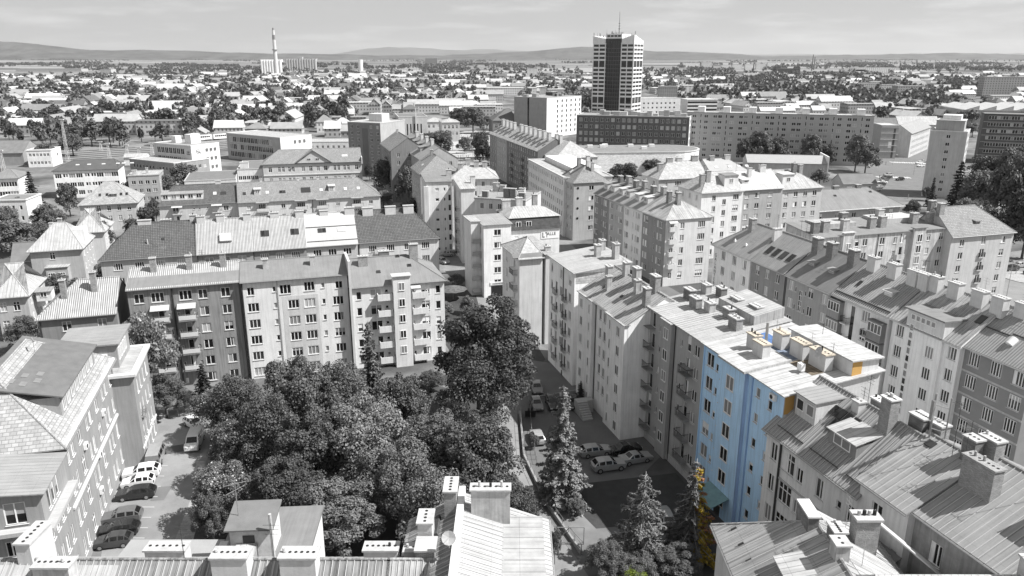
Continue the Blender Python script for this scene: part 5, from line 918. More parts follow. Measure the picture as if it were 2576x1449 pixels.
House('row_house', 'row house with dark roof and three white stacks behind the unfinished corner', AP, (2206, 318), (2270, 316), 10, 12, -4, zr=14.5, rmat=RF_DARK, wall=wallm(.45), lo=True, f=lambda L: grid(L, even(7, 1.2, 1.5), [6.8, 3.4]))
House('row_house', 'row house with light roof behind the side street, left of the point block', AP, (2272, 315), (2352, 311), 11, 12, -4, zr=15.5, rmat=RF_LIGHT, wall=wallm(.5), lo=True, f=lambda L: grid(L, even(8, 1.2, 1.5), [7.6, 4.2]))
V4 = House('garden_pavilion', 'small house with dark gable roof by the parked cars', 'house', (2122, 462), (2205, 460), 4.2, 9, 5, zr=7.2, rmat=RF_DARK, wall=wallm(.45), f=lambda L: grid(L, even(3, 2.2, 1.4, '3'), [1.6]), r=lambda L: grid(L, even(3, 1, 1.6, '2'), [1.4]))
V5 = House('long_shed', 'long shed with shallow pale roof and white gable wall, before the panel block trees', 'shed', (1872, 400), (2098, 422), 6, 16, -9, roof='gable', zr=8.6, rmat=surf('shed roof', .32, var=.1), wall=wallm(.5)); MB().box(0, -.6, 0, .5, 16.6, 9.2).build('gable_wall', wallm(.78), V5.root, (V5.L, 0, 0))
# round white store
cst = site(1575, 440); rs_ = thing('round_store', 'windowless white store with rounded end and flat grey roof', 'store', (cst.x, cst.y + 14, 0), R(5)); pts = []
for i in range(13): a = R(-90 + 180 * i / 12); pts.append((22 + 14 * math.cos(a), 14 * math.sin(a)))
pts += [(-24, 14), (-24, -14)]
MB().hexa([(x, y, 0) for x, y in pts], [(x, y, 10) for x, y in pts]).build('wall', surf('store cladding', .8, var=.08, pat='plank', dark=.85), rs_)
MB().hexa([(x * 1.008, y * 1.015, 10.002) for x, y in pts], [(x * 1.008, y * 1.015, 10.35) for x, y in pts]).build('parapet', wallm(.55), rs_); MB().hexa([(x * .985, y * .97, 10.352) for x, y in pts], [(x * .985, y * .97, 10.38) for x, y in pts]).build('roof', RF_GREY, rs_)
for x, y in ((-16, 4), (-8, 8), (-10, 4), (4, 6), (14, 5), (8, -4)): MB().box(x, y, 10.38, x + 2.6, y + 2, 11.6).build('roof_unit', wallm(.7), rs_)

# ------------------------------------------------------------------ roofs right under the tower
GB = 'roofs just below the viewpoint'
B1 = House('front_house', 'long front house with rusty seamed roof and white chimney boxes along the bottom edge', 'house', (-37, 36.2, 0), (-8.6, 36.2, 0), 12.3, 18, raw=True, zr=18.6, yr=9.2, rmat=surf('front rusty sheet', .27, var=.5, scale=.45, streak=.65, pat='seam', per=.5, dark=.6, bump=.03), wall=wallm(.55), o=.5, seams=.5)
h = B1; h.patch('back_felt', 'b', h.L / 2, .02, h.L - .2, 9.0, .02, surf('back slope felt', .2, var=.25))
h.patch('pale_sheet', 'f', 5.2, .02, 9.6, 10.6, .02, surf('pale front sheet', .38, var=.25, scale=.6, streak=.25, pat='seam', per=.36, dark=.7, bump=.03))
for x, y, w, d_, t in ((3.6, 10.2, 1.0, 2.6, 2.2), (6.2, 8.0, 2.4, 1.1, 1.5), (12.6, 10.6, 2.8, 1.0, 1.1), (18.0, 8.4, 2.4, 1.2, 1.7), (22.6, 8.4, 2.4, 1.2, 1.7)): h.chimney(x, y, w, d_, t, STACKW if x != 6.2 else STACK, 6)
for x in (14.4, 20.6, 25.4): h.antenna(x, 9.2, 3.0, rng.randrange(2))
B1b = House('front_house', 'light seamed roof with one dark roof window beside the rusty front roof', 'house', (-8.4, 36.2, 0), (-3.4, 36.2, 0), 12.3, 18, raw=True, zr=18.6, yr=9.2, rmat=surf('worn pale sheet', .36, var=.5, scale=.7, streak=.5, pat='seam', per=.42, dark=.6, bump=.03), wall=wallm(.55), o=.5, seams=.42); B1b.skylight('f', 2.2, .62, 1.2, 2.2); B1b.chimney(-1.0, 11.4, 2.4, 1.0, 1.1, STACKW, 6); B1b.chimney(1.8, 11.2, 2.2, 1.0, 1.0, STACKW, 5)
B2 = House('front_house', 'low house with split roof, dark sheet left and pale terrace right, beside the path', 'house', (2.6, 38, 0), (2.6, 52.6, 0), 17.0, 10.4, raw=True, zr=19.3, yr=6.3, rmat=surf('sheet with cross seams', .4, var=.25, scale=.6, streak=.2, pat='seam', per=.5, dark=.72, bump=.03), wall=wallm(.55), o=.3, seams=.55)
h = B2; h.patch('dark_slope', 'b', h.L / 2, .02, h.L, 4.4, .02, surf('dark rusty slope', .22, var=.5, scale=.8, streak=.5, pat='seam', per=.4, dark=.55, bump=.03))
MB().box(1.0, .3, 16.8, h.L - 1.4, 4.3, 18.35).build('terrace', surf('terrace sheet', .38, var=.35, scale=.7, streak=.2, pat='seam', per=1.3, dark=.6), h.root)
MB().box(-.2, 6.2, 18.6, h.L + .2, 6.7, 20.0).build('fire_wall', surf('fire wall', .55, var=.4, scale=2), h.root)
h.chimney(12.6, 4.2, .9, 2.9, 2.6, STACK, 7); h.chimney(3.2, 2.6, 1.1, 3.0, 1.6, STACK, 6); h.chimney(13.2, 7.2, 2.0, .9, 2.2, BRICK, 5); h.chimney(10.2, 8.8, 1.7, 1.0, 2.3, STACKW, 4); h.chimney(8.2, 8.6, 1.5, 1.3, 1.3, BRICK, 0, RF_WHITE); h.dish(7.2, 6.9, 20.6, .5, 180)
h.patch('snow_board', 'b', 8, .5, 2.2, .3, .3, WOOD); h.patch('snow_board', 'b', 3.0, .55, 2.4, .3, .3, WOOD)
B3 = House('front_house', 'hipped seamed roof with brick stacks at the lower right, beside the garden spruces', 'house', (17.7, 57.2, 0), (17.7, 38, 0), 13.4, 12.4, raw=True, zr=17.0, yr=6.1, hl=4.8, rmat=surf('wide seam sheet', .33, var=.2, scale=.5, streak=.45, pat='seam', per=.9, dark=.65, bump=.03), wall=wallm(.45), o=.5, seams=.9)
h = B3; h.chimney(4.4, 5.6, 2.4, .8, 1.2, BRICKD, 0, STACKW); h.chimney(7.4, 6.6, 1.4, .9, 1.5, BRICKD, 6); h.chimney(9.0, 6.2, 1.2, 1.0, 1.2, STACK, 2); h.dormer(8.6, 2.6, 2.4, .7, 2.4, wallm(.3), RF_LIGHT, 1, .6)
for i in range(6): h.patch('snow_guard', 'f', 1.4 + i * 2.1, .12, .12, .5, .12, DARKM)
h.antenna(7.4, 7.2, 4.6, 1); h.antenna(9, 8, 3.0)
h.patch('white_back', 'b', 12.0, .02, 9.5, 6.0, .03, RF_LIGHT)
B4 = House('front_house', 'bright seamed front roof along the bottom right edge', 'house', (24.2, 34.6, 0), (50, 34.6, 0), 12.6, 17, raw=True, zr=18.9, yr=8.6, rmat=surf('bright front sheet', .45, var=.25, scale=.6, streak=.3, pat='seam', per=.44, dark=.6, bump=.03), wall=wallm(.5), o=.5, seams=.44)
B4.chimney(10.6, 8.4, 2.4, 1.1, 1.6, STACK, 5); B4.chimney(20.0, 10.0, 2.0, 1.1, 1.6, BRICK, 4); B4.antenna(9.6, 8.6, 3.0, 1); B4.dish(10.0, 8.2, 21.8, .5)
for x, y, z1 in ((23.0, 52.0, 19.5),): 
    st_ = thing('chimney_stack', 'free brick chimney stack with leaning planks behind the seamed lower right roof', 'chimney', (27.6, 52.2, 0)); MB().box(-.9, -.6, 8, .9, .6, 17.6).build('stack', BRICK, st_); MB().box(-1.05, -.75, 17.6, 1.05, .75, 17.8).build('cap', CAP, st_)
    for i in range(4): MB().beam((-.6 + .4 * i, 0, 17.8), (-.6 + .4 * i, 0, 18.2), .14, n=8).build('flue', FLUE_BLACK if i % 2 else CAP, st_)
    for i in range(3): MB().beam((.9, -.3 + .4 * i, 17.2), (5.6, -2.4 + .6 * i, 13.6), .09).build('plank', STACKW, st_)
ht_ = thing('roof_stair_hut', 'stair hut with mono-pitch roof and dark door on a flat roof, bottom left of centre', 'hut', (-26.6, 56.2, 0), R(4))
MB().box(1, -2, 0, 8.6, 9, 9.5).build('wall', wallm(.68), ht_); MB().box(.8, -2.3, 9.5, 8.8, 9.3, 9.8).build('flat_roof', RF_GREY, ht_)
hb = MB().box(2.1, 1.6, 9.81, 5.7, 4.6, 12.6).build('hut_wall', surf('hut plaster', .6, var=.35, scale=1.2), ht_); MB().hexa([(1.8, 1.1, 12.6), (6.0, 1.1, 12.6), (6.0, 4.9, 13.2), (1.8, 4.9, 13.2)], [(1.8, 1.1, 12.75), (6.0, 1.1, 12.75), (6.0, 4.9, 13.35), (1.8, 4.9, 13.35)]).build('hut_roof', RF_DARK, ht_)
MB().box(3.2, 1.54, 9.9, 4.2, 1.595, 11.9).build('door', plain('dark door', .03), ht_); MB().hexa([(2.6, -1.6, 9.82), (4.4, -1.6, 9.82), (4.4, 1.9, 9.82), (2.6, 1.9, 9.82)], [(2.6, -1.6, 10.0), (4.4, -1.6, 10.0), (4.4, 1.9, 11.3), (2.6, 1.9, 11.3)]).build('hatch', RF_WORN, ht_); MB().beam((5.9, .9, 8), (5.9, .9, 14.4), .14, n=8).build('pipe', CAP, ht_)
MB().box(1.0, 1.5, 9.8, 1.7, 2.4, 10.9).build('small_stack', STACKW, ht_); MB().beam((2.6, 3, 13), (2.6, 3, 16.6), .04, n=5).beam((1.7, 2.6, 16.2), (3.5, 3.4, 16.2), .03).beam((2.0, 2.2, 15.6), (3.2, 3.8, 15.6), .03).build('antenna', METAL, ht_)
fe = MB().box(-37, 53.6, 0, -27.9, 64.5, 7.0).build('flat_roof_extension', surf('pale felt', .3, var=.15), None); tag(fe, 'low flat-roofed extension with pale felt beside the stair hut', 'annexe')

for hh_ in (S1, S2, S3, S4, S5, S6, T2, U2, U3, U5, J4, N4, R6, R7):
    for k_ in range(2): hh_.antenna(rng.uniform(1, hh_.L - 1), hh_.D * .5 + rng.uniform(-.6, .6), rng.uniform(1.8, 3.2), rng.randrange(2))
RB.sheet('grey_bounce_sheet', 'b', .02, .05, RB.L - .02, 19.2, wallm(.5), .02)  # unseen grey sheet added so the back throws no blue bounce light
# ------------------------------------------------------------------ landmarks of the middle distance and the far town
post = House('post_office', 'white post office tower block with horn emblem and dark side windows', 'office building', (386, 360), (479, 368), 14.5, 15, -30, roof='flat', o=.1, rmat=[wallm(.7), RF_MID], wall=wallm(.5), lo=True, f=lambda L: grid(L, even(7, 2.3, 2.6, '2', .08, .82), [10.6, 6.8]))
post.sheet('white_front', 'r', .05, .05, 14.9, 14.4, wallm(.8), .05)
for i in range(3):
    for j in range(3): put('window', win_meshes(1.3, 1.6, '2')[3][0], post.root, post.at('r', 8.0 + j * 2.2, 11.4 - 3.8 * i, .32)[0], R(90))
ring = MB()
for i in range(16): a0, a1 = 2 * math.pi * i / 16, 2 * math.pi * (i + 1) / 16; q0, q1 = post.at('r', 3.4 + .8 * math.cos(a0), 12.0 + .8 * math.sin(a0), .1)[0], post.at('r', 3.4 + .8 * math.cos(a1), 12.0 + .8 * math.sin(a1), .1)[0]; ring.beam(q0, q1, .14)
q0, q1 = post.at('r', 2.2, 12.6, .1)[0], post.at('r', 4.8, 11.2, .1)[0]; ring.beam(q0, q1, .1, w2=.32); ring.build('horn_emblem', plain('emblem grey', .3), post.root)
post.text('sign_letters', 'f', post.L * .92, 11.6, 'CESKA', .75, INK, out=.08); post.text('sign_letters', 'f', post.L * .92, 10.7, 'POSTA', .75, INK, out=.08)
MB().box(6, 5, 14.6, 9, 8, 17.6).build('roof_house', wallm(.75), post.root); MB().box(14, 6, 14.6, 18, 11, 18.6).build('roof_house', wallm(.78), post.root)
pw = House('post_office_wing', 'low grey wing with window ribbon before the post office tower', 'office building', (335, 399), (427, 413), 8.5, 18, -30, roof='flat', o=.15, rmat=[wallm(.6), RF_LIGHT], wall=wallm(.3), lo=True, f=lambda L: grid(L, even(12, 1.1, 1.5, '1'), [5.2]), r=lambda L: grid(L, even(6, 1.5, 1.5), [5.2]))
pw.sheet('base_strip', 'f', .1, .1, pw.L, 3.6, wallm(.12))
f2 = House('flat_office', 'long flat office with tall dark window bays and white end wall, beyond the post office', 'office building', (573, 335), (700, 348), 13, 20, -35, roof='flat', o=.1, rmat=[wallm(.6), RF_LIGHT], wall=wallm(.42), lo=True, f=lambda L: grid(L, even(12, 2.6, 2.7, '2', .05, .86), [9, 5.2, 1.4]))
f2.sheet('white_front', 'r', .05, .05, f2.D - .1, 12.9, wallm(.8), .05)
for j in range(3): put('window', win_meshes(1.5, 1.8, '2')[3][0], f2.root, f2.at('r', 9 + j * 3, 9.6, .32)[0], R(90))
House('flat_office', 'low white office with window row right of the long flat office', 'office building', (742, 358), (880, 357), 8, 14, 4, roof='flat', o=.1, rmat=[wallm(.7), RF_LIGHT], wall=wallm(.7), lo=True, f=lambda L: grid(L, even(9, 1.2, 1.4), [4.8, 1.4]))
House('rail_shed', 'old brick rail shed with big dark roof at the left edge of the yard', 'shed', (-40, 385), (54, 385), 6, 20, 8, zr=11, rmat=RF_DARK, wall=wallm(.3), lo=True)
House('rail_office', 'white two storey rail office with flat pale roof beside the round tree', 'office building', (44, 386), (146, 372), 8, 14, 12, roof='flat', o=.2, rmat=[wallm(.75), RF_LIGHT], wall=wallm(.76), lo=True, f=lambda L: grid(L, even(6, 1.1, 1.4), [5.2, 1.4]))
House('rail_hut', 'small white hut between the tracks', 'hut', (310, 396), (368, 394), 4, 8, 14, zr=5.2, rmat=RF_LIGHT, wall=wallm(.75), lo=True)
h = House('station_hall', 'cinema-like hall with bright vertical fins and slim pylon by the bus square', 'public building', (1004, 297), (1072, 292), 17, 30, 12, roof='flat', o=.1, rmat=[wallm(.6), RF_DARK], wall=wallm(.5), lo=True)
for i in range(6): h.sheet('dark_slot', 'f', .16 * h.L + i * .12 * h.L, 2.0, .2 * h.L + i * .12 * h.L, 13, GL[4], .06)
MB().box(h.L * .58, -.8, 0, h.L * .62, -.2, 22).build('pylon', wallm(.6), h.root); MB().box(-18, 0, 0, -.1, 30, 14.5).build('side_hall', wallm(.2), h.root)
for lab, a, b_, z, tn in (('two storey station house with arched windows beside the finned hall', (1074, 310), (1117, 303), 9, .5), ('square station house with round-topped windows before the tall poplars', (1112, 308), (1156, 307), 12, .42)):
    House('station_house', lab, 'public building', a, b_, z, 16, 12, zr=z + 2, hl=6, hr=6, rmat=RF_LIGHT, wall=wallm(tn), lo=True, f=lambda L: grid(L, even(4, 1.4, 2.2, 'x'), [z - 4, z - 8]))
House('hip_hall', 'hall with dark hip roof left of the white windowed cube', 'hall', (1238, 302), (1305, 304), 10, 26, 8, zr=17, hl=11, hr=4, rmat=surf('hall slate', .12), wall=wallm(.25), lo=True, f=lambda L: grid(L, even(6, 1.8, 2.4, 'x'), [5]))

# the high-rise
tp = site(1487, 292); TW = thing('high_rise_tower', 'black and white striped high-rise with dark glass centre and rooftop aerials', 'high-rise', (tp.x, tp.y, 0), R(-28))
WT = wallm(.78, .04); TH = height(1487, 292, 97); fwid = 46.0; dep = 30.0
sh = MB(); sh.box(.3, .3, 0, 14.2, dep - .3, TH - 3); sh.box(32, .3, 0, fwid - .3, dep - .3, TH - 3); sh.box(14.2, 1.5, 0, 32, dep - 2, TH + 1.5); sh.build('glass_core', plain('tower glass', .02, .08), TW)
TW.scale = (.82, .8, 1); nfl = 18; fhh = (TH - 5) / nfl
for i in range(nfl + 1):
    if i in (12, 13, 4, 3) and i != 12 and i != 3: continue
    z = i * fhh
    for x0, x1 in ((0, 14.5), (31.7, fwid)): MB().box(x0, 0, z, x1, dep, z + fhh * .44).build('floor_band', WT, TW)
for x in (0, 6.6, 13.6, 31.7, 38.2, fwid - .9): MB().box(x, -.15, 0, x + .9, .6, TH - 4.2).build('pillar', WT, TW)
for y in (-.15, 9.5, 19.5, dep - .8): MB().box(fwid - .6, y, 0, fwid + .15, y + .9, TH - 4.2).build('pillar', WT, TW)
for i in range(1, nfl): MB().box(14.25, 1.3, i * fhh, 31.95, 1.5, i * fhh + .3).build('floor_line', plain('core line', .11), TW)
for x in (17.5, 20.2, 23, 25.8, 28.5): MB().box(x, 1.2, 0, x + .35, 1.5, TH - 2).build('mullion', plain('dark mullion', .06), TW)
MB().box(14.0, .9, TH - .2, 32.2, dep - 1, TH + 3.6).build('crown', WT, TW)
for i in range(4): MB().box(15.5 + i * 4, .82, TH + 1.2, 18.6 + i * 4, .9, TH + 2.7).build('crown_window', plain('tower glass', .02, .08), TW)
MB().hexa([(-.2, -.2, TH - 3.8), (13.9, -.2, TH - 3.8), (13.9, dep, TH - 3.8), (-.2, dep, TH - 3.8)], [(-.2, -.2, TH + 2.2), (13.9, -.2, TH - .4), (13.9, dep, TH - .4), (-.2, dep, TH + 2.2)]).build('wing_roof', WT, TW)
MB().hexa([(32.3, -.2, TH - 3.8), (fwid + .2, -.2, TH - 3.8), (fwid + .2, dep, TH - 3.8), (32.3, dep, TH - 3.8)], [(32.3, -.2, TH - .4), (fwid + .2, -.2, TH + 3), (fwid + .2, dep, TH - 2), (32.3, dep, TH - 1)]).build('wing_roof', WT, TW)
an = MB(); an.beam((26, 8, TH + 3), (26, 8, TH + 22), .35, n=5, w2=.12)
for i in range(3): an.beam((25, 8, TH + 8 + i * 2.2), (27, 8, TH + 8 + i * 2.2), .25)
an.build('mast', DARKM, TW)
for i in range(34):
    x = rng.uniform(0, fwid); y = rng.uniform(.5, 9); zz = TH + (3.4 if 14 < x < 32 else .5); MB().beam((x, y, zz - 1.5), (x, y, zz + rng.uniform(1.0, 5.5)), rng.uniform(.12, .3), n=4).beam((x - .7, y, zz + 1), (x + .7, y, zz + 1), .2, n=5).build('aerial', rng.choice((DARKM, METAL)), TW)
# low wings at the foot of the tower
House('tower_annexe', 'white curved annexe with glazed ground floor at the foot of the high-rise', 'office building', (1592, 258), (1655, 240), 14, 18, 12, roof='flat', o=.1, rmat=[wallm(.75), RF_LIGHT], wall=wallm(.7), lo=True, f=lambda L: grid(L, even(14, 1.6, 1.6, '1'), [9, 5, 1]))
h = House('scaffold_building', 'building wrapped in scaffolding right of the high-rise', 'building', (1655, 214), (1708, 222), 24, 16, -10, roof='flat', o=.1, rmat=[wallm(.4), RF_DARK], wall=wallm(.32), lo=True)
sf = MB()
for i in range(10): x = i * h.L / 9; sf.beam((x, -1.4, 0), (x, -1.4, 24.5), .12)
for j in range(9): sf.beam((0, -1.4, j * 3), (h.L, -1.4, j * 3), .14)
sf.build('scaffolding', wallm(.6), h.root)
h = House('terraced_office', 'stepped white office with dark window bands beyond the panel block', 'office building', (1735, 252), (1800, 250), 14, 22, 4, roof='flat', o=.3, rmat=[wallm(.75), RF_WHITE], wall=wallm(.75), lo=True)
for i in range(4): h.sheet('window_band', 'f', .1, 1.4 + i * 3.2, h.L - .1, 2.9 + i * 3.2, GL[0], .05)
# factory chimney, silos, tank
cp = site(697, 193); CH = height(697, 193, 76); FC = thing('factory_chimney', 'tall slender factory chimney with bands and ring platform on the horizon', 'chimney', (cp.x, cp.y, 0))
m = MB()
for i in range(10):
    t0, t1 = i / 10, (i + 1) / 10; m.beam((0, 0, CH * t0), (0, 0, CH * t1), 6.2 - 2.9 * t0, i >= 8 and i % 2 == 0, 14, 6.2 - 2.9 * t1)
m.build('shaft', [surf('chimney concrete', .55, scale=.05), surf('chimney band', .2)], FC); m = MB(); m.beam((0, 0, CH * .575), (0, 0, CH * .59), 7, 0, 14); m.beam((0, 0, CH), (0, 0, CH * 1.05), 2.2, 0, 10); m.build('platform', surf('chimney band', .2), FC)
def silo(px0, px1, yb, yt, n, tn, name, lab):
    a, b_ = site(px0, yb), site(px1, yb); hh = height((px0 + px1) / 2, yb, yt); t = thing(name, lab, 'silo', ((a.x + b_.x) / 2, a.y, 0)); w = (b_ - a).length; r = w / n / 2
    for i in range(n): MB().beam((-w / 2 + r * (2 * i + 1), 0, 0), (-w / 2 + r * (2 * i + 1), 0, hh), r * 1.06, 0, 14).build('silo_cell', wallm(tn), t)
    MB().box(-w / 2, 1, hh * .9, w / 2, 14, hh * 1.06).build('gallery', wallm(tn), t); return t
silo(658, 711, 190, 152, 8, .78, 'grain_silo', 'white ribbed grain silo beside the factory chimney')
t = silo(720, 798, 178, 149, 12, .4, 'grain_silo', 'grey ribbed grain silo with middle tower right of the factory chimney'); MB().box(-6, -3, 0, 6, 12, height(760, 178, 143)).build('head_tower', wallm(.42), t)
c = site(908, 178); MB().beam((0, 0, 0), (0, 0, height(908, 178, 150)), 8, 0, 18).build('storage_tank', wallm(.7), None, (c.x, c.y, 0)); tag(bpy.data.objects['storage_tank'], 'white cylindrical storage tank right of the grey silo', 'tank')
for px, yb, yt, lab in ((2042, 178, 137, 'taller of two dark chimneys beside the round-gabled works'), (2047, 176, 143, 'shorter of two dark chimneys beside the round-gabled works'), (1895, 180, 150, 'slim dark chimney between far pale slab blocks')):
    c = site(px, yb); o = MB().beam((0, 0, 0), (0, 0, height(px, yb, yt)), 2.2, 0, 10, 1.4).build('works_chimney', wallm(.12), None, (c.x, c.y, 0)); tag(o, lab, 'chimney', 'far works chimneys')
def slab(px0, px1, yb, yt, tn, lab, D=14, name='far_slab_block', per=3.2, flat=True, cat='apartment block'):
    a, b_ = site(px0, yb), site(px1, yb); hh = height((px0 + px1) / 2, yb, yt)
    return House(name, lab, cat, (a.x, a.y, 0), (b_.x, b_.y, 0), hh, D, raw=True, roof='flat' if flat else 'gable', zr=hh * 1.25, o=.2, rmat=RF_LIGHT if flat else RF_GREY, wall=surf('far wall %.2f' % tn, tn, pat='wins', per=per, dark=.35, var=.06), lo=True)
for i, (p0, p1, yb, yt, tn) in enumerate(((1718, 1760, 168, 158, .7), (1765, 1790, 169, 156, .6), (1814, 1838, 176, 163, .72), (1842, 1866, 175, 162, .74), (1874, 1898, 176, 161, .74), (1902, 1926, 175, 160, .7), (1930, 1952, 173, 157, .76))):
    slab(p0, p1, yb, yt, tn, '%s pale slab block from the left in the far housing estate' % ('first second third fourth fifth sixth seventh'.split()[i]))
slab(2470, 2640, 243, 194, .3, 'large grey panel block with balconies at the right edge', 14, per=3.6)
slab(2150, 2215, 232, 210, .45, 'pale works office with arched window rows beside the railway bank', 18, 'works_office', cat='office building'); slab(2255, 2330, 247, 217, .34, 'dark works office with two bright window rows', 16, 'works_office', cat='office building'); slab(2215, 2262, 240, 214, .55, 'light works office between the arched and the dark one', 16, 'works_office', cat='office building')
slab(2360, 2430, 243, 227, .5, 'grey depot office beside the elevated road', 16, 'works_office', cat='office building')
slab(1070, 1100, 160, 147, .25, 'dark cubic works tower on the horizon', 20, 'works_tower', cat='tower'); slab(1326, 1352, 200, 172, .72, 'white works tower with bright roof left of the high-rise', 20, 'works_tower', cat='tower')
slab(255, 282, 196, 174, .5, 'sloping pale works block on the far left', 24, 'works_tower', cat='tower')
h = slab(1950, 2012, 189, 172, .07, 'dark brick works with two round gables', 26, 'brick_works', cat='factory')
for u in (.1, .9):
    p = h.at('f', u * h.L, h.ze, .1)[0]; MB().beam((p[0], p[1], p[2] - 1), (p[0], p[1] + 20, p[2] - 1), 7, n=14).build('round_gable', wallm(.07), h.root)
halls = [(0, 190, 199, 190, .72), (0, 155, 213, 201, .78), (155, 300, 208, 199, .72), (40, 205, 180, 173, .45), (296, 345, 214, 205, .7), (335, 460, 206, 190, .5), (180, 240, 222, 213, .7), (875, 1010, 195, 187, .72), (930, 1060, 190, 181, .55), (1225, 1350, 238, 222, .7), (1245, 1420, 218, 205, .72), (1165, 1260, 215, 207, .6), (1350, 1485, 226, 214, .66), (1380, 1490, 200, 187, .4),
         (1160, 1230, 230, 216, .55), (1490, 1620, 214, 206, .6), (1630, 1720, 212, 202, .72), (1620, 1690, 196, 186, .6), (1720, 1780, 232, 216, .66), (1700, 1800, 205, 197, .5), (2124, 2180, 184, 175, .74), (2150, 2254, 184, 170, .78), (2255, 2300, 196, 186, .7), (2180, 2300, 200, 192, .62), (2330, 2420, 190, 181, .72), (2360, 2470, 206, 196, .7), (2420, 2576, 192, 184, .66), (2300, 2400, 212, 202, .7), (2080, 2170, 248, 236, .6), (1840, 1920, 262, 253, .66),
         (620, 700, 214, 205, .6), (1000, 1120, 178, 174, .75), (1190, 1480, 166, 163, .7)]
hall_by = {}
for i, (p0, p1, yb, yt, tn) in enumerate(halls):
    side = 'left of the factory chimney' if p1 < 700 else ('between the silos and the high-rise' if p0 < 1500 else 'right of the high-rise')
    hall_by.setdefault(side, []).append((p0, p1, yb, yt, tn))
for side, q in hall_by.items():
    q.sort()
    for i, (p0, p1, yb, yt, tn) in enumerate(q): slab(p0, p1, yb, yt, tn, 'flat pale industrial hall, %s from the left of those %s' % (ORD[i].replace('nearest', 'first'), side), 45, 'industrial_hall', 6.0, True, 'hall').root['group'] = 'industrial halls'

# saw-tooth depot, right
h = House('saw_tooth_depot', 'wide grey depot with saw-tooth skylight roof behind the street of small roofs', 'hall', (2370, 268), (2640, 290), 12, 60, -10, roof='flat', o=.1, rmat=[wallm(.5), RF_MID], wall=wallm(.4), lo=True)
for i in range(7): MB().hexa([(2 + i * 12, 2, 12.1), (12 + i * 12, 2, 12.1), (12 + i * 12, 56, 12.1), (2 + i * 12, 56, 12.1)], [(2 + i * 12, 2, 12.3), (12 + i * 12, 2, 15.5), (12 + i * 12, 56, 15.5), (2 + i * 12, 56, 12.3)]).build('saw_tooth', RF_WHITE, h.root)

# ------------------------------------------------------------------ the far town: small houses
LAND = [('the factory chimney', cp.x, cp.y), ('the grey silo', *site(760, 178).to_2d()), ('the white storage tank', *site(908, 178).to_2d()), ('the post office tower', *site(470, 400).to_2d()), ('the long flat office', *site(690, 390).to_2d()), ('the finned station hall', *site(1040, 345).to_2d()),
        ('the high-rise', tp.x, tp.y), ('the white windowed cube', *site(1365, 330).to_2d()), ('the round-gabled works', *site(1980, 189).to_2d()), ('the panel block', *site(2000, 400).to_2d()), ('the point block', *site(2380, 480).to_2d()), ('the saw-tooth depot', *site(2450, 290).to_2d()), ('the rail shed', *site(20, 410).to_2d()),
        ('the school', *site(780, 470).to_2d()), ('the rail hut', *site(340, 410).to_2d()), ('the dark works office', *site(2290, 250).to_2d()), ('the white works tower', *site(1340, 202).to_2d()), ('the sloping works block', *site(268, 196).to_2d()), ('the far slab blocks', *site(1880, 176).to_2d())]
LPX = [(n, *seen(x, y, 0)) for n, x, y in LAND]
PLACE = {}
def where(objs):
    """label a crowd of look-alikes by the landmark they stand next to: objs = [(object, description, x, y)]"""
    groups = {}
    for o, desc, x, y in objs:
        px, py = seen(x, y, 0); n, lx, ly = min(LPX, key=lambda q: (q[1] - px) ** 2 + ((q[2] - py) * 3) ** 2)
        side = ('left of' if px < lx else 'right of') if abs(px - lx) > 2.5 * abs(py - ly) else ('beyond' if py < ly else 'in front of')
        groups.setdefault((desc, n, side), []).append(((px - lx) ** 2 + (py - ly) ** 2, o))
    for (desc, n, side), q in groups.items():
        q.sort(key=lambda t: t[0])
        for i, (d_, o) in enumerate(q): o['label'] = ('%s %s %s' % (desc, side, n)) if len(q) == 1 else ('%s %s %s, %s one out' % (desc, side, n, ORD[min(i, len(ORD) - 1)]))
RW = [surf('far town wall %.2f' % t, t, pat='wins', per=2.7, dark=.3, var=.06) for t in (.46, .38, .55, .3, .42)]
RRF = [surf('far roof %.2f' % t, t, var=.25, scale=.3) for t in (.3, .22, .44, .12, .36, .52)]
def house_geo(w, d, e, r, hip):
    wl, rf = MB(), MB(); wl.box(-w / 2, -d / 2, 0, w / 2, d / 2, e, skip='ud'); o = .4; i = d * .45 if hip else 0; z = e - o * (r - e) / (d / 2)
    if not hip: wl.poly([(-w / 2, d / 2, e), (-w / 2, -d / 2, e), (-w / 2, 0, r)]); wl.poly([(w / 2, -d / 2, e), (w / 2, d / 2, e), (w / 2, 0, r)])
    X = w / 2 + o; Y = d / 2 + o; rx = w / 2 - i if hip else X
    rf.poly([(-X, -Y, z), (X, -Y, z), (rx, 0, r), (-rx, 0, r)]); rf.poly([(X, Y, z), (-X, Y, z), (-rx, 0, r), (rx, 0, r)])
    if hip: rf.poly([(-X, Y, z), (-X, -Y, z), (-rx, 0, r)]); rf.poly([(X, -Y, z), (X, Y, z), (rx, 0, r)])
    rf.poly([(-X, -Y, z - .05), (-X, Y, z - .05), (X, Y, z - .05), (X, -Y, z - .05)]); return wl, rf
SH = [(11, 9, 4.2, 8.2, 0, 'small gabled house'), (9, 11, 5.5, 9.5, 0, 'upright gabled house'), (12, 11, 6.5, 10, 1, 'square hip-roofed house'), (20, 10, 6.2, 10, 0, 'long row house'), (30, 11, 8, 12, 0, 'three storey row house'), (26, 15, 8, 8.5, 0, 'flat-topped block'), (14, 9, 3.6, 7, 0, 'low gabled cottage')]
GEO = [house_geo(*s_[:5]) for s_ in SH]
PROT = {}
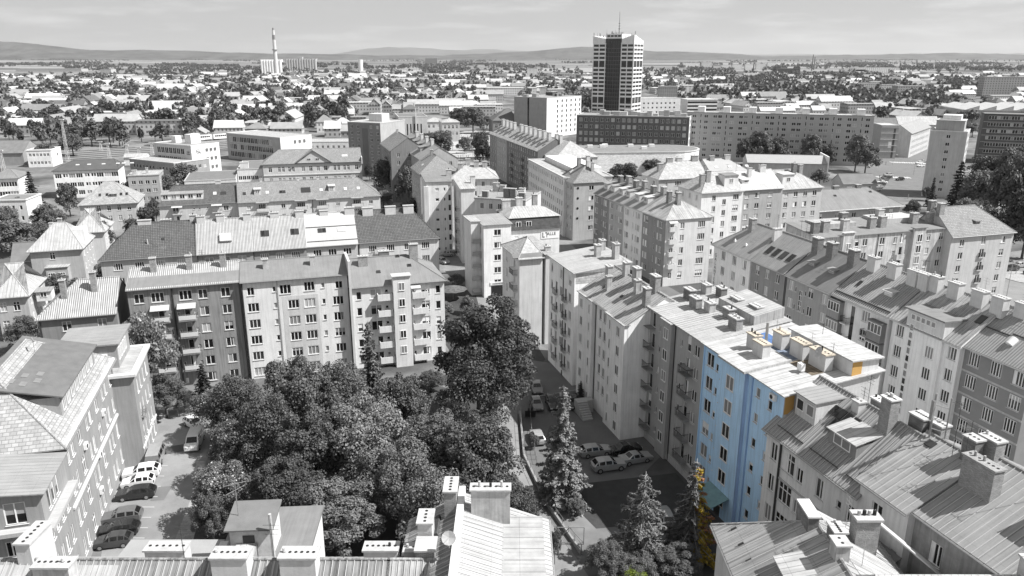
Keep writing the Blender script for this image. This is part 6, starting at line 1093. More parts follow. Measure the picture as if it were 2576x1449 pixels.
for i, (wl, rf) in enumerate(GEO):
    ch = MB().box(SH[i][0] * .2, -.4, SH[i][3] - 1.2, SH[i][0] * .2 + .9, .4, SH[i][3] + 1.1).mesh('chimney', STACK)
    for j, wm in enumerate(RW):
        PROT[i, j] = (wl.mesh('wall', wm), [rf.mesh('roof', r_) for r_ in RRF], ch)
taken = []
for o in COL.objects:
    if o.parent is None and o.type == 'EMPTY' and o.location.y > 250: taken.append((o.location.x, o.location.y))
def allowed(px, py):
    if py > 372 or py < 160: return 0
    if px < 560 and py > 352: return 0
    if px < 890: lim, dens = 345, .95
    elif px < 1240: lim, dens = 292, .9
    elif px < 1490: lim, dens = 240, .7
    elif px < 1640: lim, dens = 205, .25
    elif px < 1760: lim, dens = 262, .5
    elif px < 2220: lim, dens = 288, (.85 if py > 258 else .3)
    elif px < 2480: lim, dens = 318 if px > 2215 and py > 278 else 262, .8 if (px > 2215 and py > 285) else .4
    else: lim, dens = 300, .5
    if py > lim: return 0
    if py < 196: dens *= .45
    if 140 < px < 640 and py < 200: dens *= .25
    if px < 320 and py < 235: dens *= .6
    return dens
cand = []; v = 430.0
c12, s12 = math.cos(R(12)), math.sin(R(12))
while v < 2100:
    st_ = 16 + v / 130; u = -1700.0 + rng.uniform(0, 10)
    while u < 1900:
        i = rng.choices(range(7), (5, 3, 3, 4, 3, 2.5, 3))[0]; wd_ = SH[i][0]; u += wd_ / 2 + rng.uniform(1, 5) + (rng.uniform(12, 26) if rng.random() < .12 else 0)
        X, Y = u * c12 - (v - 900) * s12 * .6, v + u * s12 * .35 + rng.uniform(-3, 3); u += wd_ / 2
        if Y < 300: continue
        px, py = seen(X, Y, 0)
        if not (-60 < px < 2640): continue
        if rng.random() > allowed(px, py): continue
        if any(abs(X - a) < 26 and abs(Y - b_ + 8) < 30 for a, b_ in taken): continue
        cand.append((math.hypot(X, Y), X, Y, i, R(rng.choice((6, 6, 10, 96, 98))) + rng.uniform(-.06, .06)))
    v += (17 if rng.random() < .6 else 25) + v / 100
cand.sort(); todo = []
for k, (d_, X, Y, i, a) in enumerate(cand[:290]):
    j = rng.randrange(5); wl, rfs, ch = PROT[i, j]; s_ = rng.uniform(.9, 1.15)
    o = thing('town_house', '', 'house', (X, Y, 0), a, 'small houses of the far town'); o.scale = (s_, s_, rng.uniform(.9, 1.2)); put('wall', wl, o); q = put('roof', rng.choice(rfs), o)
    if rng.random() < .8: put('chimney', ch, o)
    todo.append((o, SH[i][5], X, Y))
where(todo)
rest = cand[290:]; wbig, rbig = [MB() for _ in RW], [MB() for _ in RRF]
for d_, X, Y, i, a in rest:
    ca, sa = math.cos(a), math.sin(a); s_ = rng.uniform(.9, 1.25)
    for src, dst in ((GEO[i][0], rng.choice(wbig)), (GEO[i][1], rng.choice(rbig))):
        n = len(dst.v); dst.v += [(X + s_ * (x * ca - y * sa), Y + s_ * (x * sa + y * ca), z * s_) for x, y, z in src.v]; dst.f += [tuple(n + q for q in f_) for f_ in src.f]; dst.m += [0] * len(src.f)
big = MB()
for k, dst in enumerate(wbig + rbig):
    n = len(big.v); big.v += dst.v; big.f += [tuple(n + q for q in f_) for f_ in dst.f]; big.m += [k] * len(dst.f)
if big.f: tag(big.build('far_houses', RW + RRF), 'mass of tiny far houses filling the town below the horizon', 'houses', kind='stuff')
print('houses', len(cand))
# ------------------------------------------------------------------ hills on the horizon
def ridge(name, dist, prof, tone, depth=2500, seed=1, bumps=14):
    r_ = random.Random(seed); mb = MB(); xs = np.linspace(-.95, .95, 150); pts = []
    hx = [p[0] for p in prof]; hy = [p[1] for p in prof]
    for x in xs:
        px = 1288 + FPX * x; y = np.interp(px, hx, hy); wob = sum(math.sin(px * f_ + q) * a_ for f_, q, a_ in ((.021, seed, .9), (.05, seed * 2, .55), (.13, seed * 3, .35), (.31, seed, .25)))
        yy = y - wob - r_.uniform(0, .7); top = CAM_H + dist * (140.4 - yy) / FPX * 1.03
        pts.append((x * dist * 1.04, max(top, 1)))
    for (x0, z0), (x1, z1) in zip(pts, pts[1:]):
        mb.poly([(x0, dist - depth, -2), (x1, dist - depth, -2), (x1, dist, z1), (x0, dist, z0)]); mb.poly([(x0, dist, z0), (x1, dist, z1), (x1, dist + depth, -2), (x0, dist + depth, -2)])
    return struct(name, mb, tone)
def wood(name, a, b_, sc_):
    m = bpy.data.materials.new(name); m.use_nodes = True; nt = m.node_tree; b = nt.nodes['Principled BSDF']; b.inputs['Roughness'].default_value = 1; geo = N(nt, 'ShaderNodeNewGeometry'); n = N(nt, 'ShaderNodeTexNoise'); n.inputs['Scale'].default_value = sc_; n.inputs['Detail'].default_value = 8; n.inputs['Roughness'].default_value = .7
    nt.links.new(geo.outputs['Position'], n.inputs['Vector']); r_ = N(nt, 'ShaderNodeMapRange'); r_.inputs[1].default_value = .35; r_.inputs[2].default_value = .65; r_.inputs[3].default_value = a; r_.inputs[4].default_value = b_; nt.links.new(n.outputs[0], r_.inputs[0]); c = N(nt, 'ShaderNodeCombineColor')
    for i in range(3): nt.links.new(r_.outputs[0], c.inputs[i])
    nt.links.new(c.outputs[0], b.inputs['Base Color']); return m
ridge('wooded_hills', 11000, [(-600, 104), (0, 104), (90, 106), (180, 114), (300, 128), (420, 127), (560, 131), (800, 137), (1000, 139), (1130, 141), (1240, 134), (1330, 130), (1390, 126), (1460, 121), (1530, 122), (1620, 130), (1760, 135), (1900, 141), (2040, 140), (2200, 136), (2330, 135), (2576, 139), (3200, 138)], wood('wooded slope', .03, .1, .004), 1000, 3)
ridge('far_hills', 24000, [(-600, 139), (850, 140), (930, 127), (1000, 122), (1060, 123), (1150, 127), (1240, 126), (1330, 132), (1600, 139), (2000, 138), (2500, 135), (3200, 138)], wood('far slope', .06, .12, .001), 2000, 5)
# ------------------------------------------------------------------ vegetation
NP = np.random.default_rng(11)
def quads_mesh(name, verts, mats, midx=None):
    n = len(verts) // 4; me = bpy.data.meshes.new(name); me.vertices.add(n * 4); me.vertices.foreach_set('co', verts.astype('f4').ravel()); me.loops.add(n * 4); me.loops.foreach_set('vertex_index', np.arange(n * 4, dtype='i4'))
    me.polygons.add(n); me.polygons.foreach_set('loop_start', np.arange(0, n * 4, 4, dtype='i4')); me.polygons.foreach_set('loop_total', np.full(n, 4, 'i4'))
    for m in (mats if isinstance(mats, list) else [mats]): me.materials.append(m)
    if midx is not None: me.polygons.foreach_set('material_index', midx.astype('i4'))
    me.update(calc_edges=True); return me
def unit(n):
    a = NP.normal(size=(n, 3)); return a / np.linalg.norm(a, axis=1)[:, None]
def leaf_quads(pos, nor, size, asp=.75):
    n = len(pos); nor = nor / np.linalg.norm(nor, axis=1)[:, None]; t = np.cross(nor, unit(n)); t /= np.linalg.norm(t, axis=1)[:, None] + 1e-9; b = np.cross(nor, t); s = (size * NP.uniform(.6, 1.3, n))[:, None]; w = s * asp
    bend = nor * s * .18
    return np.stack([pos - t * s - bend, pos - b * w, pos + t * s - bend, pos + b * w], 1).reshape(-1, 3)
def crown(n, leaf, clumps, rx, hz, base, seed=0, lobes=.34, low=.0):
    """leaves gathered in clumps over the outside of an uneven crown"""
    c = unit(clumps); c[:, 2] = np.where(c[:, 2] < -.55, -c[:, 2], c[:, 2]); rad = NP.uniform(.35, 1.0, clumps); c = c * rad[:, None]; cr = NP.uniform(lobes * .65, lobes * 1.25, clumps)
    k = NP.integers(0, clumps, n); d = unit(n); d[:, 2] = np.where(NP.random(n) < .55, np.abs(d[:, 2]), d[:, 2]); r = cr[k] * (.5 + .5 * NP.random(n) ** .5)
    p = c[k] + d * r[:, None]; nor = d * .8 + unit(n) * .65 + np.array([0, 0, .25])
    p = p * np.array([rx, rx, hz / 2]); p[:, 2] += base + hz / 2
    return leaf_quads(p, nor, np.full(n, leaf))
BARK = surf('bark', .1, var=.3, scale=3)
def trunk(h, r, limbs, spread, seed=1):
    q = random.Random(seed); m = MB(); m.beam((0, 0, -.3), (0, 0, h * .45), r, n=7, w2=r * .75); m.beam((0, 0, h * .45), (q.uniform(-.3, .3), q.uniform(-.3, .3), h * .85), r * .75, n=6, w2=r * .15)
    for i in range(limbs): a = 6.283 * i / limbs + q.uniform(-.4, .4); z = h * q.uniform(.28, .6); m.beam((0, 0, z), (spread * math.cos(a), spread * math.sin(a), z + h * q.uniform(.15, .3)), r * .42, n=5, w2=r * .08)
    return m.mesh('trunk', BARK, True)
LEAFD, LEAFM, LEAFL, NEEDLE, SILVER = leafmat('dark leaves', .09, .45), leafmat('mid leaves', .135, .45), leafmat('pale leaves', .175, .45), leafmat('dark needles', .05), leafmat('silver needles', .2, .4)
BLOSSOM = leafmat('blossom leaves', .6, .3)
NEAR = []
for i in range(6): NEAR.append((quads_mesh('crown', crown(27000, .155, 95 + 12 * i, 5.6, 12.0, 1.9, i, .2 + .03 * (i % 3)), [LEAFD, LEAFM, LEAFL, LEAFM, LEAFD, LEAFM][i]), trunk(13, .34, 8, 3.4, i)))       # 14 m tall, 5.6 m radius
v1 = crown(17000, .19, 80, 5.6, 10.5, 3.6, 9, .27); n1 = len(v1) // 4; NEAR.append((quads_mesh('crown', v1, [LEAFM, BLOSSOM], (NP.random(n1) < .07).astype('i4')), trunk(13, .3, 8, 3.4, 9)))
v1 = crown(6000, .22, 60, 5.6, 10.5, 3.6, 10, .22); NEAR.append((quads_mesh('crown', v1, LEAFL), trunk(13, .3, 10, 4.4, 10)))
MID = [(quads_mesh('crown', crown(6500, .36, 60, 5.6, 12.2, 1.2, i, .3), [LEAFD, LEAFM, LEAFD, LEAFM][i]), trunk(13, .35, 5, 3, i)) for i in range(4)]
FAR = [(quads_mesh('crown', crown(330, 1.05, 16, 5.6, 10.5, 2.2, i, .36), [LEAFD, LEAFM, LEAFD, LEAFM][i]), trunk(11, .4, 3, 2.4, i)) for i in range(4)]
POPL = (quads_mesh('crown', crown(900, .6, 40, 2.0, 13, 1, 3, .34), LEAFD), trunk(13, .3, 3, 1, 3))
def spruce(n, h, rb, leaf, mat, droop=.28, bare=0.0, seed=0, tiers=22, colour=None):
    """tiers of drooping boughs; bare > 0 leaves the inner bough visible"""
    q = random.Random(seed); wood_ = MB(); wood_.beam((0, 0, -.2), (0, 0, h * .97), .022 * h, n=7, w2=.02); pos, nor, mid = [], [], []
    boughs = []
    for t in range(tiers):
        z = h * (.06 + .92 * (t / tiers) ** 1.0); k = max(4, int(9 * (1 - t / tiers) + 4)); L_ = rb * (1 - (z / h)) ** .85 + .12
        for j in range(k):
            a = 6.283 * (j + q.random() * .7) / k + t * 1.3; l = L_ * q.uniform(.45, 1.2) * (1 - .3 * max(0, math.sin(a * 1.5 + z * .6))); boughs.append((z, a, l))
    tot = sum(b[2] for b in boughs)
    for z, a, l in boughs:
        ca, sa = math.cos(a), math.sin(a); tip = (ca * l, sa * l, z - droop * l + .12 * l * l * .12)
        if bare: wood_.beam((0, 0, z), tip, .035 + .012 * l, n=4, w2=.012)
        m = max(6, int(n * l / tot)); s = bare + (1 - bare) * NP.random(m) ** .75; x = s * l; zz = z - droop * x + .1 * np.maximum(0, s - .7) * l
        off = NP.normal(size=(m, 3)) * np.array([.16 * l, .16 * l, .05]) * (1.15 - s)[:, None]; hang = NP.random(m) * (.22 + .5 * bare)
        pos.append(np.stack([ca * x, sa * x, zz], 1) + off - np.stack([0 * hang, 0 * hang, hang], 1)); nor.append(np.tile([ca * .5, sa * .5, .7], (m, 1)) + NP.normal(size=(m, 3)) * .5)
        c = 0
        if colour and ca > .1 and z < h * .93: c = 1 if q.random() < .8 else 2
        mid.append(np.full(m, c))
    v = leaf_quads(np.concatenate(pos), np.concatenate(nor), np.full(sum(map(len, pos)), leaf), .45)
    return quads_mesh('crown', v, [mat] + (colour or []), np.concatenate(mid)), wood_.mesh('trunk', surf('pale bough', .3, var=.3) if bare else BARK, True)
SP_SIL = spruce(24000, 16, 3.9, .2, SILVER, .2, 0, 1, 28); SP_DK = spruce(9000, 15, 3.0, .24, NEEDLE, .3, 0, 2, 22)
SP_BARE = spruce(12000, 13, 5.0, .18, leafmat('grey needles', .13), .24, .4, 3, 17)
SP_COL = spruce(12000, 14.5, 3.4, .19, leafmat('grey needles', .17), .45, .12, 4, 20, [leafmat('golden needles', (.36, .26, .03), .5), leafmat('rusty needles', (.42, .2, .1), .4)])
CYP = spruce(12000, 13.9, 2.7, .2, leafmat('cypress needles', .13), .05, 0, 5, 30)
MIDSP = spruce(1500, 15, 3.2, .55, NEEDLE, .3, 0, 6, 18)
def tree(proto, name, label, x, y, h, r, href, rref, rz=None, cat='tree', group=None):
    o = thing(name, label, cat, (x, y, 0), rng.uniform(0, 6.28) if rz is None else rz, group); o.scale = (r / rref, r / rref, h / href); put('crown', proto[0], o); put('trunk', proto[1], o); return o
GT = 'trees of the courtyard garden'
def ctree(k, px, yb, yt, hw, label, name='leafy_tree', grp=GT):
    p = site(px, yb); hh = height(px, yb, yt); d = math.hypot(p.y, CAM_H - hh * .55); r = 1.1 * hw * d / FPX
    return tree(NEAR[k], name, label, p.x, p.y, hh, r, 14.1, 6.4, group=grp)
ctree(0, 1235, 1065, 752, 142, 'large round dark tree beside the courtyard path, tallest of the garden')
ctree(4, 1205, 1110, 880, 105, 'lower dark lobe tree tucked under the large round tree')
ctree(1, 765, 1190, 905, 105, 'broad tree before the pale grey-field block')
ctree(5, 868, 1150, 925, 75, 'tree between the broad tree and the tapering conifer')
ctree(3, 1010, 1180, 945, 85, 'tree right of the tapering conifer, before solid balconies')
ctree(2, 930, 1270, 1010, 110, 'pale-leaved tree in the middle of the garden clump')
ctree(0, 800, 1290, 1040, 105, 'dense dark tree left of the pale middle tree')
ctree(1, 1090, 1260, 1040, 95, 'dark tree left of the courtyard path bend')
ctree(3, 1195, 1330, 1050, 112, 'rounded tree overhanging the courtyard path')
ctree(5, 690, 1240, 1000, 85, 'tree above the two parked vans')
ctree(4, 600, 1130, 950, 70, 'dark feathery tree behind the flowering bush')
ctree(1, 1010, 1350, 1120, 105, 'dark tree behind the rooftop chimneys, centre bottom')
ctree(3, 860, 1400, 1225, 115, 'low leafy tree behind the stair hut')
ctree(0, 720, 1360, 1150, 90, 'dark tree left behind the stair hut')
ctree(5, 1100, 1400, 1190, 100, 'tree behind the tall rooftop stack')
ctree(4, 1280, 1395, 1215, 70, 'low bushy tree right of the flue row chimney')
ctree(6, 550, 1105, 985, 62, 'white-blossoming bush beside the parked vans'); ctree(6, 610, 1230, 1060, 70, 'blossoming bush right of the parking lot')
ctree(6, 575, 1330, 1170, 75, 'blossom-flecked bush behind the aerial of the stair hut'); ctree(3, 540, 1375, 1240, 48, 'small round bush at the lot edge by the stair hut')
ctree(7, 392, 1060, 792, 78, 'loose pale tree before the dark balcony block'); ctree(7, 330, 1020, 820, 55, 'thin pale tree at the left end of the dark balcony block'); ctree(3, 420, 1050, 950, 55, 'low bush by the fence of the parking lot'); ctree(4, 470, 1040, 985, 26, 'small clipped tree at the end of the parking lot')
ctree(3, 70, 890, 800, 50, 'upright shrub cluster at the left edge by the villa')
def conif(proto, hr, rr, px, yb, yt, hw, label, name='spruce', rz=None, grp='conifers'):
    p = site(px, yb); hh = height(px, yb, yt); d = math.hypot(p.y, CAM_H - hh * .3); return tree(proto, name, label, p.x, p.y, hh, hw * d / FPX, hr, rr, rz, group=grp)
conif(SP_SIL, 16, 3.5, 1412, 1262, 958, 72, 'silver spruce standing in the shaded courtyard'); conif(SP_BARE, 13, 4.9, 1612, 1425, 1178, 118, 'sparse spruce with bare grey boughs at the bottom'); conif(SP_COL, 14.5, 3.5, 1735, 1402, 1145, 88, 'spruce with golden needles on its right side before the blue block', rz=0)
conif(SP_DK, 15, 3.1, 600, 1120, 945, 62, 'broad dark spruce among the garden trees left of the broad tree'); conif(CYP, 13.9, 2.8, 840, 1170, 905, 50, 'pointed conifer rising from the middle of the garden clump'); conif(CYP, 13.9, 2.8, 940, 1080, 798, 58, 'tapering conifer before the stair bay of the bright block'); conif(SP_DK, 15, 3.1, 520, 1030, 908, 42, 'small dark spruce left of the garden clump'); conif(SP_DK, 15, 3.1, 1460, 1010, 955, 16, 'narrow dark cypress behind the silver spruce', 'cypress')
for i, (px, yb, hw, yt, k, lab) in enumerate(((1530, 1470, 58, 1370, 3, 'leafy bush at the bottom by the path gate'), (1600, 1480, 55, 1400, 1, 'dense bush under the sparse spruce'), (1345, 1130, 14, 1095, 3, 'small shrub behind the path fence'), (1450, 1300, 25, 1255, 3, 'shrub under the silver spruce'), (1085, 985, 36, 935, 3, 'shrub at the foot of the solid balconies'), (1035, 985, 34, 950, 0, 'shrub by the door of the bright block'), (985, 1000, 34, 955, 1, 'shrub left of the door of the bright block'), (850, 1010, 40, 950, 0, 'shrub below the grey-field facade'), (1700, 1470, 70, 1380, 0, 'dark bush below the golden spruce'), (1395, 1420, 16, 1330, 3, 'climbing shrub on the wall of the low front house'))): ctree(k, px, yb, yt, hw, lab, 'garden_bush', 'garden bushes')
p = site(1580, 1470); gb = ctree(3, 1590, 1500, 1432, 40, 'green-tinted bush at the bottom edge under the sparse spruce', 'garden_bush', 'garden bushes'); gb.children[0].data = quads_mesh('crown', crown(5000, .16, 40, 5.6, 10.5, 3.6), leafmat('yellow green leaves', (.13, .17, .02)))
ctree(7, 1840, 830, 728, 50, 'white flowering tree on the street by the lettered corner', 'flowering_tree', 'street trees').children[0].data = quads_mesh('crown', crown(6000, .2, 50, 5.6, 10.5, 3.6), [LEAFL, BLOSSOM], (NP.random(6000) < .5).astype('i4'))
# middle distance trees
GM = 'trees of the middle distance'
def mtree(px, yb, yt, hw, label, k=None, name='leafy_tree', sp=False):
    p = site(px, yb); hh = height(px, yb, yt); r = hw * math.hypot(p.y, 45) / FPX; k = rng.randrange(4) if k is None else k
    return tree(MIDSP, 'spruce', label, p.x, p.y, hh, r, 15, 3.4, group='conifers') if sp else tree(MID[k], name, label, p.x, p.y, hh, r, 13.8, 6.6, group=GM)
for px, yb, yt, hw, lab, sp in ((88, 530, 425, 32, 'dark spruce left of the long white house', 1), (120, 575, 515, 40, 'pale bushy tree below the dark spruce', 0), (178, 545, 462, 30, 'drooping pale tree right of the dark spruce', 0), (40, 640, 555, 55, 'broad tree at the left edge above the villas', 0), (5, 630, 560, 40, 'dark tree cut by the left edge above the villas', 0), (100, 600, 560, 35, 'small tree between spruce and villas', 0), (302, 565, 505, 28, 'round dark tree before the slate-roofed villa', 0), (262, 640, 552, 32, 'dark tree behind the bay-porch villa', 0),
                               (372, 580, 520, 26, 'round tree right of the slate-roofed villa', 0), (425, 500, 440, 26, 'round dark tree before the post office wing', 0), (465, 480, 412, 42, 'wide tree before the post office tower', 0), (120, 415, 362, 28, 'round pale tree beside the rail office', 0), (185, 392, 338, 32, 'dark tree behind the lattice mast', 0), (740, 470, 432, 13, 'small spruce before the school', 1),
                               (985, 500, 392, 46, 'tall feathery tree in the shaded street gap', 0), (1030, 530, 420, 40, 'dark tree right of the feathery one in the street gap', 0), (1045, 560, 500, 40, 'low tree before the bare white wall', 0), (965, 525, 480, 30, 'low tree behind the grey tiled row end', 0), (930, 455, 410, 14, 'slim dark tree by the slab block', 0),
                               (1110, 395, 328, 42, 'broad square tree left of the bus shelters', 0), (1085, 370, 332, 28, 'tree behind the broad square tree', 0), (1168, 388, 345, 22, 'small tree amid the bus shelters', 0), (1215, 430, 335, 30, 'tall tree at the near end of the bus square', 0), (1205, 380, 330, 24, 'tree right of the bus shelters', 0), (1155, 332, 272, 30, 'left of the two tall station trees', 0), (1190, 336, 270, 34, 'right of the two tall station trees', 0), (1225, 325, 292, 20, 'low tree right of the tall station trees', 0),
                               (1478, 590, 550, 17, 'clipped round street tree at the sunny corner', 0), (1570, 470, 408, 36, 'leafy tree before the round white store', 0), (1640, 440, 402, 34, 'tree right of the round white store', 0), (1540, 470, 425, 24, 'low tree left before the round white store', 0),
                               (1905, 418, 330, 38, 'largest of the trees before the panel block', 0), (1955, 418, 345, 30, 'second tree before the panel block, beside the largest', 0), (1870, 418, 352, 24, 'small tree left of the largest panel block tree', 0), (2035, 420, 338, 30, 'tree before the middle of the panel block', 0), (2075, 420, 362, 26, 'low tree right of the middle panel block tree', 0), (2150, 432, 338, 34, 'tall tree before the right end of the panel block', 0), (2175, 438, 362, 36, 'broad tree beside the unfinished corner', 0), (2025, 440, 402, 13, 'small spruce behind the roof dormers', 1), (2060, 470, 425, 26, 'tree before the dark gabled pavilion', 0), (2115, 480, 445, 26, 'low tree beside the pavilion wall', 0),
                               (2400, 540, 398, 38, 'tall spruce before the point block', 1), (2340, 520, 442, 16, 'slim spruce at the foot of the point block', 1), (2450, 560, 430, 50, 'large park tree right of the tall spruce', 0), (2520, 590, 400, 60, 'largest park tree at the right', 0), (2575, 600, 430, 55, 'park tree cut by the right edge', 0), (2470, 470, 388, 40, 'park tree below the checkered office', 0), (2540, 480, 370, 45, 'park tree right below the checkered office', 0), (2500, 640, 520, 60, 'near park tree behind the tiled corner block', 0), (2570, 650, 470, 60, 'near park tree at the right edge', 0), (2420, 570, 500, 36, 'low tree between spruce and tiled corner block', 0), (2290, 545, 505, 24, 'bush tree behind the long dark hip roof', 0), (2445, 345, 310, 22, 'round tree behind the point block', 0), (2330, 505, 470, 14, 'small tree on the shaded side road', 0), (2375, 720, 672, 24, 'roof garden bush among the white stacks', 0), (140, 590, 530, 34, 'garden tree between drooping tree and bay-porch villa', 0), (160, 640, 585, 24, 'low tree behind the bay-porch villa ridge', 0), (215, 580, 545, 18, 'small tree left of the eyebrow-gabled villa', 0), (335, 600, 548, 22, 'tree right of the eyebrow-gabled villa', 0), (395, 560, 500, 20, 'tree at the left end of the third row', 0), (270, 720, 660, 28, 'garden tree at the left end of the second row', 0), (150, 735, 690, 30, 'clipped hedge tree before the bay-porch villa', 0), (200, 740, 700, 24, 'low hedge tree right of the bay-porch villa', 0), (20, 580, 520, 34, 'tree below the white curved house', 0), (60, 560, 500, 26, 'tree beside the white curved house', 0), (330, 500, 455, 22, 'tree behind the slate-roofed villa', 0), (1120, 800, 760, 30, 'shrub in the yard left of the tall narrow white house', 0), (1150, 720, 690, 26, 'dark shrub at the back of the yard by the bare wall', 0), (1175, 790, 745, 22, 'shrub right of the patterned parasol', 0)): mtree(px, yb, yt, hw, lab, None, 'leafy_tree', sp)
# far trees: belts, gardens, avenue
cand = []
def belt(px0, px1, y0, y1, n, hs=(8, 16)):
    for _ in range(n): px, py = rng.uniform(px0, px1), rng.uniform(y0, y1); p = site(px, py); cand.append((p.y, p.x, p.y, rng.uniform(*hs)))
for a in ((0, 250, 222, 250, 40), (0, 120, 200, 225, 18), (150, 330, 195, 212, 45), (250, 480, 172, 180, 60), (290, 660, 180, 190, 90), (360, 640, 195, 215, 80), (430, 660, 205, 220, 50), (640, 880, 178, 196, 70), (860, 1120, 185, 196, 60), (880, 1000, 225, 262, 40), (560, 860, 225, 262, 70), (100, 560, 225, 262, 60), (300, 620, 262, 300, 45), (1000, 1260, 205, 235, 60), (1060, 1200, 172, 195, 70), (1200, 1480, 176, 190, 45), (1180, 1300, 192, 204, 30),
          (1620, 1760, 178, 200, 60), (1780, 1960, 178, 215, 80), (1830, 2060, 205, 222, 80), (1838, 2100, 232, 252, 60), (2060, 2200, 245, 262, 60), (1780, 2080, 222, 238, 70), (1940, 2060, 190, 212, 70), (2030, 2250, 158, 176, 130), (2100, 2576, 150, 166, 160), (2260, 2576, 166, 182, 110), (2080, 2250, 188, 205, 40), (2350, 2470, 205, 232, 45), (2180, 2340, 255, 275, 60), (1700, 1760, 268, 290, 14), (1450, 1490, 262, 300, 14), (1620, 1850, 180, 235, 90), (2050, 2400, 185, 250, 110), (2380, 2576, 190, 240, 70), (1240, 1490, 190, 235, 60), (880, 1240, 195, 275, 60), (0, 880, 195, 262, 260), (0, 900, 255, 330, 110), (900, 1500, 190, 250, 120), (1640, 2300, 190, 280, 160), (2270, 2380, 258, 272, 30), (600, 880, 280, 320, 26), (0, 300, 285, 345, 40), (300, 600, 300, 340, 30), (0, 560, 262, 300, 40), (400, 560, 318, 345, 12), (0, 560, 352, 372, 26), (560, 900, 300, 345, 20), (2210, 2480, 262, 320, 30)): belt(*a)
for _ in range(150):                                # hedgerows, copses and tree lines across the plain
    px, py, w = rng.uniform(-60, 2640), 145 + 34 * rng.random() ** 1.5, rng.uniform(15, 170); sl_ = rng.uniform(-.012, .012)
    for k in range(int(w * .32) + 3): p = site(px + rng.uniform(0, w), py + rng.gauss(0, .35)); cand.append((p.y, p.x, p.y, rng.uniform(8, 17)))
cand.sort(); todo = []
clear = lambda x, y: all(abs(x - a) > 9 or abs(y - b_) > 9 for a, b_ in taken)
for k, (d_, X, Y, hh) in enumerate(cand[:295]):
    pr = POPL if rng.random() < .06 else FAR[rng.randrange(4)]; r = hh * rng.uniform(.32, .5)
    o = tree(pr, 'far_tree', '', X, Y, hh, r if pr is not POPL else 2.4, 13 if pr is not POPL else 14, 6.6 if pr is not POPL else 2.6, group='trees of the far town')
    todo.append((o, 'slim poplar' if pr is POPL else ('small round tree' if hh < 11 else 'tall leafy tree'), X, Y))
where(todo)
vs_ = []
base = [crown(70, 2.1, 9, 1, 1, .1, i, .42) for i in range(6)]
for d_, X, Y, hh in cand[295:]:
    b_ = base[rng.randrange(6)]; s_ = hh * rng.uniform(.4, .62); 
    q = b_.copy(); cen = q.reshape(-1, 4, 3).mean(1, keepdims=True); q = (cen * np.array([s_, s_, hh]) + (q.reshape(-1, 4, 3) - cen) * (hh / 13)).reshape(-1, 3); q += np.array([X, Y, 0]); vs_.append(q)
tag(put('far_woods', quads_mesh('far_woods', np.concatenate(vs_), LEAFM)), 'dark belts of far trees below the horizon', 'woods', kind='stuff')
print('trees', len(cand))
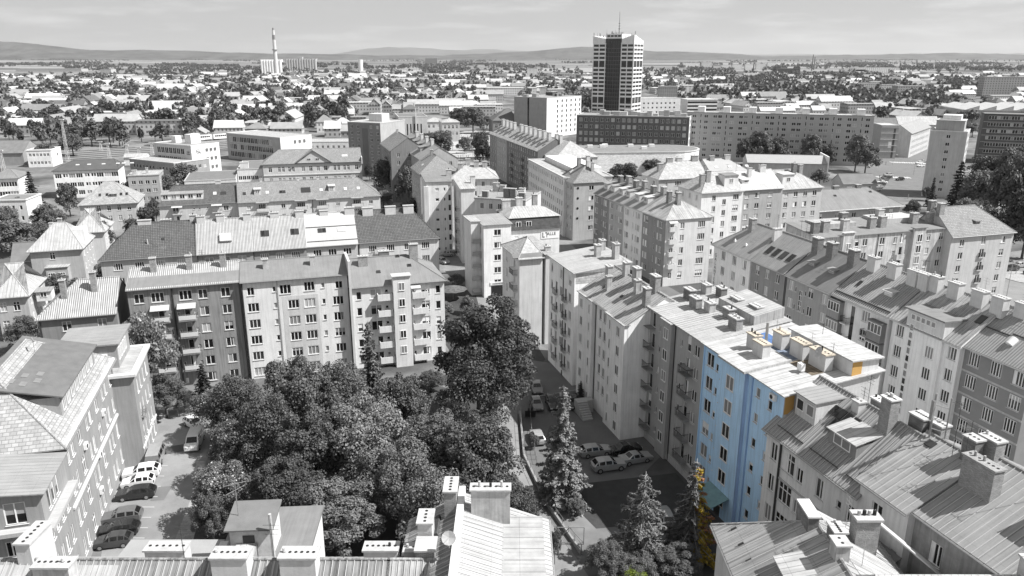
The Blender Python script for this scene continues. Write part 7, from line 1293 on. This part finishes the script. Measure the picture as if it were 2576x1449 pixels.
# ------------------------------------------------------------------ cars
PAINTS = {'white': plain('car white', .75, .3, 0, .5, .6), 'silver': plain('car silver', .42, .35, .4, .5, .5), 'grey': plain('car grey', .16, .35, .3, .5, .5), 'black': plain('car black', .015, .25, 0, .5, .6), 'dark': plain('car dark', .05, .3, .1, .5, .5)}
CGL, TYRE, RIM, LAMP, TAIL = plain('car glass', .012, .05), plain('tyre', .02, .8), plain('rim', .4, .35, .7), plain('headlamp', .6, .15), plain('tail lamp', .08, .3)
def car_proto(kind):
    """side profile stations: x, sill, shoulder, roof, half width at shoulder, half width at roof"""
    P_ = {'estate': [(-2.3, .45, .62, .64, .72, .70), (-2.2, .3, .78, .82, .82, .74), (-1.5, .25, .9, .95, .88, .76), (-1.0, .25, .95, 1.0, .89, .74), (-.25, .25, .97, 1.42, .89, .62), (.7, .25, .98, 1.48, .89, .63), (1.6, .25, 1.0, 1.44, .88, .62), (2.15, .28, 1.0, 1.05, .84, .70), (2.3, .45, .8, .82, .76, .70)],
          'hatch': [(-1.95, .42, .62, .64, .68, .66), (-1.85, .28, .76, .8, .78, .72), (-1.2, .24, .92, .97, .84, .72), (-.85, .24, .96, 1.02, .85, .70), (-.15, .24, .98, 1.45, .85, .60), (.7, .24, 1.0, 1.5, .85, .60), (1.35, .24, 1.0, 1.42, .84, .59), (1.85, .27, .98, 1.02, .8, .68), (1.95, .42, .8, .82, .74, .68)],
          'suv': [(-2.25, .5, .75, .78, .76, .72), (-2.15, .35, .95, 1.0, .86, .78), (-1.35, .32, 1.06, 1.1, .92, .8), (-.95, .32, 1.1, 1.16, .93, .78), (-.3, .32, 1.12, 1.6, .93, .68), (.7, .32, 1.14, 1.67, .93, .69), (1.6, .32, 1.15, 1.6, .92, .68), (2.1, .36, 1.12, 1.2, .88, .74), (2.25, .5, .9, .95, .8, .72)],
          'sedan': [(-2.3, .45, .62, .64, .72, .70), (-2.2, .3, .76, .8, .82, .74), (-1.5, .25, .88, .92, .87, .76), (-1.0, .25, .92, .97, .88, .74), (-.3, .25, .95, 1.38, .88, .6), (.6, .25, .96, 1.4, .88, .6), (1.3, .25, .97, 1.02, .88, .7), (2.1, .28, .95, .98, .84, .74), (2.25, .45, .75, .78, .76, .70)],
          'van': [(-2.45, .5, .8, .82, .84, .8), (-2.35, .35, 1.0, 1.05, .92, .86), (-1.75, .32, 1.15, 1.2, .95, .84), (-1.05, .32, 1.2, 1.9, .95, .76), (0, .32, 1.22, 1.98, .95, .78), (1.6, .32, 1.22, 1.98, .95, .78), (2.35, .34, 1.22, 1.93, .94, .78), (2.45, .42, 1.1, 1.85, .92, .76)]}[kind]
    body, glass = MB(), MB(); n = len(P_)
    def ring(s): x, a, b_, c, w, r_ = s; m = (a + b_) / 2; return [(x, -w * .96, a), (x, -w, m), (x, -w, b_), (x, -r_, c), (x, r_, c), (x, w, b_), (x, w, m), (x, w * .96, a)]
    for s in P_: body.v += ring(s)
    for i in range(n - 1):
        for j in range(8):
            a, b_ = 8 * i + j, 8 * i + (j + 1) % 8; body.f.append((a, b_, b_ + 8, a + 8)); body.m.append(0)
    body.f.append(tuple(range(8))[::-1]); body.f.append(tuple(8 * (n - 1) + k for k in range(8))); body.m += [0, 0]
    def inset(q, k, out):
        c = sum((Vector(p) for p in q), Vector()) / len(q); nn = (Vector(q[1]) - Vector(q[0])).cross(Vector(q[2]) - Vector(q[0])).normalized(); nn = nn if nn.dot(c - Vector((0, 0, .8))) > 0 else -nn
        r_ = [c + (Vector(p) - c) * k + nn * out for p in q]
        if (r_[1] - r_[0]).cross(r_[2] - r_[0]).dot(nn) < 0: r_.reverse()
        glass.poly(r_)
    for i in range(n - 1):
        s0, s1 = ring(P_[i]), ring(P_[i + 1]); h0, h1 = P_[i][3] - P_[i][2], P_[i + 1][3] - P_[i + 1][2]
        if max(h0, h1) < .3: continue
        for a, b_ in ((2, 3), (5, 4)): inset([s0[a], s1[a], s1[b_], s0[b_]], .8, .012)
        if h0 < .2 or h1 < .2: inset([s0[3], s1[3], s1[4], s0[4]], .84, .012)
    o = put('parked_car' if kind != 'van' else 'parked_van', None); o.empty_display_size = .3
    me = body.mesh('body', PAINTS['white']); me.polygons.foreach_set('use_smooth', np.zeros(len(me.polygons), bool)); bd = put('body', me, o); glass.build('windows', CGL, o).name = 'glazing'
    wx = (1.35 if kind != 'hatch' else 1.2) + (.1 if kind in ('suv', 'van') else 0); wr = .33 if kind not in ('suv', 'van') else .37; w_ = P_[4][4]
    wh = MB().beam((0, -.11, 0), (0, .11, 0), wr, 0, 16).mesh('wheel', TYRE); rm = MB().beam((0, -.118, 0), (0, .118, 0), wr * .62, 0, 10).mesh('rim', RIM)
    for sx in (-1, 1):
        for sy in (-1, 1): q = put('wheel', wh, o, (sx * wx, sy * (w_ - .09), wr)); put('rim', rm, q)
    hl_ = MB().box(-.06, -.18, -.09, .06, .18, .09).mesh('headlight', LAMP); tl = MB().box(-.05, -.12, -.16, .05, .12, .16).mesh('tail_light', TAIL)
    x0, x1 = P_[0][0], P_[-1][0]
    for sy in (-1, 1): put('headlight', hl_, o, (x0 + .05, sy * .58, P_[0][2] + .02)); put('tail_light', tl, o, (x1 - .03, sy * .66, P_[-1][2] - .05))
    return o
bpy.context.view_layer.update()
CARS = {k: keep(car_proto(k)) for k in ('estate', 'hatch', 'suv', 'sedan', 'van')}; used = set()
def car(kind, col, px, py, ang, label, world=None, group='parked cars'):
    p = world or site(px, py, .5); pr = CARS[kind]
    o = pr if kind not in used else copy_tree(pr)
    used.add(kind); o.location = (p.x, p.y, .02); o.rotation_euler = (0, 0, R(ang)); tag(o, label, 'car' if kind != 'van' else 'van', group)
    for c in o.children:
        if c.name.split('.')[0] == 'body': c.material_slots[0].link = 'OBJECT'; c.material_slots[0].material = PAINTS[col]
    return o
CARS_TODO = [('suv', 'white', 357, 1190, 14, 'white estate car nearest the van in the office parking lot'), ('hatch', 'white', 348, 1213, 14, 'white hatchback between white estate and black estate'), ('estate', 'black', 342, 1242, 12, 'black estate car beside the white hatchback'), ('suv', 'grey', 306, 1303, 14, 'dark grey car across the empty bay from the black estate'), ('estate', 'black', 297, 1334, 12, 'black car nearest the front roof in the lot'), ('hatch', 'dark', 285, 1362, 12, 'dark car half hidden by the felt roof'),
    ('van', 'silver', 393, 1148, -76, 'silver van at the corner of the office wing'), ('van', 'white', 490, 1112, 100, 'pale van under the blossoming bush'), ('hatch', 'white', 489, 1066, 140, 'white car half under the bush at the lot end'),
    ('hatch', 'grey', 1350, 1018, 98, 'grey hatchback near the bins in the shaded yard'), ('estate', 'black', 1390, 1014, 98, 'black car right of the grey hatchback in the yard'), ('sedan', 'black', 1441, 1012, 98, 'black car behind the silver spruce'), ('hatch', 'silver', 1352, 1100, -80, 'silver car left of the silver spruce'), ('estate', 'silver', 1497, 1135, 195, 'silver estate with roof rails in the shaded yard'), ('sedan', 'black', 1572, 1130, 200, 'black sedan by the wire balconies'), ('suv', 'silver', 1530, 1172, 195, 'grey off-road car in the yard'), ('sedan', 'silver', 1598, 1153, 200, 'old silver sedan by the house steps'), ('hatch', 'silver', 1672, 1300, -85, 'silver car between the two garden spruces'), ('hatch', 'white', 1254, 1096, 80, 'white car on the path beside the rounded tree'), ('sedan', 'grey', 1350, 975, 95, 'grey car under the large round tree'),
    ('hatch', 'silver', 1124, 640, 12, 'silver hatchback in the yard by the bare white wall'), ('estate', 'silver', 1113, 657, 130, 'silver car parked askew in the yard by the bare white wall'), ('sedan', 'dark', 1765, 740, 15, 'dark car on the street behind the brick stacks'), ('hatch', 'white', 1770, 752, 15, 'white car on the street behind the brick stacks'), ('estate', 'dark', 2542, 676, 20, 'dark car left by the road at the right edge'), ('hatch', 'silver', 2562, 668, 20, 'silver car by the road at the right edge'), ('sedan', 'dark', 2600, 690, 110, 'dark car on the roundabout at the right edge'),
    ('hatch', 'black', 2264, 451, 20, 'black car driving over the crossing'), ('hatch', 'white', 2312, 410, 20, 'white car beside the point block'), ('sedan', 'silver', 2322, 406, 20, 'silver car behind the white one beside the point block'), ('hatch', 'white', 2316, 417, 20, 'front white car beside the point block')]
for i in range(7): CARS_TODO.append((('hatch', 'estate', 'suv', 'sedan')[i % 4], ('white', 'silver', 'dark', 'white', 'grey', 'dark', 'silver')[i], 2204 + i * 5, 477 - i * 6, 15, '%s car from the near end of the row by the pavilion' % ('first second third fourth fifth sixth seventh'.split()[i])))
for i in range(5): CARS_TODO.append((('sedan', 'hatch')[i % 2], ('dark', 'black', 'grey')[i % 3], 1206 + i * 5, 470 - i * 14, 105, '%s dark car parked along the shaded street row' % ('nearest second third fourth farthest'.split()[i])))
for c in CARS_TODO: car(*c)

# ------------------------------------------------------------------ fences, walls, bins, lamps, shelters, rails
WIRE = plain('fence post', .22, .6, .2)
def fence(pts, label, h=1.2, posts=6, wall=0.0, px=True, cat='fence'):
    q = [site(*p) for p in pts] if px else [Vector((*p, 0)) for p in pts]; t = thing('wire_fence' if not wall else 'garden_wall', label, cat, q[0])
    for a, b_ in zip(q, q[1:]):
        a, b_ = a - q[0], b_ - q[0]; d = (b_ - a).normalized(); nn = Vector((-d.y, d.x, 0)) * .14
        if wall: MB().hexa([a + nn, a - nn, b_ - nn, b_ + nn], [p + Vector((0, 0, wall)) for p in (a + nn, a - nn, b_ - nn, b_ + nn)]).build('wall', surf('garden wall', .3, var=.3), t)
        for i in range(posts + 1): p = a.lerp(b_, i / posts); MB().beam(p, p + Vector((0, 0, h)), .04, n=5).build('post', WIRE, t)
        for z in (h * .98, h * .5): MB().beam(a + Vector((0, 0, z)), b_ + Vector((0, 0, z)), .018).build('rail', WIRE, t)
fence([(1308, 1040), (1318, 1150), (1372, 1265), (1462, 1395)], 'low wall with posts along the right side of the courtyard path', 1.3, 6, .5, cat='wall')
fence([(1336, 1000), (1334, 1050), (1338, 1110), (1350, 1170)], 'wire fence around the shaded yard beside the bins', 1.4, 5)
fence([(372, 1056), (500, 1045)], 'wire fence at the far end of the parking lot', 1.3, 5)
fence([(1378, 1330), (1392, 1449)], 'fence along the left side of the path beside the low front house', 1.4, 5)
fence([(1340, 1005), (1460, 985)], 'low wall crossing the yard behind the parked cars', .5, 2, .45, cat='wall')
g_ = site(1432, 1370); gt = thing('path_gate', 'open lattice gate frame across the courtyard path', 'gate', g_); fr = MB()
for a, b_ in (((-1.6, 0, 0), (-1.6, 0, 2.2)), ((1.6, 0, 0), (1.6, 0, 2.2)), ((-1.6, 0, 2.2), (1.6, 0, 2.2)), ((-1.6, 0, .2), (1.6, 0, .2)), ((-1.6, 0, .2), (0, 0, 2.2)), ((0, 0, 2.2), (1.6, 0, .2))): fr.beam(a, b_, .05, n=5)
fr.build('frame', WIRE, gt); MB().box(-1.1, -.03, 1.2, -.7, .03, 1.6).build('notice', DARKM, gt)
bn = None
for i, px in enumerate((1326, 1334, 1342)):
    p = site(px, 1048); t = thing('wheeled_bin', '%s dark wheeled bin in the row by the yard fence' % ('left', 'middle', 'right')[i], 'bin', p, 0, 'wheeled bins'); MB().hexa([(-.28, -.3, .1), (.28, -.3, .1), (.28, .3, .1), (-.28, .3, .1)], [(-.36, -.38, 1.1), (.36, -.38, 1.1), (.36, .38, 1.1), (-.36, .38, 1.1)]).build('body', plain('bin plastic', .03), t); MB().box(-.38, -.42, 1.1, .38, .4, 1.18).build('lid', plain('bin lid', .05), t)
def lamp(px, yb, yt, label, arm=1.2):
    p = site(px, yb); hh = height(px, yb, yt); t = thing('street_lamp', label, 'street lamp', p, 0, 'street lamps'); MB().beam((0, 0, 0), (0, 0, hh), .09, n=6, w2=.05).build('pole', METAL, t); MB().beam((0, 0, hh), (arm, 0, hh + .2), .05, n=5).build('arm', METAL, t); MB().box(arm, -.14, hh + .1, arm + .7, .14, hh + .25).build('lamp_head', FRAME, t)
for i, (px, yb, yt) in enumerate(((2532, 745, 662), (2555, 690, 655), (2330, 470, 434), (2298, 440, 412), (2245, 415, 390), (1832, 392, 362), (2186, 405, 382), (1240, 300, 252), (1275, 310, 232), (1190, 425, 330), (1165, 420, 372), (980, 300, 260), (1760, 300, 250), (2440, 560, 505), (585, 335, 268), (1845, 230, 190), (2250, 300, 268))):
    lamp(px, yb, yt, ('tall lamp at the roundabout edge', 'lamp behind the roundabout lamp', 'lamp by the point block', 'lamp on the crossroads corner', 'lamp before the unfinished house', 'lamp before the panel block', 'lamp at the panel block end', 'tall floodlight left of the white windowed cube', 'floodlight pole before the white windowed cube', 'tall lamp over the bus square', 'second lamp of the bus square', 'pole beside the finned station hall', 'pole beyond the stepped white office', 'park lamp under the large trees', 'tall pole beyond the long flat office', 'pole among the trees beyond the stepped office', 'pole behind the side street roofs')[i])
# lattice mast and catenary poles of the rail yard
for i, (px, yb, yt) in enumerate(((172, 408, 302), (276, 400, 362), (322, 398, 366), (352, 405, 372), (385, 398, 360), (12, 440, 380), (255, 380, 358), (440, 372, 345))):
    p = site(px, yb); hh = height(px, yb, yt); t = thing('lattice_mast', ('tall floodlight mast beside the rail office tree', 'catenary mast left of the rail hut', 'catenary mast behind the rail hut', 'catenary mast right of the rail hut', 'catenary mast by the post office', 'catenary mast at the left edge', 'far catenary mast by the fence', 'catenary mast by the train')[i], 'mast', p, 0, 'rail yard masts'); m = MB(); w0, w1 = .7, .28
    for sx, sy in ((-1, -1), (1, -1), (1, 1), (-1, 1)): m.beam((sx * w0, sy * w0, 0), (sx * w1, sy * w1, hh), .09, n=4)
    k = int(hh / 1.6)
    for j in range(k):
        f0, f1 = j / k, (j + 1) / k; a0, a1 = w0 + (w1 - w0) * f0, w0 + (w1 - w0) * f1; s_ = 1 if j % 2 else -1; m.beam((-s_ * a0, -a0, hh * f0), (s_ * a1, -a1, hh * f1), .05, n=4); m.beam((a0, -s_ * a0, hh * f0), (a1, s_ * a1, hh * f1), .05, n=4)
    m.build('lattice', wallm(.6), t); MB().box(-1.2, -.4, hh, 1.2, .4, hh + .5).build('head', wallm(.5), t)
flatpoly('railway_bed', [(-60, 422), (120, 408), (330, 392), (600, 372), (640, 352), (480, 350), (250, 372), (-60, 398)], .02, surf('ballast', .2, .95, var=.3, scale=.2, fine=.3))
for i in range(5):
    rl = MB(); a, b_ = site(-60, 418 - i * 5.2), site(620, 371 - i * 4.2)
    for s_ in (-.75, .75): rl.beam((a.x, a.y + s_, .14), (b_.x, b_.y + s_, .14), .12)
    struct('railway_track', rl, plain('rail steel', .12, .4, .6))
ta, tb = site(478, 357, 0), site(640, 345, 0)
for i in range(3):
    p = ta.lerp(tb, (i + .5) / 3); L_ = (tb - ta).length / 3 - 1.2; a = math.atan2(tb.y - ta.y, tb.x - ta.x); t = thing('train_carriage', '%s carriage of the pale train beyond the post office' % ('left', 'middle', 'right')[i], 'train', p, a, 'train carriages'); MB().hexa([(-L_ / 2, -1.4, .9), (L_ / 2, -1.4, .9), (L_ / 2, 1.4, .9), (-L_ / 2, 1.4, .9)], [(-L_ / 2, -1.3, 3.9), (L_ / 2, -1.3, 3.9), (L_ / 2, 1.3, 3.9), (-L_ / 2, 1.3, 3.9)]).build('body', wallm(.75), t); MB().box(-L_ / 2 + .2, -1.2, 3.9, L_ / 2 - .2, 1.2, 4.2).build('roof', RF_GREY, t)
    for j in range(9): MB().box(-L_ / 2 + 1 + j * (L_ - 2) / 9, -1.42, 2.2, -L_ / 2 + 1 + (j + .75) * (L_ - 2) / 9, -1.38, 3.2).build('window', GL[0], t)
    for x in (-L_ * .35, L_ * .35): MB().box(x - 1.6, -1.1, .1, x + 1.6, 1.1, .9).build('bogie', DARKM, t)
for i, (px, py, w) in enumerate(((1150, 352, 30), (1190, 345, 34), (1165, 378, 26), (1215, 372, 24), (1140, 405, 18), (1195, 398, 20))):
    p = site(px, py); t = thing('bus_shelter', ('far left', 'far right', 'middle left', 'middle right', 'near left', 'near right')[i] + ' bus shelter with long flat roof on the square', 'bus shelter', p, R(14), 'bus shelters'); MB().box(-w / 2, -1.6, 3.0, w / 2, 1.6, 3.3).build('roof', RF_WHITE if i % 2 == 0 else RF_MID, t)
    for j in range(5): MB().beam((-w / 2 + 1 + j * (w - 2) / 4, 0, 0), (-w / 2 + 1 + j * (w - 2) / 4, 0, 3), .1, n=5).build('post', DARKM, t)
# people
def person_mesh(col):
    pts = [(0, 0, .92), (0, 0, 1.2), (0, 0, 1.42), (0, 0, 1.54), (0, .01, 1.66), (0, .01, 1.76), (.1, 0, .88), (.13, .06, .48), (.13, .02, .06), (.13, -.14, .03), (-.1, 0, .88), (-.13, -.1, .5), (-.14, .08, .07), (-.14, -.06, .03), (.19, 0, 1.4), (.25, .04, 1.12), (.23, -.1, .88), (-.19, 0, 1.4), (-.25, -.02, 1.12), (-.24, -.1, .88)]
    ed = [(0, 1), (1, 2), (2, 3), (3, 4), (4, 5), (0, 6), (6, 7), (7, 8), (8, 9), (0, 10), (10, 11), (11, 12), (12, 13), (2, 14), (14, 15), (15, 16), (2, 17), (17, 18), (18, 19)]; rad = [.15, .15, .15, .055, .1, .09, .09, .065, .045, .04, .09, .065, .045, .04, .065, .045, .035, .065, .045, .035]
    me = bpy.data.meshes.new('person'); me.from_pydata(pts, ed, []); o = bpy.data.objects.new('tmp_person', me); COL.objects.link(o); o.modifiers.new('s', 'SKIN')
    for i, v in enumerate(me.skin_vertices[0].data): v.radius = (rad[i], rad[i]); v.use_root = i == 0
    o.modifiers.new('d', 'SUBSURF').levels = 1; dg = bpy.context.evaluated_depsgraph_get(); r_ = bpy.data.meshes.new_from_object(o.evaluated_get(dg)); bpy.data.objects.remove(o); r_.name = 'person'; r_.materials.clear(); r_.materials.append(plain('clothes %.2f' % col, col, .9)); r_.polygons.foreach_set('use_smooth', np.ones(len(r_.polygons), bool)); return r_
PM = [person_mesh(c) for c in (.04, .12, .3)]
for i, (px, py, lab) in enumerate(((2212, 450, 'person in dark clothes standing on the pavement by the parked row'), (2222, 446, 'person in dark clothes walking on the pavement by the parked row'), (2244, 452, 'person crossing the zebra behind the black car'), (2206, 416, 'left person on the corner before the unfinished house'), (2228, 415, 'right person on the corner before the unfinished house'), (2284, 500, 'person walking alone on the shaded side road'), (1155, 425, 'person on the near side of the bus square'), (1170, 420, 'person beside the near bus shelter'), (1182, 432, 'person walking on the bus square'), (1160, 390, 'person waiting by the middle bus shelter'))):
    p = site(px, py); tag(put('person', PM[i % 3], None, (p.x, p.y, .02), rng.uniform(0, 6)), lab, 'person', 'people on the streets')
# parasol garden in the yard beside the tall narrow house
p = site(1140, 752); t = thing('garden_parasol', 'dark patterned parasol in the yard beside the tall narrow white house', 'parasol', p); MB().beam((0, 0, 0), (0, 0, 2.6), .05, n=6).build('pole', METAL, t); cp_ = MB()
for i in range(10): a0, a1 = 6.2832 * i / 10, 6.2832 * (i + 1) / 10; cp_.poly([(0, 0, 3.2), (3.2 * math.cos(a0), 3.2 * math.sin(a0), 2.3), (3.2 * math.cos(a1), 3.2 * math.sin(a1), 2.3)])
cp_.build('canopy', surf('parasol cloth', .1, var=.9, scale=1.2), t)
# hazy summer air
hz = MB().box(-29000, -9000, -1, 29000, 34000, 560); hm = bpy.data.materials.new('hazy air'); hm.use_nodes = True; nt = hm.node_tree; nt.nodes.clear(); out = N(nt, 'ShaderNodeOutputMaterial'); pv = N(nt, 'ShaderNodeVolumePrincipled'); pv.inputs['Color'].default_value = (.93, .93, .93, 1); pv.inputs['Density'].default_value = HAZE; pv.inputs['Anisotropy'].default_value = .2; nt.links.new(pv.outputs[0], out.inputs['Volume'])
me = bpy.data.meshes.new('haze'); me.from_pydata(hz.v, [], hz.f); me.materials.append(hm); tag(put('haze', me), kind='stuff')

lines = MB()
for i in range(9):
    p = site(372 - i * 9.5, 1172 + i * 26); lines.box(p.x - .5, p.y - .06, .03, p.x + 2.6, p.y + .06, .034)
struct('parking_lines', lines, plain('faded road paint', .45, .9))
